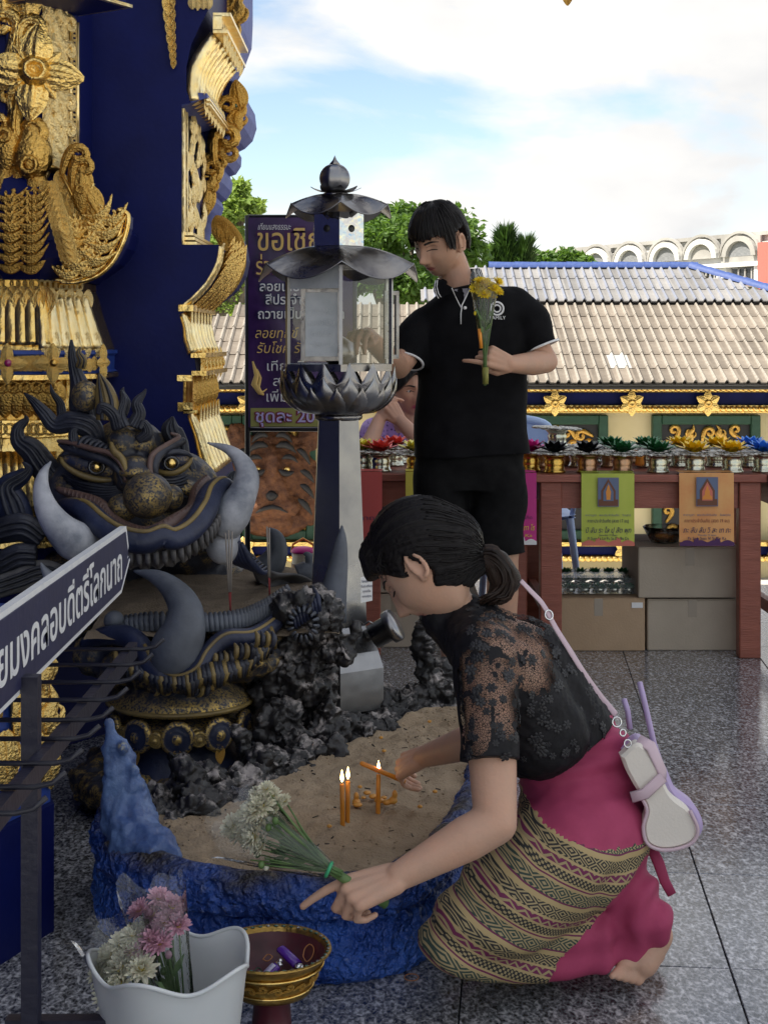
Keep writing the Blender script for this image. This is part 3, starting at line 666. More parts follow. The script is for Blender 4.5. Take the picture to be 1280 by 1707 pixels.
# ---------------------------------------------------------------- porch beam overhead, just above the frame (its tip shows at the top edge)
BM = thing('porch_beam', 'dark blue decorated porch beam hanging just above view', 'beam', (1.0, 5.0, 2.45))
def beamz(x): return 2.95+.10*abs(math.sin(x*3.2))
pl = [(-1.3+i*.1, beamz(-1.3+i*.1)) for i in range(55)]
lo = [(4.1-i*.1, 2.52+.05*abs(math.sin((4.1-i*.1)*4.0))) for i in range(55)]
MB().prism([(a, b_) for a, b_ in (pl+lo)][::-1], .16, Matrix.Translation((0, 5.0, 0))).build('beam_board', M_BLUE, BM, smooth=False)
orn('leaf', BM, P(946, -9, 4.98), (1, 0, 0), (0, 0, -1), .07, mt=M_GOLD_D)
MB().tube([P(946, -30, 5.0), P(946, -60, 5.0)], .01, 6).build('pendant_rod', M_GOLD_D, BM)
for x in (3.9,):
    MB().box((x, 5.08, 1.26), (.22, .22, 2.516)).build('post', M_BLUE, BM, smooth=False)
# ---------------------------------------------------------------- side building with corrugated roof
SB = 15.9
M_SHEET = mat('weathered fibre cement', (0.42, 0.37, 0.30), 0.85, col2=(0.62, 0.57, 0.50), nscale=9, nlo=.3, nhi=.7, bump=.3, bscale=50, rnd=.10)
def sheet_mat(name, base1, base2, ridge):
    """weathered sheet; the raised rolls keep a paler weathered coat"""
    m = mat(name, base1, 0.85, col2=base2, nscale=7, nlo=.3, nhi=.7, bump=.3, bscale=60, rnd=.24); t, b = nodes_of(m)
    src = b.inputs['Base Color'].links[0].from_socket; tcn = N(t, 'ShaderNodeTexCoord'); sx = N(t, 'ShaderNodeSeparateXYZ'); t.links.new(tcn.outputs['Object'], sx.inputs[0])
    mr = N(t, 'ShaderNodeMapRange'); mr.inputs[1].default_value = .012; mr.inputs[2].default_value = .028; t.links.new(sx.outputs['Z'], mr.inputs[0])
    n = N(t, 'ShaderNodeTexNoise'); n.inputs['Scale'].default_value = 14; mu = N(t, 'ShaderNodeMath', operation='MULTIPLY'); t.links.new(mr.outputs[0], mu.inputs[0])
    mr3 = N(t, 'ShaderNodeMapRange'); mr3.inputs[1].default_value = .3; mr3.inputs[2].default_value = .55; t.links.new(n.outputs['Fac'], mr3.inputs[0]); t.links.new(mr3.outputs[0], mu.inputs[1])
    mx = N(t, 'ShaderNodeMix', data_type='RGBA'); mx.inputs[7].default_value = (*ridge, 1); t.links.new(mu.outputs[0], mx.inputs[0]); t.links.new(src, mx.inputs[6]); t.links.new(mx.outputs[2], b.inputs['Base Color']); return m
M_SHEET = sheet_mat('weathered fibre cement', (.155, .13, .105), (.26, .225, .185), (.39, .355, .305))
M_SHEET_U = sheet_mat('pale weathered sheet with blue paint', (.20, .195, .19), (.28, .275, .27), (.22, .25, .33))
M_PATCH = mat('clear patch sheet', (0.46, 0.46, 0.44), 0.5)
M_RIDGE = mat('blue ridge tile', (0.035, 0.075, 0.26), 0.6, col2=(0.07, 0.12, 0.32), nscale=20, bump=.2)
M_YEL = mat('cream yellow wall paint', (0.74, 0.61, 0.33), 0.8, col2=(0.78, 0.65, 0.38), nscale=3)
M_GREEN = mat('dark green wood paint', (0.012, 0.055, 0.028), 0.5, col2=(0.02, 0.075, 0.04), nscale=12)
M_PANEL = mat('black lacquer panel', (0.015, 0.013, 0.012), 0.5)
SH = thing('side_building', 'low side building with weathered corrugated roof, blue ridge and gold frieze', 'building', (0, SB, -1.30))
Y0, Z0 = 15.2, P(0, 638, 15.2).z
Y1, Z1 = 18.3, P(0, 452, 18.3).z
sl = Vector((0, Y1-Y0, Z1-Z0)); SL = sl.length; sd_ = sl.normalized(); sn = Vector((0, -sd_.z, sd_.y))
PW = .2165
def sheet_mesh(Ln, m):
    mb = MB()
    def prof(u):
        t = (u*2) % 1.0; d = abs(t-.5); return .034*max(0, math.cos(min(d/.20, 1)*math.pi/2))**.8
    nu = 20
    mb.grid(lambda u, v: ((u-.5)*PW*1.02, (v-.04)*Ln*1.06, prof(u)+.010*(1-v)), nu, 2)
    k = (nu+1)*3; mb.grid(lambda u, v: ((u-.5)*PW*1.02, -.04*Ln*1.06, prof(u)+.010-.016*v), nu, 1)
    me = mb.mesh('roof_sheet'); me.materials.append(m); me.polygons.foreach_set('use_smooth', [True]*len(me.polygons)); return me
NR = 6; LLow = SL*.66/NR; LUp = SL*.34/3
me_l, me_u, me_p = sheet_mesh(LLow, M_SHEET), sheet_mesh(LUp, M_SHEET_U), sheet_mesh(LLow, M_PATCH)
def hip_r(y): return P(1150, 0, Y1).x+(Y1-y)*1.05            # right hip line X at depth y
def hip_l(y): return P(452, 0, 16.5).x-(17.6-y)*.62
YM, ZM = Y0+(Y1-Y0)*.66, Z0+(Z1-Z0)*.66
def hip_u(y): return P(815, 0, Y1).x-(Y1-y)*.75          # left hip of the upper tier
def put_sheet(me, x, t, lift):
    q = link('roof_sheet', me, SH); o_ = Vector((x, Y0, Z0))+sl*t+sn*lift-wloc(SH)
    q.matrix_local = frame(o_, (1, 0, 0), sd_, sn) @ Matrix.Rotation(R(random.uniform(-.25, .25)), 4, 'Z') @ Matrix.Translation((0, 0, random.uniform(0, .004)))
cnt = 0
for r_ in range(NR):
    t = r_/NR*.66; y = Y0+(Y1-Y0)*t
    k0 = int(math.floor(hip_l(y)/PW)); k1 = int(min(hip_r(y+.25), P(1330, 0, y).x)/PW)+1
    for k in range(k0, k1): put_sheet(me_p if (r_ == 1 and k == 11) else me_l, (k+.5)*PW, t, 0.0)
for r_ in range(3):
    t = .66+r_*.34/3; y = Y0+(Y1-Y0)*t
    k0 = int(math.floor(hip_u(y)/PW)); k1 = int(hip_r(y+.3)/PW)+1
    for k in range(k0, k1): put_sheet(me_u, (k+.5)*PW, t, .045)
# deck under the sheets
MB().prism([(hip_u(YM), SL*.655), (hip_r(YM), SL*.655), (hip_r(Y1)-.02, SL), (hip_u(Y1), SL)], .02, frame(V(0, Y0, Z0)-sn*.015, (1, 0, 0), -sn, sd_)).build('upper_deck', M_SHEET, SH, smooth=False)
MB().prism([(hip_l(Y0)-.1, 0), (hip_r(Y0), 0), (hip_r(YM)-.02, SL*.66), (hip_l(YM), SL*.66)], .02, frame(V(0, Y0, Z0)-sn*.02, (1, 0, 0), -sn, sd_)).build('roof_deck', M_SHEET, SH, smooth=False)
# far slope and hip end close the roof
MB().add([(hip_u(Y1), Y1, Z1), (hip_r(Y1), Y1, Z1), (hip_r(Y0), 21.4, Z0), (hip_u(YM), 21.4, Z0), (hip_r(Y0), Y0, Z0), (hip_u(YM), YM, ZM), (hip_l(YM), YM, ZM-.01), (hip_l(Y0), 21.4, Z0)], [(0, 1, 2, 3), (1, 4, 2), (0, 3, 5), (6, 5, 3, 7)]).build('roof_back', M_SHEET, SH, smooth=False)
n_ = int((hip_r(Y1)-hip_u(Y1))/.32); cap_me = None
def capmesh(L_):
    mb = MB()
    mb.grid(lambda u, v: ((v-.02)*L_*1.08, -.075*math.cos(math.pi*u)*(1+.10*(1-v)), .07*math.sin(math.pi*u)*(1+.10*(1-v))), 10, 2)
    me = mb.mesh('ridge_tile'); me.materials.append(M_RIDGE); me.polygons.foreach_set('use_smooth', [True]*len(me.polygons)); return me
cme = capmesh(.32)
for i in range(n_+1):
    q = link('ridge_tile', cme, SH); q.location = Vector((hip_u(Y1)+i*.32, Y1, Z1+.045))-wloc(SH)
hd = Vector((hip_r(Y0)-hip_r(Y1), Y0-Y1, Z0-Z1)); nh = int(hd.length/.26)
cme2 = capmesh(.26)
for i in range(int(nh*.62)):
    q = link('hip_tile', cme2, SH); a = hd.normalized(); s_ = V(0, 0, 1)-a*a.z; s_.normalize(); q.matrix_local = frame(Vector((hip_r(Y1), Y1, Z1+.05))+a*(i*.26+.02)-wloc(SH), a, s_.cross(a), s_)
# wall and frieze
XL, XR = P(300, 0, SB).x, P(1420, 0, SB).x; XC, XW = (XL+XR)/2, XR-XL
wz = lambda py: P(0, py, SB).z
MB().box((XC, SB+.6, (wz(640)-1.30)/2), (XW, 1.0, wz(640)+1.30)).build('wall', M_YEL, SH, smooth=False)
MB().box((XC, SB-.30, wz(647)+.02), (XW, 1.0, .02)).build('eave_board', M_PANEL, SH, smooth=False)
for (a, b_, dep, mt, nm) in ((642, 653, .20, M_GOLD, 'gold_moulding'), (654, 674, .14, M_BLUE, 'blue_band'), (675, 688, .19, M_GOLD, 'gold_moulding'), (902, 909, .19, M_GOLD, 'gold_moulding'), (910, 924, .14, M_BLUE, 'blue_band'), (925, 934, .19, M_GOLD, 'gold_moulding')):
    MB().box((XC, SB+.1-dep/2, (wz(a)+wz(b_))/2), (XW, dep, wz(a)-wz(b_)-.004)).build(nm, mt, SH, smooth=False)
rope = MB()
for i in range(8): rope.ell((i*.06, 0, 0), (.045, .03, .03), 8, 5, Matrix.Rotation(R(35), 3, 'Y'))
rme = rope.mesh('rope_moulding'); rme.materials.append(M_GOLD); rme.polygons.foreach_set('use_smooth', [True]*len(rme.polygons))
for py in (647, 681, 929):
    for i in range(int(XW/.48)):
        q = link('rope_moulding', rme, SH); q.location = Vector((XL+.1+i*.48, SB-.11, wz(py)))-wloc(SH)
for px in (415, 540, 668, 797, 925, 1053, 1180, 1308):
    orn('rosette', SH, P(px, 672, SB-.13), (1, 0, 0), (0, 0, 1), .20, mt=M_GOLD, deep=.7)
    orn('rosette', SH, P(px-10, 915, SB-.13), (1, 0, 0), (0, 0, 1), .19, mt=M_GOLD, deep=.7)
M_TIG = mat('orange fur carving', (0.075, 0.024, 0.009), 0.7, col2=(0.17, 0.062, 0.02), nscale=14, bump=.6, bscale=60, bdist=.02)
M_TIGK = mat('black stripe paint', (0.012, 0.010, 0.010), 0.6)
M_TIGW = mat('pale muzzle paint', (0.40, 0.22, 0.12), 0.7)
def panel(x0, x1, tiger=False):
    a, b_ = P(x0, 700, SB).x, P(x1, 700, SB).x; zt, zb = wz(692), wz(900); wd = b_-a; hh = zt-zb; c = ((a+b_)/2, SB+.05, (zt+zb)/2)
    for (x, w_) in ((a+.05, .10), (b_-.05, .10)): MB().box((x, SB+.06, c[2]), (w_, .12, hh), bev=.01).build('window_frame', M_GREEN, SH, smooth=False)
    for z in (zt-.05, zb+.05): MB().box((c[0], SB+.06, z), (wd-.204, .12, .10), bev=.01).build('window_frame', M_GREEN, SH, smooth=False)
    CPN = MB().box((c[0], SB+.08, c[2]), (wd-.204, .03, hh-.204)).build('carved_panel', M_PANEL, SH, smooth=False)
    q = random.Random(int(x0)); n = max(2, int((wd-.3)/.16))
    for i in range(n):
        for j in range(2 if not tiger else 6):
            x = a+.18+(wd-.36)*(i+.5)/n; z = zt-.20-j*.16 if not tiger else zt-.2-j*(hh-.4)/5
            orn(q.choice(['scroll', 'flame', 'scroll']), CPN, (x, SB+.062, z), (1, 0, 0), (0, 0, 1), .21, q.uniform(-1.3, 1.3), q.random() < .5, M_GOLD_D)
    for i in range(6):
        for x in (a+.19, b_-.19): orn('scroll', CPN, (x, SB+.062, zt-.35-i*.18), (1, 0, 0), (0, 0, 1), .2, q.uniform(-.6, .6), i % 2 == 0, M_GOLD_D)
    return c
panel(868, 1014); panel(1088, 1268); panel(1300, 1420); panel(335, 402); panel(640, 760)
tc_ = panel(404, 526, True)
# tiger head relief on the left panel
def tiger(cx, cy, s):
    mb = MB(); o_ = P(cx, cy, SB+.05)
    RX = lambda x, y, z, r: mb.ell(o_+V(x*s, -y*s, z*s), [q*s for q in r], 16, 10)
    RX(0, .05, .08, (.42, .18, .44)); RX(0, .16, -.10, (.20, .14, .26)); RX(-.12, .18, -.24, (.17, .12, .12)); RX(.12, .18, -.24, (.17, .12, .12)); RX(0, .12, -.40, (.20, .10, .10)); RX(0, .05, -.42, (.34, .10, .16))
    for sx in (-1, 1): RX(sx*.36, .03, .44, (.13, .07, .15)); RX(sx*.36, .03, -.12, (.16, .10, .34)); RX(sx*.15, .17, .22, (.13, .06, .05))
    RX(0, .2, .12, (.08, .10, .26))
    nm, co, no = remesh(mb, .018, 2); d = vnoise(co, 16, 2, 3); co = co+no*(d*.018)[:, None]; set_co(nm, co); TGH = finish(nm, 'tiger_head', M_TIG, SH)
    def stripe(p, q, w, k=.0):
        pp = [o_+V((p[0]+(q[0]-p[0])*t)*s, -.30*s, (p[1]+(q[1]-p[1])*t+k*math.sin(t*math.pi))*s) for t in (0, .25, .5, .75, 1)]
        MB().tube(pp, [w*s*.3, w*s, w*s*1.1, w*s*.8, w*s*.2], 6, .8, up=(0, -1, 0)).build('stripe', M_TIGK, TGH)
    for sx in (-1, 1):
        for (p, q, w, k) in (((.04, .46), (.20, .40), .03, .05), ((.04, .36), (.24, .30), .035, .05), ((.10, .24), (.26, .20), .025, .04), ((.25, .33), (.38, .18), .03, .04), ((.28, .12), (.42, .0), .03, .03), ((.28, -.02), (.42, -.16), .03, .03), ((.26, -.16), (.40, -.32), .03, .02), ((.07, .13), (.22, .11), .03, -.03)): stripe((sx*p[0], p[1]), (sx*q[0], q[1]), w, k)
        MB().ell(o_+V(sx*.145*s, -.26*s, .13*s), (.035*s, .03*s, .03*s), 10, 6).build('eye', M_GOLD, TGH)
    stripe((-.16, -.30), (.16, -.30), .022, .06); stripe((-.06, -.13), (.06, -.13), .05, 0)
tiger(457, 800, 1.06)
# small things standing on the ground in front of the wall: none are seen
# ---------------------------------------------------------------- far apartment block
M_WHT = mat('stained white render', (0.52, 0.52, 0.50), 0.9, col2=(0.74, 0.74, 0.72), nscale=.25, nlo=.3, nhi=.6, bump=.1, stretch=(1, 1, .35))
M_GRY = mat('dirty grey render', (0.30, 0.29, 0.27), 0.9, col2=(0.5, 0.49, 0.46), nscale=.4)
M_WIN = mat('dark window glass', (0.03, 0.035, 0.04), 0.15)
M_LOU = mat('grey louvre', (0.16, 0.17, 0.18), 0.7, col2=(.3, .31, .32), nscale=6, stretch=(.2, 1, 8))
M_RED = mat('faded red column paint', (0.55, 0.16, 0.13), 0.8)
DR = 64.0
AB = thing('apartment_building', 'stained white apartment block with arched attic windows beyond the roof', 'building', (10, 68, -1.9))
pa, pb_ = P(815, 0, 82), P(1300, 0, 63); ax = Vector((pb_.x-pa.x, pb_.y-pa.y, 0)); AL = ax.length; ax.normalize(); ay = Vector((-ax.y, ax.x, 0))
def ab(px):                                     # distance along the facade for a photo column
    k = (px-640)/F; # (pa.x+ax.x*s) = k*(pa.y+ax.y*s)
    return (k*pa.y-pa.x)/(ax.x-k*ax.y)
def abz(px, py): s = ab(px); return HC-(py-HY)/F*(pa.y+ax.y*s)
ztop = abz(1280, 388); zled = abz(1280, 437)
FM = lambda s, z, o=0.0: frame(Vector((pa.x, pa.y, z))+ax*s-ay*o, ax, ay, (0, 0, 1))
def slab(name, s0, s1, z0, z1, th, o, mt): MB().box((0, 0, 0), (s1-s0, th, z1-z0)).xf(FM((s0+s1)/2, (z0+z1)/2, o) @ Matrix.Translation((0, th/2, 0))).build(name, mt, AB, smooth=False)
slab('block', 0, AL, -1.9, ztop-.05, 9, -.3, M_WHT)
slab('roof_edge', -.2, AL+.2, ztop-.05, ztop+.12, 9.4, -.1, M_GRY)
slab('ledge', 0, AL, zled-.12, zled+.08, .5, .25, M_WHT)
for i, px in enumerate((888, 942, 996, 1052, 1112, 1172, 1236)):
    s = ab(px); wd = 1.05; z = zled+.35
    arch = [(-wd, 0), (wd, 0)]+[(wd*math.cos(a), wd*.85*math.sin(a)) for a in [math.pi*k/14 for k in range(1, 14)]]
    def ring(r0, r1): return [(r1*math.cos(math.pi*k/14), r1*.85*math.sin(math.pi*k/14)) for k in range(15)]+[(r0*math.cos(math.pi*(14-k)/14), r0*.85*math.sin(math.pi*(14-k)/14)) for k in range(15)]
    MB().prism([(x*.72, y*.72) for x, y in arch], .1, FM(s, z, -.02+.05)).build('arched_window', M_LOU if i != 5 else M_GRY, AB, smooth=False)
    MB().prism(ring(wd*.74, wd*1.0), .25, FM(s, z, .22)).build('arch_surround', M_WHT if i != 6 else M_GRY, AB, smooth=False)
    MB().prism(ring(wd*1.12, wd*1.24), .18, FM(s, z, .16)).build('arch_moulding', M_GRY, AB, smooth=False)
slab('stained_bay', ab(1202), ab(1268), zled+.1, ztop-.06, .1, .02, M_GRY)
slab('stained_bay', ab(968), ab(1018), zled+.1, ztop-.06, .1, .015, M_GRY)
for px in (1144, 1205, 1268): slab('pillar', ab(px)-.3, ab(px)+.3, -1.9, zled-.13, .35, .12, M_WHT)
slab('red_column', ab(1279)-.3, ab(1279)+.8, -1.9, ztop-.4, .5, .28, M_RED)
for a_, b2 in ((1172, 1200), (1222, 1266)):
    slab('window', ab(a_), ab(b2), abz(1240, 480), abz(1240, 447), .1, .03, M_WIN)
    for k in range(1, 4): s = ab(a_)+(ab(b2)-ab(a_))*k/4; slab('mullion', s-.04, s+.04, abz(1240, 479), abz(1240, 448), .06, .09, M_GRY)
slab('balcony_slab', ab(1212), ab(1272), abz(1240, 479), abz(1240, 475), 1.2, 1.1, M_WHT); slab('balcony_rail', ab(1212), ab(1272), abz(1240, 465), abz(1240, 463), .1, 1.1, M_WHT)
for k in range(22): s = ab(1213)+(ab(1271)-ab(1213))*k/21; slab('baluster', s-.04, s+.04, abz(1240, 475), abz(1240, 465), .08, 1.09, M_WHT)
# ---------------------------------------------------------------- trees
def leafmat(name, c1, c2):
    m = mat(name, c1, 0.55, col2=c2, nscale=2.2, nlo=.3, nhi=.7); t, b = nodes_of(m)
    tr = N(t, 'ShaderNodeBsdfTranslucent'); tr.inputs[0].default_value = (c2[0]*1.3, c2[1]*1.4, c2[2]*.7, 1); mx = N(t, 'ShaderNodeMixShader'); mx.inputs[0].default_value = .35
    t.links.new(b.outputs[0], mx.inputs[1]); t.links.new(tr.outputs[0], mx.inputs[2]); t.links.new(mx.outputs[0], t.nodes['Material Output'].inputs[0]); return m
M_LEAF = leafmat('broad green leaves', (0.05, 0.12, 0.025), (0.15, 0.26, 0.055))
M_LEAF2 = leafmat('pale green leaves', (0.16, 0.26, 0.05), (0.36, 0.46, 0.14))
M_CONI = leafmat('conifer green', (0.02, 0.055, 0.018), (0.055, 0.11, 0.03))
M_BARK = mat('grey bark', (0.13, 0.10, 0.075), 0.9, col2=(.22, .18, .14), nscale=20, bump=.6)
def tree(label, blobs, base, n, leaf, mt, seed, name='tree', spread=.75, limbs=True):
    q = random.Random(seed); T_ = thing(name, label, 'tree', base); mb = MB(); cl = []
    for (c, r) in blobs:
        for _ in range(max(3, int(n/len(blobs)/26))):
            while True:
                v = Vector((q.uniform(-1, 1), q.uniform(-1, 1), q.uniform(-1, 1)))
                if .35 < v.length < 1: break
            cl.append((c+Vector((v.x*r[0], v.y*r[1], v.z*r[2])), min(r)*.30))
    for (c, cr) in cl:
        for _ in range(26):
            o_ = c+Vector((q.gauss(0, 1), q.gauss(0, 1), q.gauss(0, .8)))*cr*spread
            a = Vector((q.gauss(0, 1), q.gauss(0, 1), q.gauss(0, .6)-.3)).normalized(); b_ = a.cross(Vector((q.gauss(0, 1), q.gauss(0, 1), q.gauss(0, 1)))).normalized(); s_ = leaf*q.uniform(.6, 1.25)
            nn = a.cross(b_)*s_*.12
            mb.add([o_, o_+a*s_*.5+b_*s_*.27+nn, o_+a*s_*1.05, o_+a*s_*.5-b_*s_*.27+nn], [(0, 1, 2, 3)])
    mb.build('crown', mt, T_, smooth=False)
    tr = MB(); base = Vector(base)
    top = sum((c for c, r in blobs), Vector())/len(blobs)
    tr.tube([base, base.lerp(top, .35)+V(.1, 0, 0), base.lerp(top, .7), top], [.24, .19, .13, .05], 8)
    tr.build('trunk', M_BARK, T_)
    for (c, r) in blobs:
        st = base.lerp(top, q.uniform(.35, .7)); MB().tube([st, st.lerp(c, .5)+V(0, 0, .25), c, c+V(r[0]*.3, 0, r[2]*.5)], [.09, .06, .035, .012], 6).build('limb', M_BARK, T_)
    return T_
def bl(px, py, d, r, ry=None): return (P(px, py, d), (r/F*d, (ry or r)/F*d, r/F*d*.8))
tree('leafy green tree behind the steel lantern and the man', [bl(640, 390, 30, 45), bl(690, 400, 31, 60), bl(755, 385, 31, 45), bl(640, 450, 30, 40), bl(690, 470, 30, 40), bl(770, 420, 31, 36), bl(600, 420, 31, 35), bl(620, 360, 31, 22), bl(590, 470, 31, 26), bl(740, 440, 31, 40), bl(672, 360, 31, 26)], (P(660, 570, 31).x, 31, -1.9), 15000, .165, M_LEAF, 5)
tree('pale feathery tree between the temple bracket and the banner', [bl(385, 330, 20, 22), bl(362, 360, 20, 34), bl(405, 350, 20, 26), bl(345, 400, 20, 34), bl(385, 400, 20, 30), bl(350, 450, 20, 26), bl(395, 455, 20, 24), bl(375, 500, 20, 26), bl(425, 342, 20, 12), bl(402, 312, 20, 12), bl(400, 520, 20, 20)], (P(380, 570, 20).x, 20, -1.9), 7600, .10, M_LEAF2, 9)
def conifer(label, px, pt, d, wpx, seed):
    q = random.Random(seed); b_ = P(px, 520, d); t = P(px, pt, d); T_ = thing('conifer', label, 'tree', (b_.x, d, -1.9), group='conifers beyond the roof'); mb = MB(); r0 = wpx/2/F*d
    for i in range(2600):
        k = q.random()**.8; z = b_.z+(t.z-b_.z)*k; rr_ = r0*(1-k)**.75*(1+.35*math.sin(z*3+seed)); a = q.uniform(0, 6.283); rad = rr_*q.random()**.5
        o_ = Vector((b_.x+math.cos(a)*rad+.35*math.sin(k*5+seed)*k*r0, d+math.sin(a)*rad, z)); u = Vector((math.cos(a)*.5, math.sin(a)*.5, 1.0+q.gauss(0, .3))).normalized(); w_ = u.orthogonal(); s_ = .55*q.uniform(.6, 1.2)
        mb.add([o_-w_*.05, o_+w_*.05, o_+u*s_], [(0, 1, 2)])
    mb.build('crown', M_CONI, T_, smooth=False); MB().tube([(b_.x, d, -1.9), (b_.x, d, t.z-.6)], [.2, .04], 7).build('trunk', M_BARK, T_)
conifer('tallest slim conifer rising beyond the roof ridge', 846, 399, 42, 34, 1); conifer('shorter slim conifer right of the tallest one', 874, 416, 42, 22, 2)
conifer('small low conifer tip beside the man\'s collar', 820, 432, 42, 16, 3)
tree('round dark green tree in front of the apartment arches', [bl(915, 442, 45, 24), bl(945, 440, 45, 26), bl(970, 446, 45, 18), bl(935, 455, 45, 26)], (P(938, 570, 45).x, 45, -1.9), 4200, .26, M_LEAF, 12, limbs=False)
tree('leafy olive tree low behind the roof left of the banner', [bl(352, 520, 24, 30), bl(400, 535, 24, 26)], (P(375, 570, 24).x, 24, -1.9), 1500, .18, M_LEAF, 21)

# ---------------------------------------------------------------- tables with offerings
M_REDW = mat('red brown painted wood', (0.25, 0.072, 0.045), 0.45, col2=(0.33, 0.10, 0.065), nscale=6, bump=.25, bscale=30, stretch=(1, 8, 8))
TH = .727
def table(label, x0, x1, y0, dep):
    T_ = thing('offering_table', label, 'table', ((x0+x1)/2, y0+dep/2, 0), group='red wooden offering tables'); lw = .085
    n = 6
    for i in range(n): MB().box(((x0+x1)/2, y0+dep*(i+.5)/n, TH-.015), (x1-x0, dep/n-.004, .03), bev=.003).build('top_plank', M_REDW, T_, smooth=False)
    for x in (x0+lw/2+.02, x1-lw/2-.02):
        for y in (y0+.05, y0+dep-.05): MB().box((x, y, (TH-.03)/2), (lw, .06, TH-.03), bev=.004).build('leg', M_REDW, T_, smooth=False)
        MB().box((x, y0+dep/2, TH-.09), (.03, dep-.17, .09)).build('side_rail', M_REDW, T_, smooth=False)
        MB().box((x, y0+dep/2, .17), (.03, dep-.17, .05)).build('side_stretcher', M_REDW, T_, smooth=False)
    for y in (y0+.05, y0+dep-.05): MB().box(((x0+x1)/2, y, TH-.085), (x1-x0-2*lw-.044, .03, .10)).build('rail', M_REDW, T_, smooth=False)
    return T_
TY = 5.82
xa = lambda px, d=TY: (px-640)/F*d
table('red wooden table under the black, green and yellow lotus candles', xa(893), xa(1279), TY, .86)
table('red wooden table in front of the vendor behind the man', xa(590), xa(890), TY+.05, .86)
table('red wooden table end at the right edge of view', xa(1282), xa(1500), TY-.03, .86)
# posters hung over the table edge
M_PINK = mat('magenta print', (0.55, 0.02, 0.22), 0.5); M_LIME = mat('lime green print', (0.42, 0.50, 0.06), 0.5, col2=(.48, .54, .08), nscale=10); M_ORNG = mat('orange print', (0.72, 0.30, 0.10), 0.5, col2=(.76, .40, .14), nscale=12); M_REDP = mat('coral red print', (0.58, 0.09, 0.08), 0.5); M_YELP = mat('yellow print', (0.65, 0.55, 0.08), 0.5)
M_NAVY = mat('navy ink', (0.02, 0.02, 0.09), 0.6); M_INK = mat('grey ink', (0.16, 0.16, 0.24), 0.6); M_WHITE = mat('white paint', (0.80, 0.80, 0.79), 0.6); M_MAROON = mat('maroon ink', (0.20, 0.03, 0.03), 0.6); M_PLUM = mat('dark purple ink', (0.07, 0.015, 0.09), 0.6); M_SAFF = mat('saffron paint', (0.75, 0.28, 0.04), 0.5); M_BROWN = mat('brown ink', (0.16, 0.06, 0.03), 0.6); M_CORAL = mat('salmon print', (0.62, 0.17, 0.12), 0.6); M_SKYP = mat('photo sky print', (0.12, 0.16, 0.26), .6); M_YTXT = mat('yellow ink', (.80, .62, .05), .6)
def poster(label, x0, x1, y0, y1, mt, lines, skyline=None, pic=None, group='printed prayer posters on the tables'):
    d = TY-.008; a, b_ = P(x0, y0, d), P(x1, y1, d); wd = b_.x-a.x; hh = a.z-b_.z; cx = (a.x+b_.x)/2
    T_ = thing('prayer_poster', label, 'poster', (cx, d, b_.z), group=group)
    def sf(u, v): return (a.x+wd*u, d+.0035*math.sin(u*5+x0)*(1-v)-.004*(1-v), b_.z+hh*v)
    mb = MB().grid(sf, 8, 8); mb.grid(lambda u, v: (a.x+wd*u, d+.0005+v*.09, a.z+.003), 1, 1); SHT = mb.build('sheet', mt, T_)
    def pl(u, v, o=.009): return Vector((a.x+wd*u, d-o, b_.z+hh*v))-wloc(T_)
    for (s, u, v, sz, w_, m_, sh) in lines: text(s, sz*hh, m_, SHT, frame(pl(u, v), (1, 0, 0), (0, 0, 1), (0, -1, 0)), .0003, width=w_*wd, shear=sh)
    if skyline is not None:
        pts = [(0, 0)]; n = 40
        MB().prism([(0, 0), (wd, 0)]+[(wd*(1-i/n), hh*(.045+.035*abs(math.sin(i*.32))+(.05 if i in (11, 13, 27, 29) else 0)+(.025 if i in (12, 28) else 0))) for i in range(n+1)], .002, frame((a.x, d-.0105, b_.z+.001), (1, 0, 0), (0, 1, 0), (0, 0, 1))).build('skyline_print', skyline, SHT, smooth=False)
    if pic:
        pw, ph = .40*wd, .40*hh; c = Vector((cx, d-.0115, a.z-.055*hh-ph/2))
        def bx(nm, x, z, w_, h_, m_, o=0): MB().box(c+V(x*pw, -o, z*ph), (w_*pw, .0012, h_*ph)).build(nm, m_, SHT, smooth=False)
        bx('photo_print', 0, 0, 1, 1, M_INK); bx('photo_sky', 0, .06, .92, .82, M_SKYP, .001)
        bx('photo_base', 0, -.36, .92, .22, M_BROWN, .002)
        MB().prism([(-.34*pw, -.3*ph), (.34*pw, -.3*ph), (.34*pw, .05*ph), (0, .46*ph), (-.34*pw, .05*ph)], .001, frame(c-V(0, .003, 0), (1, 0, 0), (0, 1, 0), (0, 0, 1))).build('shrine_print', M_BROWN, SHT, smooth=False)
        MB().prism([(-.24*pw, -.3*ph), (.24*pw, -.3*ph), (.24*pw, .02*ph), (0, .34*ph), (-.24*pw, .02*ph)], .001, frame(c-V(0, .0042, 0), (1, 0, 0), (0, 1, 0), (0, 0, 1))).build('niche_print', M_SKYP if pic == 1 else M_CORAL, SHT, smooth=False)
        if pic == 1: fig = [(-.09, -.26), (.09, -.26), (.12, .02), (.07, .10), (.06, .18), (0, .27), (-.06, .18), (-.07, .10), (-.12, .02)]
        else: fig = [(-.24, -.26), (.24, -.26), (.20, -.16), (.11, -.10), (.11, .03), (.05, .08), (.05, .14), (0, .22), (-.05, .14), (-.05, .08), (-.11, .03), (-.11, -.10), (-.20, -.16)]
        MB().prism([(x*pw, z*ph) for x, z in fig], .001, frame(c-V(0, .0055, 0), (1, 0, 0), (0, 1, 0), (0, 0, 1))).build('figure_print', M_SAFF, SHT, smooth=False)
    return T_
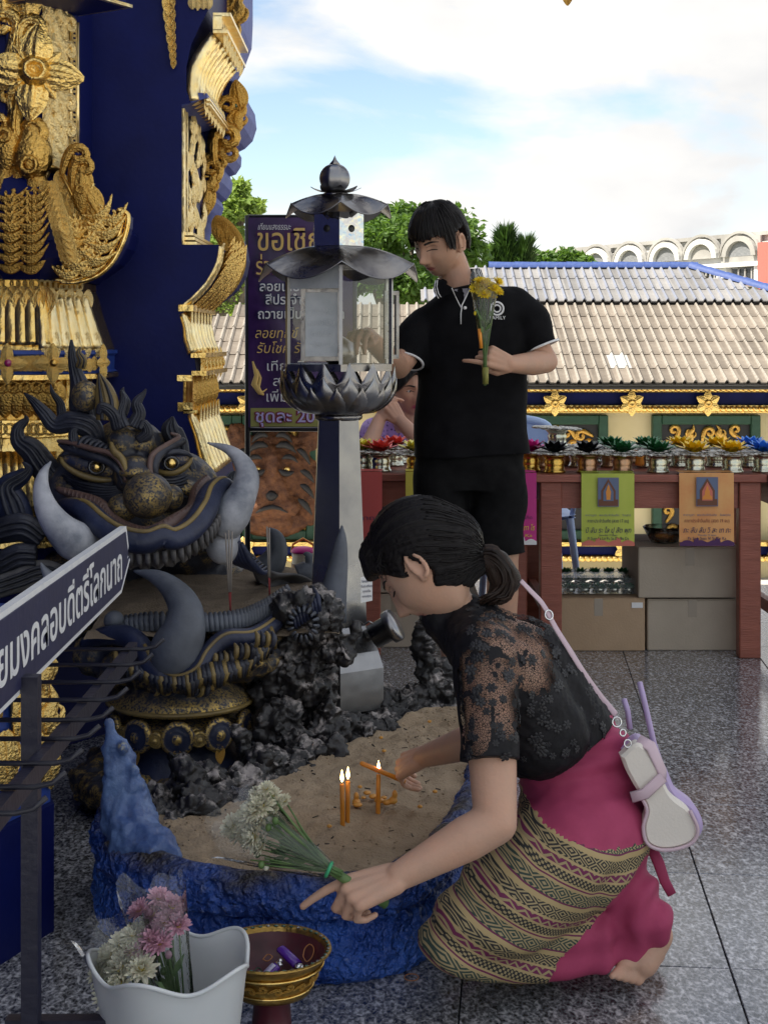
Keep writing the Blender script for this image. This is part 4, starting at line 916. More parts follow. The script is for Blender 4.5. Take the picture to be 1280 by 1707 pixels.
poster('lime green prayer poster with a standing figure print', 969, 1057, 789, 910, M_LIME, [('คาถาบูชา   พระประจำวันเกิด   วันเสาร์', .5, .425, .04, .86, M_INK, 0), ('คาถาประจำวันเกิด (สวด 17 จบ)', .5, .345, .065, .78, M_NAVY, 0), ('ปิ สัม ระ โล ปุ สัต พุท', .5, .215, .10, .86, M_NAVY, .25), ('Saturdate 17 times', .5, .15, .035, .34, M_NAVY, 0), ('Pi Sum La Lo Pu Sa Da Bu Da', .5, .105, .055, .78, M_NAVY, 0)], M_CORAL, 1)
poster('orange prayer poster with a seated figure print', 1132, 1223, 788, 910, M_ORNG, [('คาถาบูชา   พระประจำวันเกิด   วันพฤหัส', .5, .425, .04, .86, M_INK, 0), ('คาถาประจำวันเกิด (สวด 19 จบ)', .5, .345, .065, .82, M_MAROON, 0), ('ภะ สัม สัม วิ สะ เท ภะ', .5, .215, .10, .88, M_NAVY, .25), ('Thursday 19 times', .5, .15, .035, .34, M_INK, 0), ('Pa Sam Sum Vi Sa Te Ka', .5, .105, .055, .70, M_NAVY, 0)], M_PLUM, 2)
poster('magenta prayer poster partly behind the man', 818, 894, 788, 908, M_PINK, [('คาถาประจำวันเกิด', .5, .38, .065, .8, M_PLUM, 0), ('โส มา นะ กะ ริ ถา โธ', .5, .235, .10, .9, M_YTXT, .25), ('So Ma Na Ka', .5, .13, .055, .8, M_YTXT, 0)], M_WHITE)
poster('coral red prayer poster beside the lantern post', 592, 637, 786, 905, M_REDP, [('คาถา', .5, .35, .08, .7, M_NAVY, 0)], None)
poster('yellow prayer poster edge left of the man', 676, 730, 786, 905, M_YELP, [('คาถา', .5, .35, .08, .7, M_NAVY, 0)], None)
# lotus candles on footed trays
M_SILV = mat('stamped silver foil', (0.55, 0.54, 0.50), 0.20, 1.0, col2=(.34, .32, .28), nscale=60, bump=.8, bscale=120)
M_BRASS = mat('brass pedestal', (0.60, 0.38, 0.09), 0.25, 1.0); M_BRONZ = mat('bronze pedestal', (0.42, 0.25, 0.15), 0.28, 1.0); M_STEELP = mat('pale metal pedestal', (.55, .55, .45), .22, 1.0)
def waxmat(n, c): return mat(n, c, 0.4, sss=.15)
WAX = {'black': waxmat('black wax', (.012, .012, .016)), 'green': waxmat('green wax', (.03, .17, .06)), 'yellow': waxmat('yellow wax', (.85, .58, .03)), 'blue': waxmat('blue wax', (.05, .26, .75)), 'red': waxmat('red wax', (.80, .13, .10)), 'magenta': waxmat('magenta wax', (.70, .05, .33)), 'orange': waxmat('orange wax', (.85, .32, .04)), 'pale yellow': waxmat('pale yellow wax', (.85, .75, .15))}
def lotus_mb():
    mb = MB()
    for ring_, (n, tilt, ln) in enumerate(((9, 62, .062), (8, 42, .055), (6, 22, .045))):
        for k in range(n):
            a = 2*math.pi*(k+.5*ring_)/n; M = Matrix.Rotation(a, 4, 'Z') @ Matrix.Rotation(R(tilt), 4, 'Y')
            def fn(u, v): s = math.sin(math.pi*min(1, v*.9+.08))**.8*.017*(1.1-.5*v); return M @ Vector((.006*v*v*0-.009*(1-((u-.5)*2)**2)*s/.017*.4+.008*v, (u-.5)*2*s, v*ln))
            mb.grid(fn, 4, 5)
    mb.lathe([(.0, .001), (.012, .002), (.014, .02), (.0, .024)], 10); return mb
lme = {}
def candle_set(label, px, d, colr, ped, tray=True, lift=0.0, z0=TH):
    x = (px-640)/F*d; T_ = thing('lotus_candle', label, 'candle', (x, d, z0+lift), rz=random.uniform(0, 6), group='lotus candles on footed trays')
    key = ped.name
    if key not in lme:
        me = MB().lathe([(.044, 0), (.046, .006), (.040, .012), (.038, .03), (.042, .045), (.036, .055), (.046, .066), (.052, .070), (.0, .071)], 20).mesh('pedestal'); me.materials.append(ped); me.polygons.foreach_set('use_smooth', [True]*len(me.polygons)); lme[key] = me
        if 'tray' not in lme:
            mb = MB()
            for k in range(16):
                a = 2*math.pi*k/16; c, s_ = math.cos(a), math.sin(a)
                mb.ell((c*.088, s_*.088, .002*(k % 2)), (.020, .013, .006), 8, 5, Matrix.Rotation(a, 3, 'Z')); mb.ell((c*.064, s_*.064, .003), (.020, .012, .006), 8, 5, Matrix.Rotation(a+.2, 3, 'Z'))
            mb.lathe([(.0, -.002), (.09, -.001), (.09, .002), (.0, .003)], 24); me = mb.mesh('tray'); me.materials.append(M_SILV); me.polygons.foreach_set('use_smooth', [True]*len(me.polygons)); lme['tray'] = me
    link('pedestal', lme[key], T_)
    if tray: q = link('tray', lme['tray'], T_); q.location = (0, 0, .076); q.rotation_euler = (R(random.uniform(-3, 3)), R(random.uniform(-3, 3)), random.uniform(0, 6))
    if colr:
        if colr not in lme: me = lotus_mb().mesh('lotus'); me.materials.append(WAX[colr]); me.polygons.foreach_set('use_smooth', [True]*len(me.polygons)); lme[colr] = me
        q = link('lotus', lme[colr], T_); q.location = (0, 0, .081); q.scale = (1.4, 1.4, 1.25)
    return T_
for (px, d, c, pd, lb) in ((924, 5.93, 'black', M_BRASS, 'black lotus candle on brass foot, nearest the man'), (979, 5.93, 'black', M_BRONZ, 'black lotus candle on bronze foot, second from the man'), (1037, 5.93, 'green', M_BRONZ, 'green lotus candle on bronze foot, front row'), (1097, 5.93, 'green', M_STEELP, 'green lotus candle on silver foot, front row'), (1158, 5.93, 'yellow', M_STEELP, 'yellow lotus candle left in the front row, silver foot'), (1220, 5.93, 'yellow', M_STEELP, 'yellow lotus candle right in the front row, silver foot'), (1272, 5.95, 'blue', M_STEELP, 'blue lotus candle at the right edge, front row'),
                       (1018, 6.2, 'green', M_BRONZ, 'green lotus candle on bronze foot, second row'), (1078, 6.2, 'green', M_STEELP, 'green lotus candle on silver foot, second row'), (1134, 6.2, 'yellow', M_STEELP, 'yellow lotus candle left in the second row'), (1194, 6.2, 'yellow', M_STEELP, 'yellow lotus candle right in the second row'), (1250, 6.2, 'blue', M_STEELP, 'blue lotus candle in the second row'),
                       (634, 5.98, 'red', M_STEELP, 'coral red lotus candle in front beside the lantern post'), (656, 6.25, 'red', M_STEELP, 'coral red lotus candle behind another red one'), (694, 5.98, 'pale yellow', M_BRASS, 'pale yellow lotus candle partly behind the man'), (884, 6.0, 'magenta', M_BRASS, 'magenta lotus candle on brass foot beside the man\'s shorts'), (606, 6.05, 'pale yellow', M_STEELP, 'pale yellow lotus candle at the lantern post, leftmost on the table')):
    candle_set(lb, px, d, c, pd)
for i, (px, d, lb) in enumerate(((950, 6.3, 'between the two black lotus candles'), (1000, 6.42, 'behind the right black lotus candle'), (1052, 6.42, 'behind the left pair of green lotus candles'), (1112, 6.42, 'behind the right pair of green lotus candles'), (1168, 6.42, 'behind the left yellow lotus candles'), (1226, 6.42, 'behind the right yellow lotus candles'), (905, 6.2, 'beside the magenta lotus candle'), (965, 6.2, 'just left of the right black lotus candle'), (615, 6.3, 'behind the lantern post'), (668, 6.4, 'in front of the vendor elbows'))):
    candle_set('empty silver footed tray '+lb, px, d, None, (M_BRONZ, M_STEELP)[i % 2])
candle_set('empty silver footed tray stacked above the others by the blue chair', 928, 6.25, None, M_STEELP, lift=.083)
q = MB().lathe([(.018, 0), (.02, .01), (.016, .03), (.024, .05), (.022, .06), (0, .062)], 14, c=P(1066, 776, 6.1)*1.0).build('wax_cup', WAX['orange'], None); tag(q, 'small orange wax cup between green and yellow lotus candles', 'candle')
# boxes under the table
M_CARD = mat('grey brown cardboard', (0.42, 0.355, 0.275), 0.85, col2=(0.47, 0.40, 0.315), nscale=5, bump=.15, bscale=120, rnd=.06)
M_CARD2 = mat('brown cardboard', (0.42, 0.29, 0.18), 0.85, col2=(0.47, 0.33, 0.21), nscale=5, bump=.15, bscale=120)
M_TAPE = mat('clear packing tape', (0.36, 0.30, 0.23), 0.15)
def carton(label, x0, x1, ytop, ybot, d, dep, mt=M_CARD, rz=0.0, zb=None):
    a, b_ = P(x0, ytop, d), P(x1, ybot, d); wd = b_.x-a.x; hh = a.z-b_.z; z0 = b_.z if zb is None else zb
    T_ = thing('cardboard_box', label, 'box', ((a.x+b_.x)/2, d+dep/2, z0), rz, group='cardboard boxes under the tables'); h2 = a.z-z0
    MB().box((0, 0, h2/2), (wd, dep, h2), bev=.004).build('carton', mt, T_, smooth=False, world=False)
    MB().box((0, -dep/2-.0008, h2-.035), (.035, .001, .07)).build('tape', M_TAPE, T_, smooth=False, world=False)
    for s_ in (-1, 1): MB().box((0, s_*dep*.251, h2+.0015), (wd*.995, dep*.494, .003)).build('flap', mt, T_, smooth=False, world=False)
    return T_
carton('brown cardboard box with a small label under the clear lotus tray', 920, 1075, 998, 1082, 5.98, .40, M_CARD2, zb=0.0)
q = carton('grey cardboard box on the floor, lower of the stacked pair', 1079, 1229, 1000, 1084, 5.99, .40, zb=0.0)
carton('grey cardboard box on top of another, under the plastic bowl', 1064, 1236, 914, 998, 5.97, .42, zb=P(0, 999, 5.97).z+.005)
carton('grey cardboard box on the floor beside the lantern base', 612, 706, 992, 1076, 6.05, .36, zb=0.0)
carton('grey cardboard box on top of the one beside the lantern base', 606, 702, 912, 988, 6.05, .36, zb=P(0, 991, 6.05).z+.006)
carton('grey cardboard box behind the man\'s legs', 722, 800, 1000, 1068, 6.15, .36, zb=0.0)
q = MB().box(P(1062, 1009, 5.977), (.045, .001, .022)).build('label_sticker', M_WHITE, None, smooth=False); tag(q, 'small white price sticker on the brown cardboard box', 'sticker')
M_CLEAR = bpy.data.materials.new('clear plastic'); M_CLEAR.use_nodes = True
_t, _b = nodes_of(M_CLEAR); _g = N(_t, 'ShaderNodeBsdfGlossy'); _g.inputs['Roughness'].default_value = .06; _tr = N(_t, 'ShaderNodeBsdfTransparent'); _tr.inputs[0].default_value = (.96, .97, .98, 1)
_mx = N(_t, 'ShaderNodeMixShader'); _fr = N(_t, 'ShaderNodeFresnel'); _fr.inputs[0].default_value = 1.45
_n = N(_t, 'ShaderNodeTexNoise'); _n.inputs['Scale'].default_value = 45; _bp = N(_t, 'ShaderNodeBump'); _bp.inputs['Strength'].default_value = .2; _bp.inputs['Distance'].default_value = .01; _t.links.new(_n.outputs['Fac'], _bp.inputs['Height']); _t.links.new(_bp.outputs[0], _g.inputs['Normal']); _t.links.new(_bp.outputs[0], _fr.inputs['Normal'])
_ma = N(_t, 'ShaderNodeMath', operation='MULTIPLY_ADD'); _ma.inputs[1].default_value = 1.0; _ma.inputs[2].default_value = .022; _t.links.new(_fr.outputs[0], _ma.inputs[0])
_t.links.new(_ma.outputs[0], _mx.inputs[0]); _t.links.new(_tr.outputs[0], _mx.inputs[1]); _t.links.new(_g.outputs[0], _mx.inputs[2]); _t.links.new(_mx.outputs[0], _t.nodes['Material Output'].inputs[0])
T_ = thing('lotus_tray', 'clear plastic tray of green lotus candles on the brown box', 'tray', (P(998, 990, 6.1).x, 6.15, P(0, 997, 5.98).z+.006))
MB().box((0, 0, .035), (.33, .24, .066)).build('plastic_lid', M_CLEAR, T_, smooth=False, world=False)
if 'green' in lme:
    for i in range(5):
        for j in range(3):
            q = link('green_lotus', lme['green'], T_); q.location = (-.12+i*.06, -.075+j*.075, .012+.02*j); q.scale = (.72,)*3; q.rotation_euler = (0, 0, i+j)
            MB().lathe([(.018, .002), (.024, .02), (.0, .021)], 10, c=(-.12+i*.06, -.075+j*.075, .01+.0*j-.008)).build('cup', M_STEELP, T_, world=False)
T_ = thing('plastic_bowl', 'clear plastic bowl of orange petals on the upper grey box', 'bowl', (P(1108, 905, 6.1).x, 6.12, P(0, 914, 5.97).z+.006))
MB().lathe([(.0, 0), (.055, .001), (.07, .03), (.085, .065), (.083, .065), (.066, .03), (.05, .004), (0, .004)], 26, wave=lambda a, z: 1+.05*math.cos(a*8)*(z > .05)).build('bowl_wall', M_CLEAR, T_, world=False)
MB().lathe([(.0, .006), (.05, .006), (.062, .028), (.05, .042), (0, .046)], 20, wave=lambda a, z: 1+.06*math.sin(a*5+z*90)).build('orange_petals', WAX['orange'], T_, world=False)
# plastic chairs behind the table
M_PBLU = mat('pale blue plastic', (0.36, 0.50, 0.76), 0.4); M_PPNK = mat('pink plastic', (0.55, 0.28, 0.30), 0.4)
def chair(label, x, y, z, mt, rz=0.0):
    T_ = thing('plastic_chair', label, 'chair', (x, y, z), rz, group='stacked plastic chairs behind the table'); sw, sdp = .43, .42
    MB().grid(lambda u, v: ((u-.5)*sw, (v-.5)*sdp, .43+.02*((u-.5)*2)**2+.01*v), 8, 8).grid(lambda u, v: ((u-.5)*sw, (.5-v)*sdp, .415+.02*((u-.5)*2)**2+.01*(1-v)), 8, 8).build('seat', mt, T_, world=False)
    for sx in (-1, 1):
        for sy in (-1, 1): MB().tube([(sx*.19, sy*.19, .43), (sx*.215, sy*.215, .2), (sx*.235, sy*.235, 0)], [.032, .027, .024], 8, .6).build('leg', mt, T_, world=False)
        MB().tube([(sx*.19, .2, .43), (sx*.21, .24, .62), (sx*.20, .28, .80)], [.028, .026, .022], 8, .6).build('back_post', mt, T_, world=False)
        MB().tube([(sx*.20, -.18, .43), (sx*.235, -.17, .60), (sx*.235, .0, .64), (sx*.215, .24, .65)], .02, 8, .6).build('armrest', mt, T_, world=False)
    top = [(-.205, .72), (-.19, .80), (-.14, .85), (0, .87), (.14, .85), (.19, .80), (.205, .72)]
    MB().tube([(a, .285, b_) for a, b_ in spline(top, 20)], .022, 8).build('back_rim', mt, T_, world=False)
    MB().prism([(-.2, .70), (.2, .70), (.19, .80), (.14, .85), (0, .87), (-.14, .85), (-.19, .80)], .012, Matrix.Translation((0, .275, 0))).build('back_top', mt, T_, smooth=False, world=False)
    for x in (-.10, 0, .10): MB().tube([(x, .23, .45), (x, .26, .6), (x*1.2, .28, .72)], [.030, .026, .03], 8, .35, up=(0, 1, 0)).build('back_slat', mt, T_, world=False)
    return T_
chair('pale blue plastic chair behind the man and the black lotus candles', .66, 7.05, .0, M_PBLU, R(4)); chair('pink plastic chair stacked within the pale blue one', .60, 7.10, -.0, M_PPNK, R(4)).scale = (.93, .93, .96)
chair('pale blue plastic chair the vendor sits on', .16, 7.22, 0, M_PBLU, R(6))
# ice bucket
T_ = thing('ice_bucket', 'small cooler bucket with magenta lid and orange handle behind the stone mouth', 'bucket', (P(505, 0, 7.4).x, 7.4, 0)); zt = P(0, 921, 7.4).z
MB().lathe([(.0, 0), (.050, .002), (.056, zt*.99), (.0, zt)], 24).build('body', mat('bucket clear wall', (.42, .36, .22), .4, col2=(.5, .44, .3), nscale=30), T_, world=False)
MB().lathe([(.0575, zt*.15), (.0585, zt*.16), (.0585, zt*.72), (.0575, zt*.73)], 24, cap=False).build('printed_wrap', mat('orange print wrap', (.45, .22, .05), .5, col2=(.1, .05, .03), nscale=40), T_, world=False)
MB().lathe([(.058, zt), (.060, zt+.008), (.052, zt+.022), (.030, zt+.028), (.0, zt+.028)], 24).build('lid', M_PINK, T_, world=False)
MB().tube([(-.058, 0, zt), (-.05, 0, zt+.04), (0, 0, zt+.07), (.05, 0, zt+.04), (.058, 0, zt)], .006, 8).build('handle', WAX['orange'], T_, world=False)
# ---------------------------------------------------------------- banner
ND = 6.9
M_BPUR = mat('purple banner vinyl', (0.035, 0.010, 0.075), 0.35, col2=(0.10, 0.035, 0.19), nscale=4, nlo=.4, nhi=.75, bump=.1, bscale=8, bdist=.03)
M_BGOLD = mat('banner gold ink', (.78, .52, .16), .5); M_BOLIVE = mat('banner olive strip', (.30, .30, .07), .4, col2=(.38, .36, .10), nscale=6); M_BLK = mat('black metal', (.015, .015, .016), .4); M_LILAC = mat('lilac ink', (.55, .48, .80), .5); M_REDINK = mat('dark red ink', (.24, .02, .06), .5)
a, b_ = P(414, 362, ND), P(588, 712, ND)
T_ = thing('event_banner', 'purple vertical banner with gold and white Thai lettering in black frame', 'banner', (a.x, ND, 0))
bw, bh = b_.x-a.x, a.z-b_.z
MB().grid(lambda u, v: (a.x+bw*u, ND+.008*math.sin(u*9+v*5)*math.sin(v*3), b_.z+bh*v), 14, 24).build('banner_sheet', M_BPUR, T_)
MB().grid(lambda u, v: (a.x+.012+bw*u*.97, ND-.014+.003*math.sin(u*9), b_.z+.004+bh*.088*v), 10, 2).build('price_strip', M_BOLIVE, T_)
for x in (a.x-.006, b_.x+.006): MB().tube([(x, ND+.03, 0), (x, ND+.03, a.z+.012)], .013, 8).build('frame_post', M_BLK, T_)
for z in (a.z+.006, b_.z-.012, .05): MB().tube([(a.x-.01, ND+.03, z), (b_.x+.01, ND+.03, z)], .010, 8).build('frame_bar', M_BLK, T_)
MB().box(((a.x+b_.x)/2, ND+.1, .02), (.5, .5, .04)).build('base', M_BLK, T_, smooth=False)
def bt(s, px, py, size, m_, px1=None, sh=0.0, bold=0.0, back=None):
    o_ = P(px, py, ND-.022)-wloc(T_); wpx = None if px1 is None else (px1-px)/F*ND
    if back is not None: text(s, size/F*ND, back, T_, frame(o_+V(-.002, .004, 0), (1, 0, 0), (0, 0, 1), (0, -1, 0)), .0003, 'LEFT', bold=.0045*size/22, width=None if wpx is None else wpx*1.02, shear=sh)
    text(s, size/F*ND, m_, T_, frame(o_, (1, 0, 0), (0, 0, 1), (0, -1, 0)), .0003, 'LEFT', bold=bold, width=wpx, shear=sh)
bt('เทียนแสงธรรมะ', 429, 378, 14, M_WHITE, 484, .3)
bt('ขอเชิญ', 427, 401, 52, M_BGOLD, 545, 0, .001, M_PLUM)
bt('ร่วมพิธี', 426, 445, 40, M_BGOLD, 500, 0, .0005, M_PLUM)
bt('ลอยเทียนประทีป', 432, 478, 22, M_WHITE, 566, 0, .0008, M_NAVY); bt('สีประจำวันเกิด', 442, 500, 22, M_WHITE, 556, 0, .0008, M_NAVY); bt('ถวายเป็นพุทธบูชา', 429, 524, 22, M_WHITE, 572, 0, .0008, M_NAVY)
bt('ลอยทุกข์ ลอยโศก', 424, 556, 23, M_BGOLD, 566, .2); bt('รับโชค รับทรัพย์', 427, 581, 23, M_BGOLD, 566, .2)
bt('เทียนสี', 443, 611, 22, M_WHITE, 505); bt('สวดมนต์', 454, 636, 22, M_WHITE, 540); bt('เพิ่มพลังชีวิต', 442, 662, 24, M_WHITE, 560)
bt('ชุดละ 20 บาท', 425, 695, 28, M_LILAC, 578, 0, .001, M_REDINK)
sf = [P(x, y, ND-.022) for x, y in ((421, 602), (428, 625), (424, 640), (434, 655), (440, 658))]
MB().tube(sf, [.004, .012, .016, .012, .004], 6, .3, up=(0, -1, 0)).build('flame_print', M_BGOLD, T_); MB().tube([P(x, y, ND-.022) for x, y in ((445, 648), (436, 655), (430, 645), (434, 630), (429, 615))], [.002, .008, .010, .007, .002], 6, .3, up=(0, -1, 0)).build('flame_print', M_BGOLD, T_)
# ---------------------------------------------------------------- stainless steel oil lantern
LD = 4.3
M_STL = mat('polished stainless steel', (0.34, 0.34, 0.345), 0.24, 1.0, col2=(0.24, 0.24, 0.25), nscale=4, bump=.22, bscale=2.6, bdist=.05, rough2=.36)
M_STLD = mat('tarnished dark steel', (0.22, 0.21, 0.21), 0.22, 1.0, col2=(0.36, 0.35, 0.34), nscale=9, bump=.25, bscale=14, bdist=.02, rough2=.38)
M_GLASS = bpy.data.materials.new('lantern glass'); M_GLASS.use_nodes = True
def thin_glass(m, tint, rough, base):
    t, b = nodes_of(m); g = N(t, 'ShaderNodeBsdfGlossy'); g.inputs['Roughness'].default_value = rough; tr = N(t, 'ShaderNodeBsdfTransparent'); tr.inputs[0].default_value = (*tint, 1)
    mx = N(t, 'ShaderNodeMixShader'); lw = N(t, 'ShaderNodeFresnel'); lw.inputs[0].default_value = 1.5; ma = N(t, 'ShaderNodeMath', operation='ADD'); ma.inputs[1].default_value = base
    t.links.new(lw.outputs[0], ma.inputs[0]); t.links.new(ma.outputs[0], mx.inputs[0]); t.links.new(tr.outputs[0], mx.inputs[1]); t.links.new(g.outputs[0], mx.inputs[2]); t.links.new(mx.outputs[0], t.nodes['Material Output'].inputs[0])
thin_glass(M_GLASS, (.80, .82, .82), .02, .04)
M_FROST = mat('etched frosted glass', (.42, .46, .49), .25, col2=(.55, .58, .60), nscale=18, spec=.6)
c0 = P(564, 570, LD); LX = c0.x
lpz = lambda py: P(0, py, LD).z
lr = lambda px: px/F*LD
LZ0 = lpz(1172)
LT = thing('oil_lantern', 'tall stainless steel oil lantern with scalloped roofs, glass sides and lotus bowl', 'lantern', (LX, LD, LZ0))
A0 = R(-90+4); NS = 6
def hexring(r, z, ph=0.0): return [(LX+math.cos(A0+ph+2*math.pi*k/NS)*r, LD+math.sin(A0+ph+2*math.pi*k/NS)*r, z) for k in range(NS)]
def hexloft(rows, name, m_, cap=True, sharp=True):
    mb = MB(); 
    for (r, z) in rows: mb.v.extend(hexring(r, z))
    for i in range(len(rows)-1):
        for j in range(NS): mb.f.append((i*NS+j, i*NS+(j+1) % NS, (i+1)*NS+(j+1) % NS, (i+1)*NS+j))
    if cap: mb.f.append(tuple(range(NS))[::-1]); mb.f.append(tuple((len(rows)-1)*NS+j for j in range(NS)))
    mb.mi = [0]*len(mb.f); return mb.build(name, m_, LT, smooth=False)
def lroof(name, r0, z0, r1, z1, droop):
    mb = MB(); nu, nv = 96, 12
    for side_ in (0, 1):
        def fn(u, v):
            a = u*NS; s = a % 1.0; k = int(a) % NS; p = hexring(1, 0)[k]; q = hexring(1, 0)[(k+1) % NS]
            dx = (p[0]-LX)*(1-s)+(q[0]-LX)*s; dy = (p[1]-LD)*(1-s)+(q[1]-LD)*s
            r = r0+(r1-r0)*v**.9; w_ = math.sin(math.pi*s)
            z = z0+(z1-z0)*(v**1.35)-droop*w_*v**2+.012*v*(1-w_)-.0025*side_
            k2 = 1+.10*w_*v
            return (LX+dx*r*k2, LD+dy*r*k2, z)
        mb.grid(fn, nu, nv, cu=True)
    o = mb.build(name, M_STLD, LT); return o
lroof('lower_roof', lr(40), lpz(411), lr(138), lpz(449), .034)
lroof('upper_roof', lr(18), lpz(323), lr(91), lpz(350), .022)
for (r, z, dr) in ((lr(138), lpz(449), .034), (lr(91), lpz(350), .022)):
    pts = []
    for i in range(96):
        a = i/96*NS; s = a % 1; k = int(a) % NS; p = hexring(1, 0)[k]; q = hexring(1, 0)[(k+1) % NS]; w_ = math.sin(math.pi*s); k2 = 1+.10*w_
        pts.append((LX+((p[0]-LX)*(1-s)+(q[0]-LX)*s)*r*k2, LD+((p[1]-LD)*(1-s)+(q[1]-LD)*s)*r*k2, z-dr*w_+.012*(1-w_)))
    MB().tube(pts, .0022, 6, closed=True).build('roof_hem', M_STL, LT)
M_STLV = mat('polished vent steel', (0.70, 0.69, 0.66), 0.07, 1.0, bump=.35, bscale=7, bdist=.03)
hexloft([(lr(47), lpz(411)), (lr(47), lpz(356))], 'vent_box', M_STLV)
for k in range(NS):                              # round vent holes
    p = Vector(hexring(lr(47), 0)[k]); q = Vector(hexring(lr(47), 0)[(k+1) % NS]); n_ = ((p+q)/2-Vector((LX, LD, 0))); n_.z = 0; n_.normalize()
    for (f, py, r) in ((.5, 383, .0105), (.5, 358, .007)):
        c = p.lerp(q, f)+n_*.0012; c.z = lpz(py); MB().lathe([(r, 0), (r*.9, .0015), (0, .001)], 16, c=c, rot=n_.to_track_quat('Z', 'Y').to_matrix()).build('vent_hole', M_BLK, LT)
# finial
MB().lathe([(.0, lpz(258)), (.006, lpz(266)), (.016, lpz(273)), (.006, lpz(276))][::-1], 16, c=(P(558, 0, LD).x, LD, 0)).build('finial_spike', M_STLD, LT)
MB().lathe([(max(.0005, lr(27)*math.sin(math.pi*i/14)), lpz(297)-lr(25)*math.cos(math.pi*i/14)) for i in range(15)], 48, c=(P(558, 0, LD).x, LD, 0), wave=lambda a, z: 1-.05*abs(math.cos(a*4))).build('finial_ball', M_STL, LT)
for k in range(8):
    a = 2*math.pi*k/8+.2; mb = MB()
    def fn(u, v): r = .012+.062*v; w_ = .020*math.sin(math.pi*(v*.8+.15)); return (P(560, 0, LD).x+math.cos(a)*r-math.sin(a)*(u-.5)*2*w_, LD+math.sin(a)*r+math.cos(a)*(u-.5)*2*w_, lpz(318)-.010*v+.022*v*v-.004*abs(u-.5))
    mb.grid(fn, 4, 6); mb.build('finial_petal', M_STL, LT)
MB().lathe([(.05, lpz(326)), (.03, lpz(320)), (.018, lpz(314))], 20, c=(P(560, 0, LD).x, LD, 0)).build('finial_collar', M_STLD, LT)
# glass chamber: six panes, posts, sill
ZT, ZB = lpz(446), lpz(606); RG = lr(97)
hexloft([(RG*1.02, ZT), (RG*1.02, ZT+.012)], 'top_ring', M_STLD); hexloft([(RG*1.02, ZB-.02), (RG*1.02, ZB)], 'sill_ring', M_STLD)
for k in range(NS):
    p = Vector(hexring(RG, 0)[k]); q = Vector(hexring(RG, 0)[(k+1) % NS]); t_ = (q-p).normalized(); n_ = Vector((t_.y, -t_.x, 0))
    MB().box((p.x, p.y, (ZT+ZB)/2), (.010, .010, ZT-ZB), Matrix.Rotation(A0+2*math.pi*k/NS, 3, 'Z')).build('corner_post', M_STL, LT, smooth=False)
    a_, b2 = p+t_*.006, q-t_*.006
    opened = k in (5, 1)                           # two faces have their doors open
    if not opened or k == 0:
        MB().add([(a_.x, a_.y, ZB), (b2.x, b2.y, ZB), (b2.x, b2.y, ZT), (a_.x, a_.y, ZT)], [(0, 1, 2, 3)]).build('pane', M_GLASS, LT, smooth=False)
    elif k == 5:
        MB().add([(a_.x, a_.y, ZT-.065), (b2.x, b2.y, ZT-.065), (b2.x, b2.y, ZT), (a_.x, a_.y, ZT)], [(0, 1, 2, 3)]).build('pane', M_FROST, LT, smooth=False)
def ldoor(hx, hy, dirv, w_, z0, z1, mt, lab):
    d_ = Vector(dirv).normalized(); p = Vector((hx, hy, 0)); q = p+d_*w_; n_ = Vector((d_.y, -d_.x, 0)); D_ = link(lab, MB().mesh(lab), LT)
    rot = Matrix.Rotation(math.atan2(d_.y, d_.x), 3, 'Z')
    for c in (p+d_*.006, q-d_*.006): MB().box((c.x, c.y, (z0+z1)/2), (.012, .008, z1-z0), rot).build('door_stile', M_STLD, D_, smooth=False, off=wloc(LT))
    for z in (z0+.006, z1-.006): MB().box(((p.x+q.x)/2, (p.y+q.y)/2, z), (w_-.0245, .008, .012), rot).build('door_rail', M_STLD, D_, smooth=False, off=wloc(LT))
    a_, b2 = p+d_*.012, q-d_*.012
    MB().add([(a_.x, a_.y, z0+.012), (b2.x, b2.y, z0+.012), (b2.x, b2.y, z1-.012), (a_.x, a_.y, z1-.012)], [(0, 1, 2, 3)]).build('door_glass', mt, D_, smooth=False, off=wloc(LT))
    return D_, a_, b2, n_
p5 = P(502, 0, LD-.10)
dd, a_, b2, n_ = ldoor(p5.x, p5.y, (1, -.15, 0), lr(70)*.97, P(0, 601, LD-.1).z, P(0, 480, LD-.1).z, M_FROST, 'left_door')
M_ETCH = mat('etched lettering', (.55, .58, .60), .5)
for i, s in enumerate(('ขอให้', 'เติมน้ำมัน', 'ตะเกียง', 'กลับกัน')):
    c = a_.lerp(b2, .5); c.z = P(0, 520+i*18, LD-.1).z; text(s, .020, M_ETCH, dd, frame(c+n_*.0015-wloc(LT), (b2-a_).normalized(), (0, 0, 1), n_), .0002)
p1 = P(640, 0, LD-.06)
dd2, a_, b2, n_ = ldoor(p1.x, p1.y, (.9, .95, 0), lr(34), P(0, 598, LD-.06).z, P(0, 484, LD-.06).z, M_GLASS, 'right_door')
n2_ = Vector((.726, -.688, 0)); c = P(650, 572, LD-.03)+n2_*.004
MB().lathe([(.0095, 0), (.0095, .0006), (0, .0006)], 18, c=c, rot=n2_.to_track_quat('Z', 'Y').to_matrix()).build('round_sticker', M_WHITE, LT)
MB().tube([P(647+4*math.cos(a), 545+7*math.sin(a), LD-.05) for a in [i*.785 for i in range(8)]], .0018, 6, closed=True).build('door_latch', M_BLK, LT)
# inner cup and burner
MB().lathe([(.03, ZB), (.05, ZB+.02), (.045, ZB+.06), (.012, ZB+.08), (.0, ZB+.08)], 24, c=(LX, LD, 0)).build('burner', M_STLD, LT)
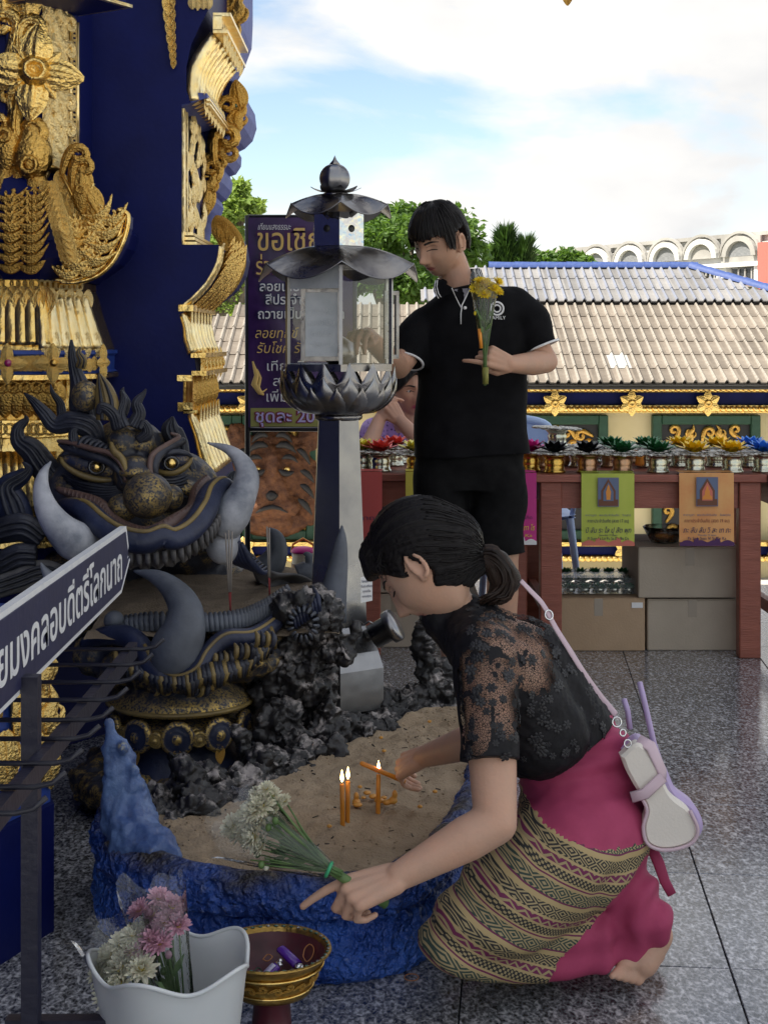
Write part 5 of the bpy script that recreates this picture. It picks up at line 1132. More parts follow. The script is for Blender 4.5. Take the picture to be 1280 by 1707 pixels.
# lotus bowl with zigzag rim
BPROF = spline([(lr(28), lpz(691)), (lr(60), lpz(685)), (lr(86), lpz(662)), (lr(94), lpz(634)), (lr(92), lpz(612))], 30)
def bowlfn(u, v):
    a = 2*math.pi*u; prof = BPROF; q = prof[min(29, int(v*29))]
    z = q[1]; pk = abs(((u*14) % 1)-.5)*2
    if v > .72: z = lpz(640)+(z-lpz(640))*(.05+1.25*pk)
    r = q[0]*(1+.018*math.cos(a*14)*(.2+v)); return (LX+math.cos(a)*r, LD+math.sin(a)*r, z)
MB().grid(bowlfn, 168, 26, cu=True).build('lotus_bowl', M_STLD, LT)
for row in (0, 1):
    for k in range(14):
        a = 2*math.pi*(k+.5*row)/14; mb = MB()
        def fn(u, v):
            vv = .12+v*(.72 if row == 0 else .55); prof = BPROF; i = vv*29; i0 = int(i); f = i-i0; q = prof[i0]*(1-f)+prof[min(29, i0+1)]*f
            w_ = .24*math.sin(math.pi*min(1, v*.80+.2))**.7*(1-.9*max(0, v-.6)/.4); an = a+(u-.5)*2*w_; bul = .004+.007*(1-((u-.5)*2)**2)*math.sin(math.pi*v)+.003*row
            return (LX+math.cos(an)*(q[0]+bul), LD+math.sin(an)*(q[0]+bul), q[1])
        mb.grid(fn, 6, 10); mb.build('lotus_petal', M_STLD if row else M_STL, LT)
MB().lathe([(lr(40), lpz(690)), (lr(40), lpz(697)), (lr(36), lpz(700)), (0, lpz(700))][::-1], 32, c=(LX, LD, 0)).build('pole_collar', M_STLD, LT)
# tapering pole, sloped foot
hexloft([(lr(53), lpz(1036)), (lr(38), lpz(697))], 'pole', M_STL)
hexloft([(lr(84), lpz(1172)), (lr(84), lpz(1105)), (lr(74), lpz(1078)), (lr(48), lpz(1037))], 'foot_tank', M_STL)
ax_ = Vector((.80, -.12, .48)).normalized(); rq = ax_.to_track_quat('Z', 'Y').to_matrix()
MB().lathe([(.036, 0), (.036, .05), (.047, .052), (.048, .072), (.044, .078), (.0, .079)], 28, c=P(622, 1062, LD-.10), rot=rq).build('filler_cap', M_STL, LT)
MB().lathe([(.018, 0), (.018, .055), (.022, .056), (.022, .07), (0, .07)], 20, c=P(612, 1060, LD-.05), rot=rq).build('filler_neck', M_STLD, LT)
MB().tube([P(600, 1036, LD-.14), P(607, 1042, LD-.14), P(615, 1036, LD-.15), P(622, 1040, LD-.15)], .003, 6).build('cap_chain', M_STLD, LT)
nn_ = Vector((.42, -.9, 0)).normalized(); tt_ = Vector((.9, .42, 0)); c = P(611, 982, LD-.14)
q = MB().add([c-tt_*.018+V(0, 0, -.038), c+tt_*.018+V(0, 0, -.034), c+tt_*.018+V(0, 0, .040), c-tt_*.018+V(0, 0, .034)], [(0, 1, 2, 3)]).build('paper_notice', M_WHITE, LT, smooth=False)
for i, s in enumerate(('โปรดเติมน้ำมัน', 'ในตะเกียง', 'ทุกครั้ง', 'ขอบคุณ')): text(s, .009, M_NAVY, LT, frame(c+nn_*.0015+V(0, 0, .022-i*.014)-wloc(LT), tt_, (0, 0, 1), nn_), .0002, width=.030 if i == 0 else None)
# ---------------------------------------------------------------- demon head fountain of dark painted stone
def stone(name, c1, c2, gold, gthr=.53, rough=.45, bump=.35, bscale=26, gn=.5, gcol=(.55, .38, .12)):
    """dark paint, gold dust on raised edges (true edge wear, by surface curvature)"""
    m = mat(name, c1, rough, col2=c2, nscale=9, nlo=.35, nhi=.7, bump=bump, bscale=bscale, bdist=.006, detail=7); t, b = nodes_of(m); l = t.links.new
    src = b.inputs['Base Color'].links[0].from_socket; ge = N(t, 'ShaderNodeNewGeometry'); n = N(t, 'ShaderNodeTexNoise'); n.inputs['Scale'].default_value = 30; n.inputs['Detail'].default_value = 6; tcn = N(t, 'ShaderNodeTexCoord'); l(tcn.outputs['Object'], n.inputs['Vector'])
    ad = N(t, 'ShaderNodeMath', operation='MULTIPLY_ADD'); ad.inputs[1].default_value = .16; l(n.outputs['Fac'], ad.inputs[0]); l(ge.outputs['Pointiness'], ad.inputs[2])
    mr = N(t, 'ShaderNodeMapRange'); mr.inputs[1].default_value = gthr+.08; mr.inputs[2].default_value = gthr+.15; mr.inputs[4].default_value = gold; l(ad.outputs[0], mr.inputs[0])
    n2 = N(t, 'ShaderNodeTexNoise'); n2.inputs['Scale'].default_value = 160; l(tcn.outputs['Object'], n2.inputs['Vector']); m2 = N(t, 'ShaderNodeMapRange'); m2.inputs[1].default_value = .40; m2.inputs[2].default_value = .55; l(n2.outputs['Fac'], m2.inputs[0])
    mu = N(t, 'ShaderNodeMath', operation='MULTIPLY'); l(mr.outputs[0], mu.inputs[0]); l(m2.outputs[0], mu.inputs[1])
    mx = N(t, 'ShaderNodeMix', data_type='RGBA'); mx.inputs[7].default_value = (*gcol, 1); l(mu.outputs[0], mx.inputs[0]); l(src, mx.inputs[6]); l(mx.outputs[2], b.inputs['Base Color'])
    mm = N(t, 'ShaderNodeMath', operation='MULTIPLY'); mm.inputs[1].default_value = .8; l(mu.outputs[0], mm.inputs[0]); l(mm.outputs[0], b.inputs['Metallic']); return m
M_DST = stone('dark blue black stone paint', (.010, .011, .017), (.045, .050, .072), 1.0, gthr=.503, bump=.75, bscale=38)
M_DBL = stone('dark blue stone paint', (.010, .014, .036), (.028, .038, .085), 1.0, gthr=.515, bump=.6, bscale=34)
M_TUSK = mat('weathered blue grey tusk', (.13, .15, .19), .55, col2=(.55, .56, .60), nscale=9, nlo=.32, nhi=.66, bump=.4, bscale=45, bdist=.004, detail=8)
M_TUSKD = mat('sooty grey tusk', (.045, .05, .06), .55, col2=(.16, .18, .22), nscale=5, nlo=.3, nhi=.75, bump=.4, bscale=45, bdist=.004, detail=8)
M_GUM = stone('red brown gum paint', (.09, .05, .04), (.16, .10, .085), .8, gcol=(.5, .33, .12))
M_FRILL = stone('ash grey frill', (.07, .07, .075), (.22, .21, .21), .0, rough=.8, bump=.6)
M_EYE = mat('glossy black eye', (.02, .022, .03), .15, coat=.6)
M_DUST = stone('dusty gold lid', (.14, .10, .04), (.30, .21, .07), .9, gthr=.47)
DH = thing('demon_head_fountain', 'dark blue demon head sculpture with grey curved tusks and wide open mouth', 'sculpture', (-.62, 4.2, 0))
def K(px, py, d, r): p = P(px, py, d); return (p.x, p.y, p.z, r/F*d)
def sw(name, m_, keys, n=30, sides=12, flat=1.0, up=None, par=None):
    mb = MB(); sweep(mb, [K(*k) for k in keys], n, sides, flat, up); return mb.build(name, m_, par or DH)
# skull: one continuous surface
mb = MB()
def el(px, py, d, rx, ry, rd, rot=None): k = d/F; mb.ell(P(px, py, d), (rx*k, rd*k, ry*k), 20, 14, rot)
el(205, 800, 4.42, 120, 92, 110); el(150, 820, 4.35, 75, 62, 60); el(300, 815, 4.42, 66, 62, 60); el(215, 745, 4.36, 62, 48, 55); el(222, 790, 4.22, 34, 34, 40); el(120, 860, 4.4, 60, 40, 50); el(330, 860, 4.45, 60, 40, 50); el(230, 870, 4.36, 110, 40, 70)
el(205, 741, 4.24, 26, 31, 30); el(237, 739, 4.25, 22, 28, 28)                      # forehead bosses
el(221, 771, 4.19, 27, 12, 20); el(224, 787, 4.17, 29, 12, 20)                       # nose wrinkles
el(150, 835, 4.26, 62, 16, 34, Matrix.Rotation(R(-8), 3, 'Y')); el(305, 812, 4.30, 45, 14, 30, Matrix.Rotation(R(14), 3, 'Y'))    # cheeks
nm, co, no = remesh(mb, .0075, 3); d_ = vnoise(co, 14, 1, 3); g_ = np.sin((co[:, 2]*2.2+co[:, 0]*.6+.05*d_)*190)*.0018*(co[:, 2] > P(0, 735, 4.3).z)*0; co = co+no*(d_*.004+g_)[:, None]; set_co(nm, co); finish(nm, 'face', M_DST, DH)
def ball(name, px, py, d, r, m_=M_DST, sx=1, sz=1): k = r/F*d; return MB().ell(P(px, py, d), (k*sx, k, k*sz), 28, 18).build(name, m_, DH)
ball('nose', 246, 826, 4.09, 41, sz=.95); ball('nostril', 205, 846, 4.12, 27, sz=.85); ball('nostril', 284, 829, 4.16, 22)
# eyes
def eye(cx, cy, d, w_, h_, tilt, pr, ex=None):
    k = d/F; rot = Matrix.Rotation(R(tilt), 3, 'Y'); c = P(cx, cy, d)
    EB = MB().ell(c, (w_*k, 16*k, h_*k), 28, 16, rot).build('eyeball', M_DBL, DH)
    e = P(cx+(ex or 0), cy+(1 if ex else 0), d)-V(0, 15*k, 0)
    MB().tube([e+V(math.cos(a)*pr*1.5*k, 0, math.sin(a)*pr*1.3*k) for a in [i*.524 for i in range(12)]], 3.2*k, 6, closed=True).build('iris_ring', M_EYE, EB)
    MB().ell(e-V(0, 2*k, 0), (pr*k, 5*k, pr*k), 16, 10).build('pupil', M_GOLD, EB)
    for sgn, nm_, m_ in ((1, 'upper_lid', M_DST), (-1, 'lower_lid', M_DUST)):
        pts = []; rad = []
        for i in range(18):
            t = i/17; x = (t*2-1)*w_*1.05; z = sgn*h_*1.12*math.sqrt(max(0, 1-(t*2-1)**2))**1.2
            pts.append(c+rot @ V(x*k, -13*k*math.sqrt(max(.0, 1-(t*2-1)**2)), z*k)); rad.append((3.2+2.6*math.sin(t*math.pi))*k)
        MB().tube(pts, rad, 8).build(nm_, m_, EB)
eye(154, 776, 4.245, 52, 17, 16, 8.5, 10); eye(289, 770, 4.27, 30, 15, -14, 8, -1)
# brows: gold edged ridges with a trailing point, above and inside each eye
sw('brow', M_DST, [(100, 740, 4.26, 5), (118, 748, 4.24, 11), (150, 757, 4.21, 13), (180, 768, 4.19, 11), (200, 785, 4.17, 9), (206, 808, 4.17, 4)], flat=.75)
sw('brow_edge', M_GUM, [(97, 735, 4.24, 4), (120, 738, 4.22, 6), (152, 748, 4.19, 6), (186, 757, 4.17, 6), (206, 780, 4.155, 5.5), (209, 803, 4.155, 3)], flat=.8)
sw('brow_edge', M_DUST, [(185, 738, 4.18, 3), (190, 752, 4.165, 6), (204, 766, 4.155, 6), (211, 790, 4.15, 3)])
sw('brow', M_DST, [(262, 800, 4.2, 4), (258, 778, 4.2, 9), (266, 757, 4.22, 10), (286, 742, 4.26, 10), (306, 735, 4.3, 7)], flat=.8)
sw('brow_edge', M_GUM, [(259, 805, 4.18, 3), (250, 782, 4.18, 6), (254, 760, 4.2, 7), (275, 744, 4.23, 6), (298, 729, 4.28, 5), (284, 722, 4.28, 3)], flat=.8)
for i in range(7):
    sw('brow_hair', M_DST, [(130+i*8, 742+i*2.2, 4.20, 3), (140+i*7.5, 730+i*3, 4.21, 4), (155+i*6, 727+i*4, 4.23, 2)], 10, 6)
    sw('cheek_line', M_DST, [(104+i*4, 792+i*6, 4.26, 2.6), (140+i*3, 806+i*5.5, 4.225, 3.6), (185, 812+i*4, 4.21, 3.2), (205, 806+i*3, 4.21, 1.5)], 14, 6)
    sw('cheek_line', M_DST, [(265, 798+i*4, 4.22, 1.5), (288, 800+i*4.5, 4.235, 3.2), (312, 792+i*6, 4.26, 2.4)], 12, 6)
# crown: flame tongues
def flame(keys, m_=M_DST, ridge=True, nm='crown_flame'):
    FL = sw(nm, m_, keys, 30, 12, .6, (0, -1, 0))
    if ridge:
        for o_ in (-.42, 0, .42):
            kk = []
            for i, k in enumerate(keys):
                a = keys[max(0, i-1)]; b = keys[min(len(keys)-1, i+1)]; tx, ty = b[0]-a[0], b[1]-a[1]; L_ = math.hypot(tx, ty) or 1
                kk.append((k[0]-ty/L_*k[3]*o_, k[1]+tx/L_*k[3]*o_, k[2]-k[3]*.55/F*k[2], max(.6, k[3]*.18)))
            sw('flame_ridge', M_DST if o_ else M_DUST if m_ is M_DUST else M_DST, kk, 24, 6, par=FL)
flame([(165, 735, 4.25, 12), (150, 712, 4.24, 20), (120, 703, 4.24, 19), (92, 708, 4.25, 15), (75, 690, 4.25, 12), (55, 668, 4.26, 7), (40, 655, 4.27, 1.5)])
flame([(118, 705, 4.28, 10), (104, 692, 4.28, 9), (100, 672, 4.29, 7), (88, 655, 4.29, 4), (84, 640, 4.3, 1)])
flame([(90, 800, 4.34, 22), (70, 775, 4.33, 24), (52, 750, 4.33, 21), (32, 735, 4.33, 15), (30, 715, 4.33, 10), (43, 700, 4.34, 6), (42, 692, 4.34, 1.5)])
flame([(150, 760, 4.22, 6), (128, 745, 4.22, 9), (122, 722, 4.22, 8), (130, 712, 4.22, 3)])
flame([(35, 880, 4.3, 26), (20, 840, 4.3, 28), (12, 812, 4.3, 20), (36, 795, 4.3, 14), (48, 782, 4.3, 8), (38, 770, 4.3, 2)], M_DBL)
flame([(70, 900, 4.24, 20), (40, 880, 4.24, 24), (5, 885, 4.24, 22), (-20, 900, 4.24, 14)])
flame([(60, 930, 4.2, 22), (30, 930, 4.2, 24), (0, 945, 4.2, 22), (-30, 960, 4.2, 14)], M_DST)
flame([(110, 965, 4.22, 20), (70, 955, 4.2, 22), (30, 968, 4.18, 20), (-20, 985, 4.16, 18)], M_FRILL)
flame([(145, 705, 4.27, 24), (138, 672, 4.27, 24), (132, 640, 4.28, 16), (124, 612, 4.28, 10), (120, 588, 4.28, 7), (119, 566, 4.28, 2)])
ball('crown_bulb', 142, 660, 4.22, 23, sz=1.15); flame([(134, 612, 4.25, 9), (137, 600, 4.24, 8), (131, 588, 4.24, 5), (134, 578, 4.24, 1.5)], M_DUST)
flame([(178, 700, 4.2, 18), (178, 672, 4.2, 20), (172, 645, 4.21, 14), (165, 622, 4.22, 2)], M_DUST)
flame([(196, 715, 4.2, 10), (188, 690, 4.18, 10), (170, 678, 4.17, 8), (163, 690, 4.17, 4)])
flame([(206, 712, 4.2, 12), (200, 690, 4.2, 9), (206, 668, 4.21, 7), (202, 650, 4.22, 2)])
flame([(222, 712, 4.22, 14), (232, 690, 4.23, 11), (228, 672, 4.24, 9), (240, 655, 4.25, 4), (243, 648, 4.25, 1)])
flame([(204, 690, 4.26, 9), (210, 672, 4.27, 8), (204, 655, 4.27, 5), (206, 645, 4.27, 1)])
flame([(230, 735, 4.21, 9), (246, 722, 4.21, 10), (240, 706, 4.21, 7), (233, 714, 4.2, 3)])
flame([(300, 775, 4.36, 18), (296, 740, 4.36, 18), (285, 715, 4.36, 17), (288, 694, 4.36, 2)])
flame([(318, 800, 4.36, 16), (308, 768, 4.36, 14), (300, 745, 4.36, 10), (295, 730, 4.36, 3)])
flame([(345, 830, 4.42, 14), (338, 800, 4.42, 13), (330, 782, 4.42, 9), (331, 768, 4.42, 1.5)], M_DST)
flame([(360, 815, 4.4, 14), (345, 795, 4.4, 12), (330, 785, 4.4, 8), (322, 775, 4.4, 2)], M_DUST)
flame([(388, 840, 4.45, 12), (380, 815, 4.45, 12), (385, 795, 4.45, 8), (392, 785, 4.45, 2)], M_TUSKD)
# gums and upper lip
gum = [(96, 815, 4.20, 5), (130, 828, 4.16, 10), (165, 842, 4.12, 12), (185, 868, 4.08, 14), (215, 884, 4.04, 13), (250, 890, 4.02, 14), (290, 872, 4.06, 15), (322, 850, 4.14, 14), (330, 818, 4.2, 12), (345, 800, 4.26, 9)]
GUM = sw('gum', M_GUM, gum, 60, 12)
gs = spline([K(*k) for k in gum], 46)
for i, q in enumerate(gs[2:]):
    MB().tube([V(q[0], q[1]-q[3]*.5, q[2]+q[3]*.9), V(q[0], q[1]-q[3]*1.05, q[2]), V(q[0]+.002, q[1]-q[3]*.6, q[2]-q[3]*.9)], [.0035, .0055, .003], 6).build('gum_fold', M_GUM, GUM)
lip = [(88, 850, 4.14, 8), (112, 845, 4.10, 17), (142, 852, 4.05, 21), (170, 876, 4.0, 22), (200, 895, 3.97, 23), (240, 903, 3.96, 23), (270, 893, 3.97, 22), (290, 898, 3.98, 21), (318, 882, 4.02, 22), (340, 852, 4.08, 22), (352, 822, 4.14, 20), (372, 806, 4.2, 14), (392, 818, 4.24, 8)]
ULP = sw('upper_lip', M_DBL, lip, 70, 16, .9)
sw('upper_lip_edge', M_DUST, [(k[0]+2, k[1]-k[3]*.72, k[2]-k[3]*.45/F*k[2], max(2, k[3]*.20)) for k in lip[1:]], 60, 8, par=ULP)
# ribbed grey frill below the lip
fr = spline([(130, 895, 4.05), (180, 918, 4.0), (240, 928, 3.98), (300, 918, 4.0), (345, 890, 4.06), (366, 862, 4.12)], 44)
mb = MB(); mb.grid(lambda u, v: P(fr[int(u*43)][0]+(fr[int(u*43)][0]-250)*.0*v, fr[int(u*43)][1]-14+v*34+4*math.sin(u*43*1.9)*v, fr[int(u*43)][2]+.02+.10*v+.006*math.sin(u*43*2.2)), 43, 8); FRL = mb.build('frill', M_FRILL, DH)
for i in range(2, 43, 2):
    a = fr[i]; MB().tube([P(a[0], a[1]-6, a[2]), P(a[0]+1, a[1]+8, a[2]+.02), P(a[0]+3, a[1]+19, a[2]+.07)], [.007, .008, .003], 7).build('frill_rib', M_FRILL, FRL)
# tusks
sw('tusk', M_TUSK, [(140, 908, 4.02, 30), (122, 900, 3.98, 33), (98, 878, 3.95, 26), (78, 848, 3.94, 20), (69, 815, 3.95, 14), (73, 788, 3.97, 8), (85, 769, 3.98, 1.5)], 34, 16)
sw('tusk', M_TUSK, [(372, 878, 4.2, 30), (385, 855, 4.18, 34), (404, 824, 4.18, 25), (412, 795, 4.2, 20), (402, 768, 4.22, 14), (380, 749, 4.24, 8), (346, 738, 4.26, 1.5)], 36, 16)
sw('tusk', M_TUSKD, [(300, 1108, 3.82, 34), (292, 1088, 3.80, 43), (306, 1052, 3.80, 37), (308, 1015, 3.82, 29), (290, 985, 3.85, 21), (262, 963, 3.88, 13), (224, 952, 3.92, 2)], 38, 18)
sw('small_tusk', M_TUSK, [(92, 985, 3.98, 12), (84, 965, 3.98, 11), (74, 950, 3.98, 6), (68, 938, 3.98, 1)], 16, 10)
sw('small_tusk', M_TUSKD, [(425, 955, 4.5, 22), (448, 945, 4.5, 24), (462, 920, 4.5, 18), (460, 895, 4.5, 12), (448, 880, 4.5, 2)], 22, 12)
sw('small_tusk', M_TUSKD, [(500, 958, 4.55, 18), (512, 950, 4.55, 17), (519, 938, 4.55, 12), (512, 925, 4.55, 6), (505, 924, 4.55, 1)], 18, 12)
sw('tooth', M_TUSKD, [(552, 1035, 4.2, 26), (556, 990, 4.2, 22), (564, 940, 4.2, 16), (569, 900, 4.2, 9), (570, 876, 4.2, 1.5)], 22, 12)
ball('jaw_knob', 190, 1035, 3.95, 17, M_TUSKD); ball('cheek_knob', 372, 905, 4.22, 30, M_TUSK, sz=1.2)
for i in range(6): sw('jaw_feather', M_DBL, [(372+i*6, 890+i*3, 4.2, 4), (382+i*7, 925+i*2, 4.22, 7), (402+i*7, 940+i*3, 4.26, 5), (424+i*5, 930+i*4, 4.3, 2)], 14, 8)
mb = MB(); mb.grid(lambda u, v: P(368+u*160+10*math.sin(v*7), 905+u*72+v*(26+10*math.sin(u*16))-8*math.sin(u*9), 4.22+u*.32+v*.06), 30, 8); mb.build('far_frill', M_FRILL, DH)
# neck / throat behind the mouth, dark interior
mb = MB(); el(255, 985, 4.70, 190, 75, 70); el(130, 990, 4.55, 95, 80, 70); el(420, 1000, 4.75, 120, 60, 60); el(250, 880, 4.62, 150, 90, 60)
nm, co, no = remesh(mb, .014, 2); d_ = vnoise(co, 12, 5, 3); co = co+no*(d_*.008)[:, None]; set_co(nm, co); finish(nm, 'throat', M_DST, DH)
# sand bed in the mouth
M_SAND = mat('damp grey brown sand', (.155, .115, .075), .95, col2=(.26, .20, .14), nscale=22, nlo=.3, nhi=.7, bump=.9, bscale=160, bdist=.006, detail=8)
zs = P(0, 1000, 4.3).z
def sandf(u, v):
    x = P(150, 0, 3.95).x+(P(575, 0, 4.5).x-P(150, 0, 3.95).x)*u; y = 3.86+.80*v+.10*u
    return (x, y, zs+.012*mnoise.fractal(Vector((x*7, y*7, 1)), 1, 2, 4)-.03*(1-v)**3+.03*v)
MB().grid(sandf, 60, 46).build('mouth_sand', M_SAND, DH)
# lower jaw: lip, frills and body
jl = [(140, 1075, 3.98, 10), (175, 1060, 3.93, 16), (215, 1062, 3.88, 18), (240, 1085, 3.83, 18), (258, 1118, 3.79, 18), (290, 1136, 3.77, 17), (325, 1124, 3.77, 17), (345, 1092, 3.80, 16), (375, 1066, 3.84, 16), (420, 1062, 3.89, 16), (455, 1040, 3.95, 15), (476, 1012, 4.0, 10)]
sw('lower_lip', M_DBL, jl, 70, 14); sw('lower_lip_edge', M_DUST, [(k[0]+1, k[1]-k[3]*.55, k[2]-k[3]*.65/F*k[2], max(2, k[3]*.20)) for k in jl[3:]], 50, 8)
jb = spline([(196, 1048, 3.96), (260, 1040, 3.93), (340, 1042, 3.92), (400, 1036, 3.94), (440, 1020, 3.98), (480, 995, 4.04)], 40)
for i in range(40):
    a = jb[i]; MB().tube([P(a[0]-2, a[1]-18, a[2]+.04), P(a[0], a[1]-8, a[2]-.005), P(a[0]+2, a[1]+12, a[2]-.02)], [.006, .010, .007], 7).build('gum_rib', M_TUSKD, DH)
mb = MB()
for (x, y, d, a_, b__, c_) in ((220, 1115, 3.98, 60, 36, 50), (300, 1130, 3.93, 80, 34, 50), (390, 1100, 3.98, 80, 36, 50), (450, 1070, 4.05, 50, 40, 50), (330, 1075, 4.05, 120, 30, 60), (180, 1090, 4.05, 60, 40, 50)): el(x, y, d, a_, b__, c_)
nm, co, no = remesh(mb, .009, 2); d_ = vnoise(co, 24, 8, 4); co = co+no*(d_*.010)[:, None]; set_co(nm, co); finish(nm, 'lower_jaw', M_DST, DH)
lf = spline([(196, 1120, 3.86), (250, 1142, 3.80), (300, 1155, 3.77), (345, 1142, 3.77), (390, 1132, 3.80), (430, 1105, 3.86), (455, 1080, 3.92)], 40)
for i in range(0, 40, 1):
    a = lf[i]; MB().tube([P(a[0]-4, a[1]-34, a[2]-.005), P(a[0], a[1]-14, a[2]-.035), P(a[0]+4*math.sin(i), a[1]+4+5*math.sin(i*.9), a[2]-.012)], [.006, .011, .004], 7).build('jaw_frill', M_DST if i % 3 else M_DUST, DH)
for (x, y, s_) in ((370, 1098, 1), (405, 1085, 1.1), (330, 1148, .9), (275, 1146, .9), (440, 1065, 1)):
    for k in range(4): sw('jaw_curl', M_DST if k % 2 else M_DUST, [(x-14+k*9, y-12, 3.80, 2), (x-10+k*9, y-2, 3.785, 5*s_), (x-12+k*9, y+10, 3.785, 4*s_), (x-18+k*9, y+14, 3.79, 1.5)], 10, 7)
# pedestal: dished plate with gold rim on scroll bosses
PC = P(300, 1180, 4.0); 
def pz(py): return P(0, py, 3.85).z
mb = MB(); pr = 122/F*4.0
mb.lathe([(pr*.30, pz(1215)), (pr*.62, pz(1208)), (pr*.98, pz(1196)), (pr*1.0, pz(1186)), (pr*.90, pz(1168)), (pr*.72, pz(1150)), (pr*.60, pz(1120))], 72, c=(PC.x, 4.02, 0), wave=lambda a, z: 1+.010*math.cos(a*44)*(z > pz(1180))); mb.build('plate', M_DST, DH)
MB().tube([(PC.x+math.cos(a)*pr*1.0, 4.02+math.sin(a)*pr*1.0, pz(1190)) for a in [2*math.pi*i/60 for i in range(60)]], .006, 8, closed=True).build('plate_rim', M_DUST, DH)
MB().lathe([(pr*1.05, 0), (pr*1.05, .08), (pr*.88, .12), (pr*.72, .16), (pr*.75, pz(1250)), (pr*.9, pz(1225)), (pr*.6, pz(1212))], 48, c=(PC.x, 4.02, 0)).build('pedestal_drum', M_DBL, DH)
for i in range(11):
    a = R(-170+i*17); c = V(PC.x+math.cos(a)*pr*.90, 4.02+math.sin(a)*pr*.90, pz(1232)+.004*(i % 2)); n_ = V(math.cos(a), math.sin(a), 0); rq = n_.to_track_quat('Z', 'Y').to_matrix()
    r = .045 if i % 2 else .022
    MB().lathe([(r, 0), (r*1.02, .012), (r*.8, .02), (r*.7, .016), (r*.55, .022), (r*.4, .018), (r*.2, .028), (0, .028)], 20, c=c, rot=rq).build('boss', M_DBL if i % 2 else M_DUST, DH)
    if i % 2: orn('leaf', DH, c+n_*.02-V(0, 0, .05), (-n_.y, n_.x, 0), (0, 0, -1), .05, mt=M_GOLD_D)
mb = MB()
for k in range(26):
    a = random.uniform(0, 6.28); mb.ell((PC.x-.02+math.cos(a)*.21, 4.02+math.sin(a)*.2, .05+.03*random.random()), (.07, .07, .05), 10, 8)
nm, co, no = remesh(mb, .01, 2); d_ = vnoise(co, 22, 3, 4); co = co+no*(d_*.016)[:, None]; set_co(nm, co); finish(nm, 'pedestal_foot', M_DST, DH)
# incense sticks
M_STICK = mat('red incense stick', (.22, .03, .03), .8); M_ASH = mat('grey incense paste', (.28, .25, .22), .9)
for i, (x0, y0, x1, y1, d) in enumerate(((376, 888, 384, 1022, 4.0), (381, 884, 385, 1022, 4.0), (387, 886, 384, 1022, 4.0), (445, 878, 449, 990, 4.15), (449, 880, 450, 992, 4.15))):
    T_ = thing('incense_stick', ('incense stick left in the trio burning in the stone mouth', 'incense stick in the middle of the trio in the stone mouth', 'incense stick right in the trio burning in the stone mouth', 'left incense stick of the pair near the lantern pole', 'right incense stick of the pair near the lantern pole')[i], 'incense', P(x1, y1+4, d), group='incense sticks in the mouth sand')
    a, b = P(x1, y1+4, d), P(x0, y0, d); m_ = a.lerp(b, .28)
    MB().tube([a, m_], .0017, 6).build('stick', M_STICK, T_); MB().tube([m_, b], .0026, 6).build('paste', M_ASH, T_)
# ---------------------------------------------------------------- blue boat-shaped candle trough with sand
M_ROUGHB = stone('rough cobalt stone paint', (.012, .05, .27), (.045, .15, .58), .5, gthr=.56, rough=.30, bump=1.0, bscale=48, gcol=(.45, .48, .5))
def soot(m, z0, z1, dark=(.035, .03, .028)):
    """grime gathered on the rim: dirt with its own outline, by height and noise"""
    t, b = nodes_of(m); l = t.links.new; src = b.inputs['Base Color'].links[0].from_socket; ge = N(t, 'ShaderNodeNewGeometry'); sx = N(t, 'ShaderNodeSeparateXYZ'); l(ge.outputs['Position'], sx.inputs[0])
    n = N(t, 'ShaderNodeTexNoise'); n.inputs['Scale'].default_value = 9; n.inputs['Detail'].default_value = 6; l(ge.outputs['Position'], n.inputs['Vector'])
    a = N(t, 'ShaderNodeMath', operation='MULTIPLY_ADD'); a.inputs[1].default_value = .14; l(n.outputs['Fac'], a.inputs[0]); l(sx.outputs['Z'], a.inputs[2])
    mr = N(t, 'ShaderNodeMapRange'); mr.inputs[1].default_value = z0+.07; mr.inputs[2].default_value = z1+.07; l(a.outputs[0], mr.inputs[0]); mx = N(t, 'ShaderNodeMix', data_type='RGBA'); mx.inputs[7].default_value = (*dark, 1)
    l(mr.outputs[0], mx.inputs[0]); l(src, mx.inputs[6]); l(mx.outputs[2], b.inputs['Base Color'])
M_RIMB = stone('sooty cobalt rim paint', (.012, .045, .24), (.04, .13, .50), .5, gthr=.55, rough=.33, bump=1.0, bscale=48, gcol=(.4, .42, .42)); soot(M_RIMB, .165, .215)
for m_ in (M_ROUGHB, M_RIMB):                         # chipped cement relief
    t, b = nodes_of(m_); l = t.links.new; tcn = N(t, 'ShaderNodeTexCoord'); vo = N(t, 'ShaderNodeTexVoronoi', feature='F1'); vo.inputs['Scale'].default_value = 62; nn = N(t, 'ShaderNodeTexNoise'); nn.inputs['Scale'].default_value = 30; nn.inputs['Detail'].default_value = 5; mxv = N(t, 'ShaderNodeMix', data_type='VECTOR'); mxv.inputs[0].default_value = .06; l(tcn.outputs['Object'], mxv.inputs[4]); l(tcn.outputs['Object'], nn.inputs['Vector']); l(nn.outputs['Color'], mxv.inputs[5]); l(mxv.outputs[1], vo.inputs['Vector'])
    bp = N(t, 'ShaderNodeBump'); bp.inputs['Strength'].default_value = .9; bp.inputs['Distance'].default_value = .012; l(vo.outputs['Distance'], bp.inputs['Height']); l(b.inputs['Normal'].links[0].from_socket, bp.inputs['Normal']); l(bp.outputs[0], b.inputs['Normal'])
TR = thing('candle_trough', 'rough cobalt blue boat-shaped stone trough filled with sand', 'trough', (-.2, 3.2, 0))
cv = spline([(-.62, 3.42), (-.605, 3.26), (-.545, 3.10), (-.42, 2.98), (-.25, 2.915), (-.09, 2.905), (.04, 2.97), (.13, 3.15), (.21, 3.42), (.265, 3.75), (.29, 4.05), (.285, 4.35)], 260)
def cpt(u): i = u*259; i0 = min(258, int(i)); f = i-i0; return cv[i0]*(1-f)+cv[i0+1]*f
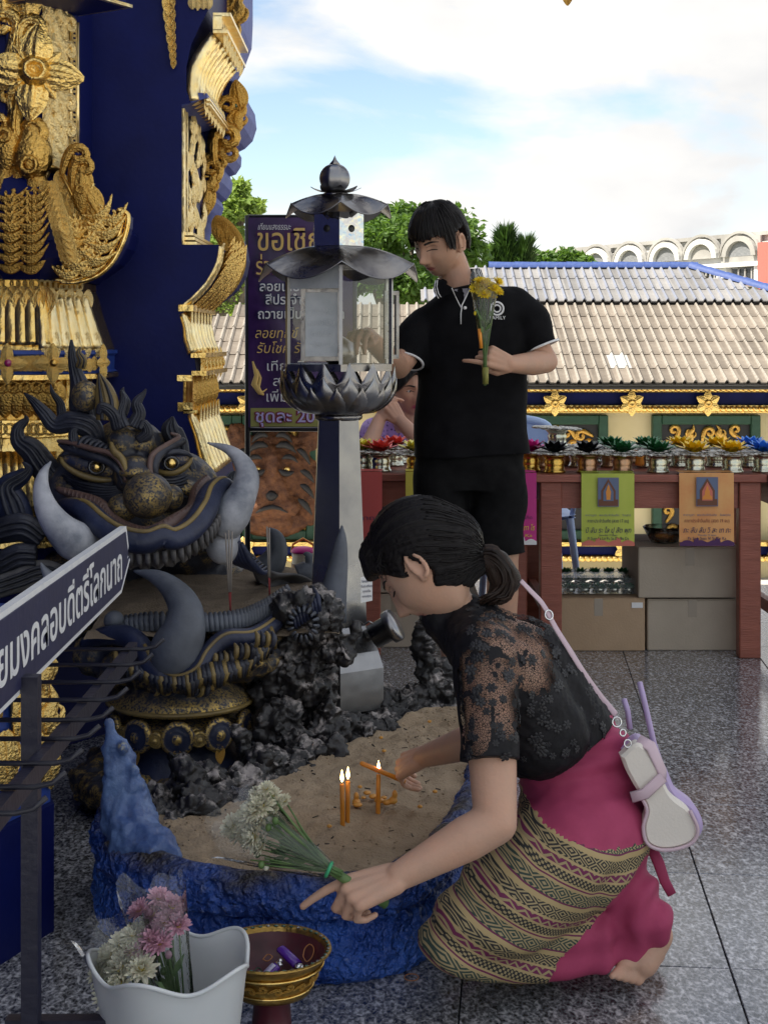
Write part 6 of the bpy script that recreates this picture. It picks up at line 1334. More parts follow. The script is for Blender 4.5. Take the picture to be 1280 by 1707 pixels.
def cnr(u): a, b = cpt(max(0, u-.01)), cpt(min(1, u+.01)); t = b-a; n = np.array((t[1], -t[0])); return n/np.linalg.norm(n)      # outward
wallp = spline([(-.004, -.02), (.020, .0), (.030, .03), (.022, .075), (.012, .112), (.004, .122)], 30)
rimp = spline([(.004, .118), (.026, .126), (.034, .15), (.026, .182), (.004, .200), (-.022, .203), (-.040, .19), (-.055, .165), (-.06, .13)], 34)
def wallgrid(prof, seed, amp):
    mb = MB(); nu, nv = 520, len(prof)-1
    def fn(u, v):
        p = cpt(u); n = cnr(u); q = prof[int(round(v*nv))]; x, y, z = p[0]+n[0]*q[0], p[1]+n[1]*q[0], q[1]
        l_ = mnoise.fractal(Vector((x*9+seed, y*9, z*12)), 1, 2, 2)*.010+abs(mnoise.noise(Vector((x*38+seed, y*38, z*38))))*amp+mnoise.noise(Vector((x*75, y*75, z*75+seed)))*amp*.5
        return (x+n[0]*l_, y+n[1]*l_, z+l_*.3+(.010*mnoise.noise(Vector((x*11, y*11, seed))) if q[1] > .12 else 0))
    mb.grid(fn, nu, nv); return mb
wallgrid(wallp, 1.0, .016).build('trough_wall', M_ROUGHB, TR); wallgrid(rimp, 4.0, .016).build('trough_rim', M_RIMB, TR)
# rising horn at the left end
mb = MB(); hk = [K(*k) for k in ((262, 1432, 3.08, 42), (228, 1400, 3.13, 50), (212, 1345, 3.18, 42), (203, 1300, 3.19, 32), (197, 1260, 3.19, 24), (187, 1230, 3.19, 15), (181, 1208, 3.19, 7), (178, 1200, 3.19, 2))]
s = spline(hk, 30)
for i in range(29): mb.cap(s[i][:3], s[i+1][:3], s[i][3], s[i+1][3], 10)
for (x, y, r) in ((222, 1285, 12), (224, 1310, 16), (192, 1330, 14), (206, 1245, 9), (232, 1350, 14)): k = K(x, y, 3.16, r); mb.ell(k[:3], k[3], 8, 6)
nm, co, no = remesh(mb, .006, 1); d_ = vnoise(co, 26, 4, 4); co = co+no*(d_*.010)[:, None]; set_co(nm, co)
M_HORN = stone('pale chipped blue horn paint', (.03, .07, .22), (.16, .26, .48), .6, gthr=.55, rough=.35, bump=.9, bscale=50, gcol=(.45, .42, .25)); finish(nm, 'horn', M_HORN, TR)
# sand
M_SAND2 = mat('brown sand', (.27, .195, .12), .95, col2=(.44, .335, .225), nscale=9, nlo=.3, nhi=.72, bump=1.0, bscale=150, bdist=.007, detail=9)
bk = spline([(-.60, 3.36), (-.50, 3.34), (-.42, 3.36), (-.28, 3.58), (-.126, 3.89), (0, 4.1), (.105, 4.28), (.28, 4.42)], 120)
def sand(u, v):
    p = cpt(.05+.95*u); n = cnr(.05+.95*u); a = p-n*.03; i = u*119; i0 = min(118, int(i)); b = bk[i0]*(1-(i-i0))+bk[i0+1]*(i-i0); q = a*(1-v)+b*v
    z = .160+.014*mnoise.fractal(Vector((q[0]*6, q[1]*6, 3)), 1, 2, 5)+.007*mnoise.noise(Vector((q[0]*30, q[1]*30, 0)))+.02*v
    for (hx, hy, hr) in ((-.015, 3.13, .035), (-.10, 3.45, .03), (.08, 3.75, .04)): z -= .010*math.exp(-((q[0]-hx)**2+(q[1]-hy)**2)/hr**2)
    return (q[0], q[1], z)
MB().grid(sand, 170, 90).build('sand', M_SAND2, TR)
def sandz(x, y): return .160+.014*mnoise.fractal(Vector((x*6, y*6, 3)), 1, 2, 5)+.007*mnoise.noise(Vector((x*30, y*30, 0)))+.01
gb = MB(); q_ = random.Random(4)
for _ in range(420):
    u, v = q_.random(), q_.random(); p = Vector(sand(u, v)); r = q_.uniform(.0015, .0045); gb.ell(p, (r, r*q_.uniform(.7, 1.2), r*.8), 6, 4)
tag(gb.build('sand_grit', M_SAND2, TR), kind='stuff'); gb = MB()
for _ in range(90):
    u, v = q_.random(), q_.random(); p = Vector(sand(u, v)); a = q_.uniform(0, 6.28); L_ = q_.uniform(.004, .016); d_ = V(math.cos(a)*L_, math.sin(a)*L_, .002); gb.tube([p+V(0, 0, .001), p+V(0, 0, .002)+d_], q_.uniform(.0008, .0018), 5)
tag(gb.build('burnt_bits', mat('charred bits', (.02, .017, .015), .9), TR), kind='stuff')
# ---------------------------------------------------------------- burnt wax and rock mass behind the sand
M_WAXR = stone('burnt wax crust', (.006, .006, .007), (.030, .028, .029), 0, rough=.42, bump=1.0, bscale=34)
def ashy(m):
    t, b = nodes_of(m); l = t.links.new; src = b.inputs['Base Color'].links[0].from_socket; tcn = N(t, 'ShaderNodeTexCoord'); n = N(t, 'ShaderNodeTexNoise'); n.inputs['Scale'].default_value = 13; n.inputs['Detail'].default_value = 9; n.inputs['Roughness'].default_value = .72; l(tcn.outputs['Object'], n.inputs['Vector'])
    ge = N(t, 'ShaderNodeNewGeometry'); sx = N(t, 'ShaderNodeSeparateXYZ'); l(ge.outputs['Normal'], sx.inputs[0]); a = N(t, 'ShaderNodeMath', operation='MULTIPLY_ADD'); a.inputs[1].default_value = .10; l(sx.outputs['Z'], a.inputs[0]); l(n.outputs['Fac'], a.inputs[2])
    mr = N(t, 'ShaderNodeMapRange'); mr.inputs[1].default_value = .57; mr.inputs[2].default_value = .70; l(a.outputs[0], mr.inputs[0]); mx = N(t, 'ShaderNodeMix', data_type='RGBA'); mx.inputs[7].default_value = (.40, .36, .34, 1); l(mr.outputs[0], mx.inputs[0]); l(src, mx.inputs[6]); l(mx.outputs[2], b.inputs['Base Color'])
ashy(M_WAXR)
WR = thing('wax_crust', 'charred lumpy wax crust built up around the lantern foot and pedestal', 'wax', (-.1, 4.0, 0))
mb = MB(); q_ = random.Random(11)
def lump(px, py, d, r, rz=1.0): k = K(px, py, d, r); mb.ell(k[:3], (k[3], k[3]*.9, k[3]*rz), 10, 8, Matrix.Rotation(q_.uniform(0, 3), 3, 'Z'))
for i in range(100):                               # the bank along the back of the sand
    u = q_.uniform(.12, 1); k = bk[int(u*119)]; off = q_.uniform(.0, .16); x, y = k[0]-off*.35, k[1]+off*.8; z = .09+.08*q_.random()+off*.45*q_.random(); r = q_.uniform(.018, .045); mb.ell((x, y, z), (r, r, r*q_.uniform(.7, 1.3)), 10, 8)
for i in range(46):
    u = i/45*.88+.12; k = bk[int(u*119)]; mb.ell((k[0]-.03, k[1]+.05, .10), (.06, .06, .10), 10, 8)
for i in range(70):                                # mass between jaw, lamp foot and pedestal
    px = q_.uniform(440, 535); py = q_.uniform(1060, 1200); lump(px, py, 4.06+q_.uniform(-.05, .06), q_.uniform(14, 30), q_.uniform(.7, 1.5))
for i in range(40): px = q_.uniform(560, 735); py = 1200-(px-560)*.20+q_.uniform(-16, 14); lump(px, py, 4.20+(px-560)*.0012, q_.uniform(10, 19))
for (x0, y0, x1, y1, d, r0, r1) in ((508, 1100, 512, 1030, 4.0, 34, 20), (500, 1060, 530, 990, 4.02, 30, 16), (540, 1090, 578, 1080, 4.0, 20, 12), (576, 1085, 592, 1042, 4.0, 11, 2), (710, 1160, 708, 1080, 4.4, 16, 11), (708, 1080, 704, 1020, 4.4, 11, 2), (720, 1130, 735, 1175, 4.4, 14, 20), (440, 1150, 432, 1200, 4.0, 15, 10), (455, 1110, 455, 1180, 3.98, 8, 10), (300, 1330, 290, 1265, 3.62, 18, 8), (410, 1260, 385, 1210, 3.75, 16, 7), (352, 1310, 330, 1290, 3.65, 20, 12), (470, 1180, 500, 1230, 3.95, 18, 22), (280, 1345, 330, 1330, 3.55, 14, 18), (545, 1185, 560, 1230, 3.98, 12, 20), (735, 1110, 745, 1165, 4.42, 8, 14)):
    a, b = K(x0, y0, d, r0), K(x1, y1, d, r1); mb.cap(a[:3], b[:3], a[3], b[3], 10)
for (x_, y_) in ((440, 1225), (455, 1240), (425, 1242), (465, 1215), (482, 1228), (448, 1205), (432, 1258)): lump(x_, y_, 3.92, 19)
ring = [P(500+34*math.cos(a), 1042+38*math.sin(a), 3.97) for a in [i*.45-2.6 for i in range(10)]]
mb.chain(ring, [.020]*10, 8); mb.cap(P(540, 1010, 4.0), P(575, 1090, 3.98), .03, .024, 10)
nm, co, no = remesh(mb, .0052, 1); d1 = np.array([mnoise.turbulence(Vector((c[0]*14, c[1]*14, c[2]*9)), 5, True, amplitude_scale=.62, frequency_scale=2.2) for c in co]); d2_ = vnoise(co, 8, 2, 2); co = co+no*(.030-d1*.050+d2_*.012)[:, None]; set_co(nm, co); finish(nm, 'crust', M_WAXR, WR)
for i in range(16): MB().tube([P(505+26*math.cos(.4*i+2.4), 1040+30*math.sin(.4*i+2.4), 3.94), P(505+17*math.cos(.4*i+2.4), 1040+20*math.sin(.4*i+2.4), 3.925)], [.006, .003], 6).build('curl_rib', M_TUSKD, WR)
for i in range(9): MB().tube([P(482+i*5, 1015-i*4.5, 3.98), P(490+i*5, 1028-i*4.0, 3.945), P(494+i*5, 1048-i*3.5, 3.94)], [.004, .008, .004], 6).build('crest_rib', M_DBL, WR)
# burnt matches and wax crumbs in the sand
M_CWAX = mat('yellow candle wax', (.62, .30, .055), .35, sss=.25); M_CWAX2 = mat('orange candle wax', (.60, .23, .025), .35, sss=.2); M_WICK = mat('burnt wick', (.02, .015, .012), .9)
CR = thing('wax_drippings', 'yellow melted wax stubs and crumbs spilled on the sand', 'wax', P(625, 1335, 3.45))
mb = MB(); q_ = random.Random(2)
for (x, y, d, r, rz) in ((594, 1338, 3.42, 8, .8), (594, 1328, 3.42, 5, 1.5), (612, 1322, 3.48, 7, .5), (622, 1328, 3.46, 8, .5), (632, 1335, 3.42, 9, .5), (645, 1338, 3.40, 8, .6), (655, 1335, 3.40, 8, .8), (658, 1325, 3.40, 5, 1.6), (606, 1330, 3.46, 5, .5), (640, 1330, 3.45, 6, .5), (596, 1342, 3.40, 9, .4)): k = K(x, y, d, r); mb.ell(k[:3], (k[3], k[3], k[3]*rz), 10, 8)
nm, co, no = remesh(mb, .0022, 2); tag(finish(nm, 'stub', M_CWAX, CR), kind='stuff')
for (x, y, d) in ((549, 1390, 3.27), (748, 1258, 3.78), (635, 1230, 3.95), (716, 1203, 4.1), (640, 1252, 3.85), (725, 1320, 3.42), (700, 1345, 3.38), (600, 1312, 3.55)):
    k = P(x, y, d); k.z = max(k.z, sandz(k.x, k.y)+.008); MB().ell(k, (.006, .005, .004), 8, 6).build('crumb', M_CWAX, CR)
# candles standing in the sand
M_FLAME = bpy.data.materials.new('candle flame'); M_FLAME.use_nodes = True; _t, _b = nodes_of(M_FLAME); _b.inputs['Base Color'].default_value = (1, .6, .2, 1); _b.inputs['Emission Color'].default_value = (1, .62, .22, 1); _b.inputs['Emission Strength'].default_value = 5.0
def candle(label, x0, y0, x1, y1, d, lit=True, r=.0052):
    a = P(x0, y0, d); b = P(x1, y1, d); T_ = thing('lit_candle', label, 'candle', a, group='thin orange candles in the sand')
    MB().tube([a-V(0, 0, .02), a, a.lerp(b, .5), b, b+V(0, 0, .001)], [r*1.1, r*1.05, r, r*.97, r*.5], 12).build('wax_stick', M_CWAX2, T_)
    MB().tube([b, b+V(.0005, 0, .008)], .0007, 6).build('wick', M_WICK, T_)
    if lit: MB().lathe([(.0002, 0), (.0032, .006), (.0040, .011), (.0024, .020), (.0002, .029)], 12, c=b+V(0, 0, .004)).build('flame', M_FLAME, T_)
candle('lit orange candle left in the close pair', 571, 1377, 570, 1308, 3.30); candle('lit orange candle right in the close pair', 579, 1371, 580, 1303, 3.32); candle('lit orange candle standing alone by her fingers', 630, 1354, 631, 1292, 3.385)
# ---------------------------------------------------------------- blue direction sign on a rack
M_SBLU = mat('navy sign paint', (.016, .017, .060), .5, col2=(.021, .023, .074), nscale=8, bump=.1, bscale=40); M_SWHT = mat('hand painted white', (.68, .69, .72), .6, col2=(.78, .78, .78), nscale=30); M_RACK = mat('dark navy metal paint', (.013, .013, .030), .4, col2=(.020, .020, .040), nscale=20, bump=.15, bscale=60); M_HOOK = mat('dark iron rod', (.018, .018, .028), .35)
SG = thing('arrow_sign', 'navy arrow sign board with white hand-painted Thai lettering', 'sign', (-.575, 2.6, .72))
SX = -.575
def sgp(Y, z): return Vector((SX, Y, z))
yt = .575*F/(640-217)                               # tip depth
yn, zt_, zb_ = 1.7, .845, .700
pl = [(yn, zb_-.012), (yt-.11, zb_), (yt-.0, .757), (yt-.035, .772), (yt-.02, .79), (yt-.05, zt_-.006), (yn, zt_)]
MB().prism(pl, .014, frame((SX, 0, 0), (0, 1, 0), (-1, 0, 0), (0, 0, 1))).build('board', M_SWHT, SG, smooth=False)
def inset(pl_, k):
    cy = sum(p[0] for p in pl_)/len(pl_); cz = sum(p[1] for p in pl_)/len(pl_); o = []
    for y, z in pl_: o.append((y-(.02 if y > 2 else -.02), z+(k if z < cz else -k)))
    return o
MB().prism(inset(pl, .010), .002, frame((SX+.0025, 0, 0), (0, 1, 0), (-1, 0, 0), (0, 0, 1))).build('board_face', M_SBLU, SG, smooth=False)
text('ลูกศิษย์ชัยมงคลอบดีตรีโลกนาถ', .098, M_SWHT, SG, frame(Vector((SX+.0035, 2.50, .764))-wloc(SG), (0, 1, 0), (0, 0, 1), (1, 0, 0)), .0004, width=1.46, bold=.0012)
RK = thing('hook_rack', 'dark navy metal rack with rows of bent hooks below the sign', 'rack', (-.56, 2.35, 0))
MB().box((P(52, 0, 2.35).x, 2.35, .36), (.0265, .0265, .72)).build('post', M_RACK, RK, smooth=False)
bx_ = P(52, 0, 2.35).x-.004
def railz(Y): return .60
MB().box((bx_+.022, 2.45, .585), (.018, 1.5, .032)).build('rail', M_RACK, RK, smooth=False)
MB().box((bx_+.11, 2.37, .155), (.30, .025, .025)).build('foot_bar', M_RACK, RK, smooth=False)
for Y in (2.0, 3.16): MB().box((bx_, Y, .36), (.0265, .0265, .72)).build('post', M_RACK, RK, smooth=False) if Y < 2.1 else None
for i, Y in enumerate((2.02, 2.14, 2.26, 2.40, 2.52, 2.66, 2.80, 2.95, 3.10)):
    x = bx_; MB().tube([(x-.16, Y, .606), (x+.06, Y, .606), (x+.085, Y+.004, .611), (x+.102, Y+.006, .626)], .0042, 8).build('hook', M_HOOK, RK)
# ---------------------------------------------------------------- bouquets
M_STEM = mat('flower stem green', (.06, .13, .035), .5, col2=(.12, .20, .06), nscale=30); M_WPET = mat('cream white petals', (.76, .73, .58), .6, sss=.1, rnd=.06); M_PPET = mat('pink petals', (.62, .30, .42), .6, col2=(.74, .50, .58), nscale=60, sss=.1, rnd=.08); M_YPET = mat('yellow petals', (.95, .74, .05), .6, sss=.1, rnd=.05); M_YCEN = mat('yellow flower centre', (.55, .42, .05), .7)
M_RUB = mat('green rubber band', (.04, .35, .16), .5)
def mum(n=22, rings=4):
    """chrysanthemum head about 1 unit in radius, facing +Z"""
    mb = MB()
    for r_ in range(rings):
        k = n-r_*4; tilt = 82-r_*21
        for i in range(k):
            a = 2*math.pi*(i+.5*(r_ % 2))/k+.1*math.sin(i*3.7+r_); M = Matrix.Rotation(a, 4, 'Z') @ Matrix.Rotation(R(tilt+6*math.sin(i*2.3)), 4, 'Y'); ln = 1.0-.12*r_+.07*math.sin(i*5.1)
            vs = []
            for v in (0, .35, .75, 1.0):
                w_ = .16*math.sin(math.pi*min(.97, v*.75+.15)); 
                for u in (-1, 0, 1): vs.append(M @ Vector((-.10*v*v+(.05 if u == 0 else 0), u*w_, v*ln)))
            mb.add(vs, [(j*3+q, j*3+q+1, j*3+q+4, j*3+q+3) for j in range(3) for q in range(2)])
    mb.ell((0, 0, .10), (.28, .28, .16), 10, 6, m=1); return mb
MUM = {}
for nm, pm in (('white', M_WPET), ('pink', M_PPET), ('yellow', M_YPET)):
    me = mum().mesh('flower_head'); me.materials.append(pm); me.materials.append(M_YCEN); MUM[nm] = me
def cellophane(parent, base, axis, side_, length, w0, w1, tilt, seed, th=.5, name='cellophane'):
    """clear sleeve: an open flattened cone with a torn top edge"""
    ax_ = Vector(axis).normalized(); s_ = (Vector(side_)-ax_*Vector(side_).dot(ax_)).normalized(); n_ = ax_.cross(s_); mb = MB()
    def fn(u, v):
        a = 2*math.pi*u; w_ = w0+(w1-w0)*v**.85; L_ = length*v*(1+.09*math.cos(2*a+seed)*v+.05*math.sin(5*a+seed)*v)
        wr = 1+.05*math.sin(7*a+5*v+seed)+.03*math.sin(13*a+9*v)
        return Vector(base)+ax_*L_+s_*(math.cos(a)*w_*wr)+n_*(math.sin(a)*w_*th*wr)
    mb.grid(fn, 40, 14, cu=True); return mb.build(name, M_CLEAR, parent)
def bouquet(T_, base, axis, side_, heads, colr, length, headr, tail=.06, spread=.05, nstem=10, buds=0, seed=1, leaf=True):
    """heads: list of (along, across, out) fractions in metres from base along axis"""
    ax_ = Vector(axis).normalized(); s_ = (Vector(side_)-ax_*Vector(side_).dot(ax_)).normalized(); n_ = ax_.cross(s_); q = random.Random(seed); base = Vector(base)
    for (l_, x, y, k) in heads:
        p = base+ax_*l_+s_*x+n_*y; st = base+s_*q.uniform(-.006, .006)+n_*q.uniform(-.006, .006)
        MB().tube([st-ax_*tail*q.uniform(.6, 1), st, st.lerp(p, .6)+s_*q.uniform(-.004, .004), p], [.0017, .0018, .0016, .0014], 6).build('stem', M_STEM, T_)
        dr = (ax_+s_*(x/.05)*.5+n_*(y/.05)*.6+Vector((q.gauss(0, .25), -.75, q.gauss(0, .25)))).normalized()
        h = link('flower_head', MUM[colr], T_); R_ = dr.to_track_quat('Z', 'Y').to_matrix().to_4x4(); h.matrix_local = Matrix.Translation(p-wloc(T_)) @ R_ @ Matrix.Rotation(q.uniform(0, 6), 4, 'Z') @ Matrix.Scale(headr*k, 4)
    for i in range(nstem+buds):
        x, y = q.uniform(-1, 1)*spread, q.uniform(-1, 1)*spread*.5; l_ = length*q.uniform(.55, .9); p = base+ax_*l_+s_*x+n_*y; st = base+s_*q.uniform(-.006, .006)+n_*q.uniform(-.006, .006)
        MB().tube([st-ax_*tail*q.uniform(.6, 1), st, st.lerp(p, .6), p], [.0017, .0018, .0015, .0012], 6).build('stem', M_STEM, T_)
        if i < buds: MB().ell(p, (.006, .006, .007), 10, 6).build('bud', MUM[colr].materials[0] if i % 2 else M_STEM, T_)
    for i in range(9 if leaf else 0):
        l_ = length*q.uniform(.25, .7); p = base+ax_*l_+s_*q.uniform(-.5, .5)*spread*l_/length+n_*q.uniform(-.3, .3)*spread; d_ = (ax_*.8+s_*q.gauss(0, .5)+n_*q.gauss(0, .5)).normalized(); w_ = d_.orthogonal()*.006
        MB().add([p, p+d_*.02+w_, p+d_*.042, p+d_*.02-w_], [(0, 1, 2, 3)]).build('leaf', M_STEM, T_, smooth=False)
# ---------------------------------------------------------------- white bucket with two bouquets
BKD = 2.42
bc = P(287, 1600, BKD); BX = bc.x; br_ = 131/F*BKD
M_BUCK = mat('white plastic', (.62, .65, .66), .35, col2=(.70, .72, .72), nscale=4, sss=.05)
BU = thing('flower_bucket', 'white plastic bucket with wavy scalloped rim holding flowers', 'bucket', (BX, BKD, 0))
zr = P(0, 1598, BKD).z
def brim(a, z): 
    k = max(0, (z-.05)/(zr-.05)); return 1+.05*k*math.cos(5*(a+.55))
def rimz(a): return zr+.012*math.cos(5*(a+.55))-.012*math.sin(a)*0
def bk_(u, v, r_off, flip=False):
    a = 2*math.pi*u; r = (br_*.72+br_*.28*v)*(1+.055*v**2*math.cos(5*(a+.55)))-r_off; z = .004+r_off+(rimz(a)-.004-r_off)*v
    if v > .97: r += .002
    return (BX+math.cos(a)*r, BKD+math.sin(a)*r, z)
mb = MB(); mb.grid(lambda u, v: bk_(u, v, 0), 90, 24, cu=True); mb.grid(lambda u, v: bk_(1-u, v, .004), 90, 24, cu=True); mb.grid(lambda u, v: bk_(u, 1, .004*v), 90, 1, cu=True); mb.lathe([(0, .006), (br_*.72, .006)], 40, c=(BX, BKD, 0), cap=False); mb.build('bucket_wall', M_BUCK, BU)
MB().tube([bk_(i/90, 1, .002) for i in range(90)], .0038, 8, closed=True).build('rim_bead', M_BUCK, BU)
T_ = thing('pink_bouquet', 'pink chrysanthemums in clear sleeve standing in the white bucket', 'bouquet', (BX+.0, BKD, .08), group='bouquets')
bs = P(305, 1725, BKD-.01); up_ = P(265, 1545, BKD+.02)-bs
hd = [(.165, -.028, .01, 1), (.178, .014, -.005, 1.05), (.192, -.008, .01, .95), (.196, .026, .005, 1), (.205, -.026, .0, .9), (.15, -.036, -.015, 1.0), (.15, .0, -.022, 1.1), (.214, .008, .01, .9), (.168, .034, -.014, .9), (.16, -.012, -.02, 1.0)]
bouquet(T_, bs, up_, (1, 0, 0), hd, 'pink', .16, .0245, tail=.03, spread=.035, nstem=7, buds=2, seed=3)
cellophane(T_, bs, up_, (1, -.1, .15), .235, .020, .058, 0, 1.3)
T_ = thing('cream_bouquet', 'cream white chrysanthemums in clear sleeve leaning in the white bucket', 'bouquet', (BX-.05, BKD, .08), group='bouquets')
bs = P(262, 1745, BKD-.03); up_ = P(200, 1590, BKD+.0)-bs
hd = [(.125, -.034, .0, 1.1), (.135, -.004, -.01, 1.15), (.15, .022, .0, 1.1), (.158, -.02, .01, 1.0), (.12, .028, -.016, 1.1), (.165, .006, .012, 1.0), (.105, -.04, -.016, 1.0), (.14, -.045, .008, .95), (.112, -.012, -.02, 1.1), (.172, .03, .005, .9)]
bouquet(T_, bs, up_, (1, 0, .3), hd, 'white', .12, .026, tail=.03, spread=.035, nstem=9, buds=2, seed=8)
cellophane(T_, bs, up_, (1, 0, .3), .205, .022, .062, 0, 4.0)
# ---------------------------------------------------------------- footed gold bowl with lighters and rubber bands
M_BOWLI = mat('dark red lacquer', (.10, .012, .022), .28, col2=(.06, .02, .025), nscale=14, rough2=.6); M_BOWLG = goldmat('worn gold lacquer', (.30, .18, .05), (.50, .33, .10), .35, 60, .5); M_GLZ = mat('mirror glass inlay', (.02, .09, .05), .08, coat=1)
WDp = 2.62; wc = P(453, 1590, WDp); wr_ = 100/F*WDp; wz_ = P(0, 1583, WDp).z
BW = thing('footed_bowl', 'gold rimmed dark red footed bowl holding lighters beside the bucket', 'bowl', (wc.x, WDp, 0))
C_ = (wc.x, WDp, 0)
MB().lathe([(wr_*.52, .0), (wr_*.50, .012), (wr_*.34, .03), (wr_*.30, wz_-.085), (wr_*.40, wz_-.072)], 40, c=C_).build('foot', M_BOWLI, BW)
MB().lathe([(wr_*.42, wz_-.072), (wr_*.66, wz_-.070), (wr_*.70, wz_-.062), (wr_*.69, wz_-.055), (wr_*.80, wz_-.030), (wr_*.86, wz_-.024), (wr_*.84, wz_-.019), (wr_*.96, wz_-.004), (wr_*1.0, wz_)], 64, c=C_, cap=False).build('outer_bowl', M_BOWLG, BW)
MB().lathe([(wr_*1.0, wz_), (wr_*.985, wz_+.004), (wr_*.90, wz_-.001), (wr_*.885, wz_-.006)], 64, c=C_, cap=False).build('rim', M_BOWLG, BW)
MB().lathe([(wr_*.885, wz_-.006), (wr_*.80, wz_-.022), (wr_*.66, wz_-.040), (wr_*.40, wz_-.048), (0, wz_-.049)], 64, c=C_, cap=False).build('inner_bowl', M_BOWLI, BW)
gme = MB().ell((0, 0, 0), (.0042, .0030, .0014), 10, 6).mesh('inlay'); gme.materials.append(M_GLZ); gme2 = gme.copy(); gme2.materials.clear(); gme2.materials.append(M_SILV)
for i in range(44):
    a = 2*math.pi*i/44; q = link('inlay', gme if i % 4 else gme2, BW); q.location = (math.cos(a)*wr_*.943, math.sin(a)*wr_*.943, wz_+.0022); q.rotation_euler = (0, 0, a+1.57)
for i in range(22):
    a = 2*math.pi*i/22; n_ = V(math.cos(a), math.sin(a), 0); orn('scroll', BW, V(C_[0]+math.cos(a)*wr_*.76, C_[1]+math.sin(a)*wr_*.76, wz_-.040), (-n_.y, n_.x, 0), (n_.x*.5, n_.y*.5, 1), .026, 1.2, i % 2 == 0, M_GOLD_D)
for k in (2, 20): MB().tube([(C_[0]+math.cos(2*math.pi*i/64)*wr_*(.865 if k == 2 else .70), C_[1]+math.sin(2*math.pi*i/64)*wr_*(.865 if k == 2 else .70), wz_-(.022 if k == 2 else .058)) for i in range(64)], .0022, 6, closed=True).build('bead_line', M_GOLD, BW)
M_PURP = mat('purple translucent plastic', (.10, .02, .32), .2, coat=.5); M_CHR = mat('chrome', (.75, .75, .75), .12, 1.0); M_LBL = mat('lilac paper label', (.55, .48, .72), .5, col2=(.75, .72, .85), nscale=150)
def lighter(label, p0, p1, lbl):
    a, b = Vector(p0), Vector(p1); ax_ = (b-a).normalized(); T_ = thing('lighter', label, 'lighter', a, group='purple lighters in the bowl'); L_ = (b-a).length; u = V(0, 0, 1); s_ = ax_.cross(u).normalized(); n_ = s_.cross(ax_); M = frame(a-wloc(T_), ax_, s_, n_)
    mb = MB(); mb.tube([(0, 0, 0), (.002, 0, 0), (L_*.76, 0, 0), (L_*.77, 0, 0)], [.0095, .0105, .0105, .0095], 14, .62, up=(0, 0, 1)).xf(M); mb.build('body', M_PURP, T_, world=False)
    mb = MB(); mb.tube([(L_*.77, 0, 0), (L_*.93, 0, 0)], .0092, 14, .62, up=(0, 0, 1)).xf(M); mb.build('metal_hood', M_CHR, T_, world=False)
    mb = MB(); mb.lathe([(.004, -.004), (.004, .004)], 14, c=(L_*.95, 0, .003), rot=Matrix.Rotation(R(90), 3, 'X')).xf(M); mb.build('spark_wheel', M_CHR, T_, world=False)
    if lbl: mb = MB(); mb.box((L_*.40, 0, .0068), (L_*.62, .014, .0006)).xf(M); mb.build('paper_label', M_LBL, T_, world=False)
zi = wz_-.036
lighter('purple lighter with a pale paper label lying in the bowl', P(436, 1636, WDp-.02)*1.0, P(470, 1603, WDp+.0), True)
lighter('plain purple lighter leaning in the bowl', P(468, 1582, WDp+.05), P(505, 1618, WDp-.005), False)
M_RB = mat('tan rubber band', (.42, .17, .06), .6); M_RBG = mat('green rubber band thin', (.02, .10, .06), .6)
def band(label, pts, m_, w_=.0011): 
    T_ = MB().tube([Vector(q[:2]+(0,)) if 0 else Vector(q) for q in spline([tuple(p) for p in pts+[pts[0]]], 24)[:-1]], w_, 6, closed=True).build('rubber_band', m_, None); tag(T_, label, 'rubber band', 'rubber bands')
band('tan rubber band propped against the bowl wall', [P(505, 1595, WDp+.01), P(508, 1582, WDp+.03), P(516, 1575, WDp+.05), P(523, 1582, WDp+.045), P(520, 1596, WDp+.02), P(511, 1604, WDp+.0)], M_RB)
band('twisted tan rubber band on the bowl floor', [P(438, 1600, WDp+.03), P(446, 1592, WDp+.04), P(454, 1596, WDp+.03), P(446, 1603, WDp+.02)], M_RB); band('dark green rubber band on the bowl floor', [P(424, 1620, WDp+.0), P(430, 1614, WDp+.02), P(436, 1620, WDp+.0), P(428, 1628, WDp-.01)], M_RBG)
f0 = 3084/(1633-570); band('tan rubber band lying on the granite floor', [(P(686+12*math.cos(a), 0, f0).x, f0+.016*math.sin(a), .0035) for a in [i*.785 for i in range(8)]], M_RB)
# ---------------------------------------------------------------- people
def skinmat(name, c, lips=(.42, .13, .12)):
    m = mat(name, (c[0]*.93, c[1]*.95, c[2]*.97), .48, col2=(c[0]*1.12, c[1]*1.02, c[2]*.98), nscale=15, nlo=.3, nhi=.7, detail=8, bump=.3, bscale=150, bdist=.002, sss=.12, spec=.35); t, b = nodes_of(m); l = t.links.new
    src = b.inputs['Base Color'].links[0].from_socket; a = N(t, 'ShaderNodeAttribute'); a.attribute_name = 'lips'; mx = N(t, 'ShaderNodeMix', data_type='RGBA'); mx.inputs[7].default_value = (*lips, 1); l(a.outputs['Fac'], mx.inputs[0]); l(src, mx.inputs[6]); l(mx.outputs[2], b.inputs['Base Color']); return m
M_SKIN_M = skinmat('warm tan skin', (.50, .30, .205)); M_SKIN_W = skinmat('light tan skin', (.54, .34, .245)); M_SKIN_V = skinmat('older tan skin', (.52, .31, .22), (.50, .06, .16))
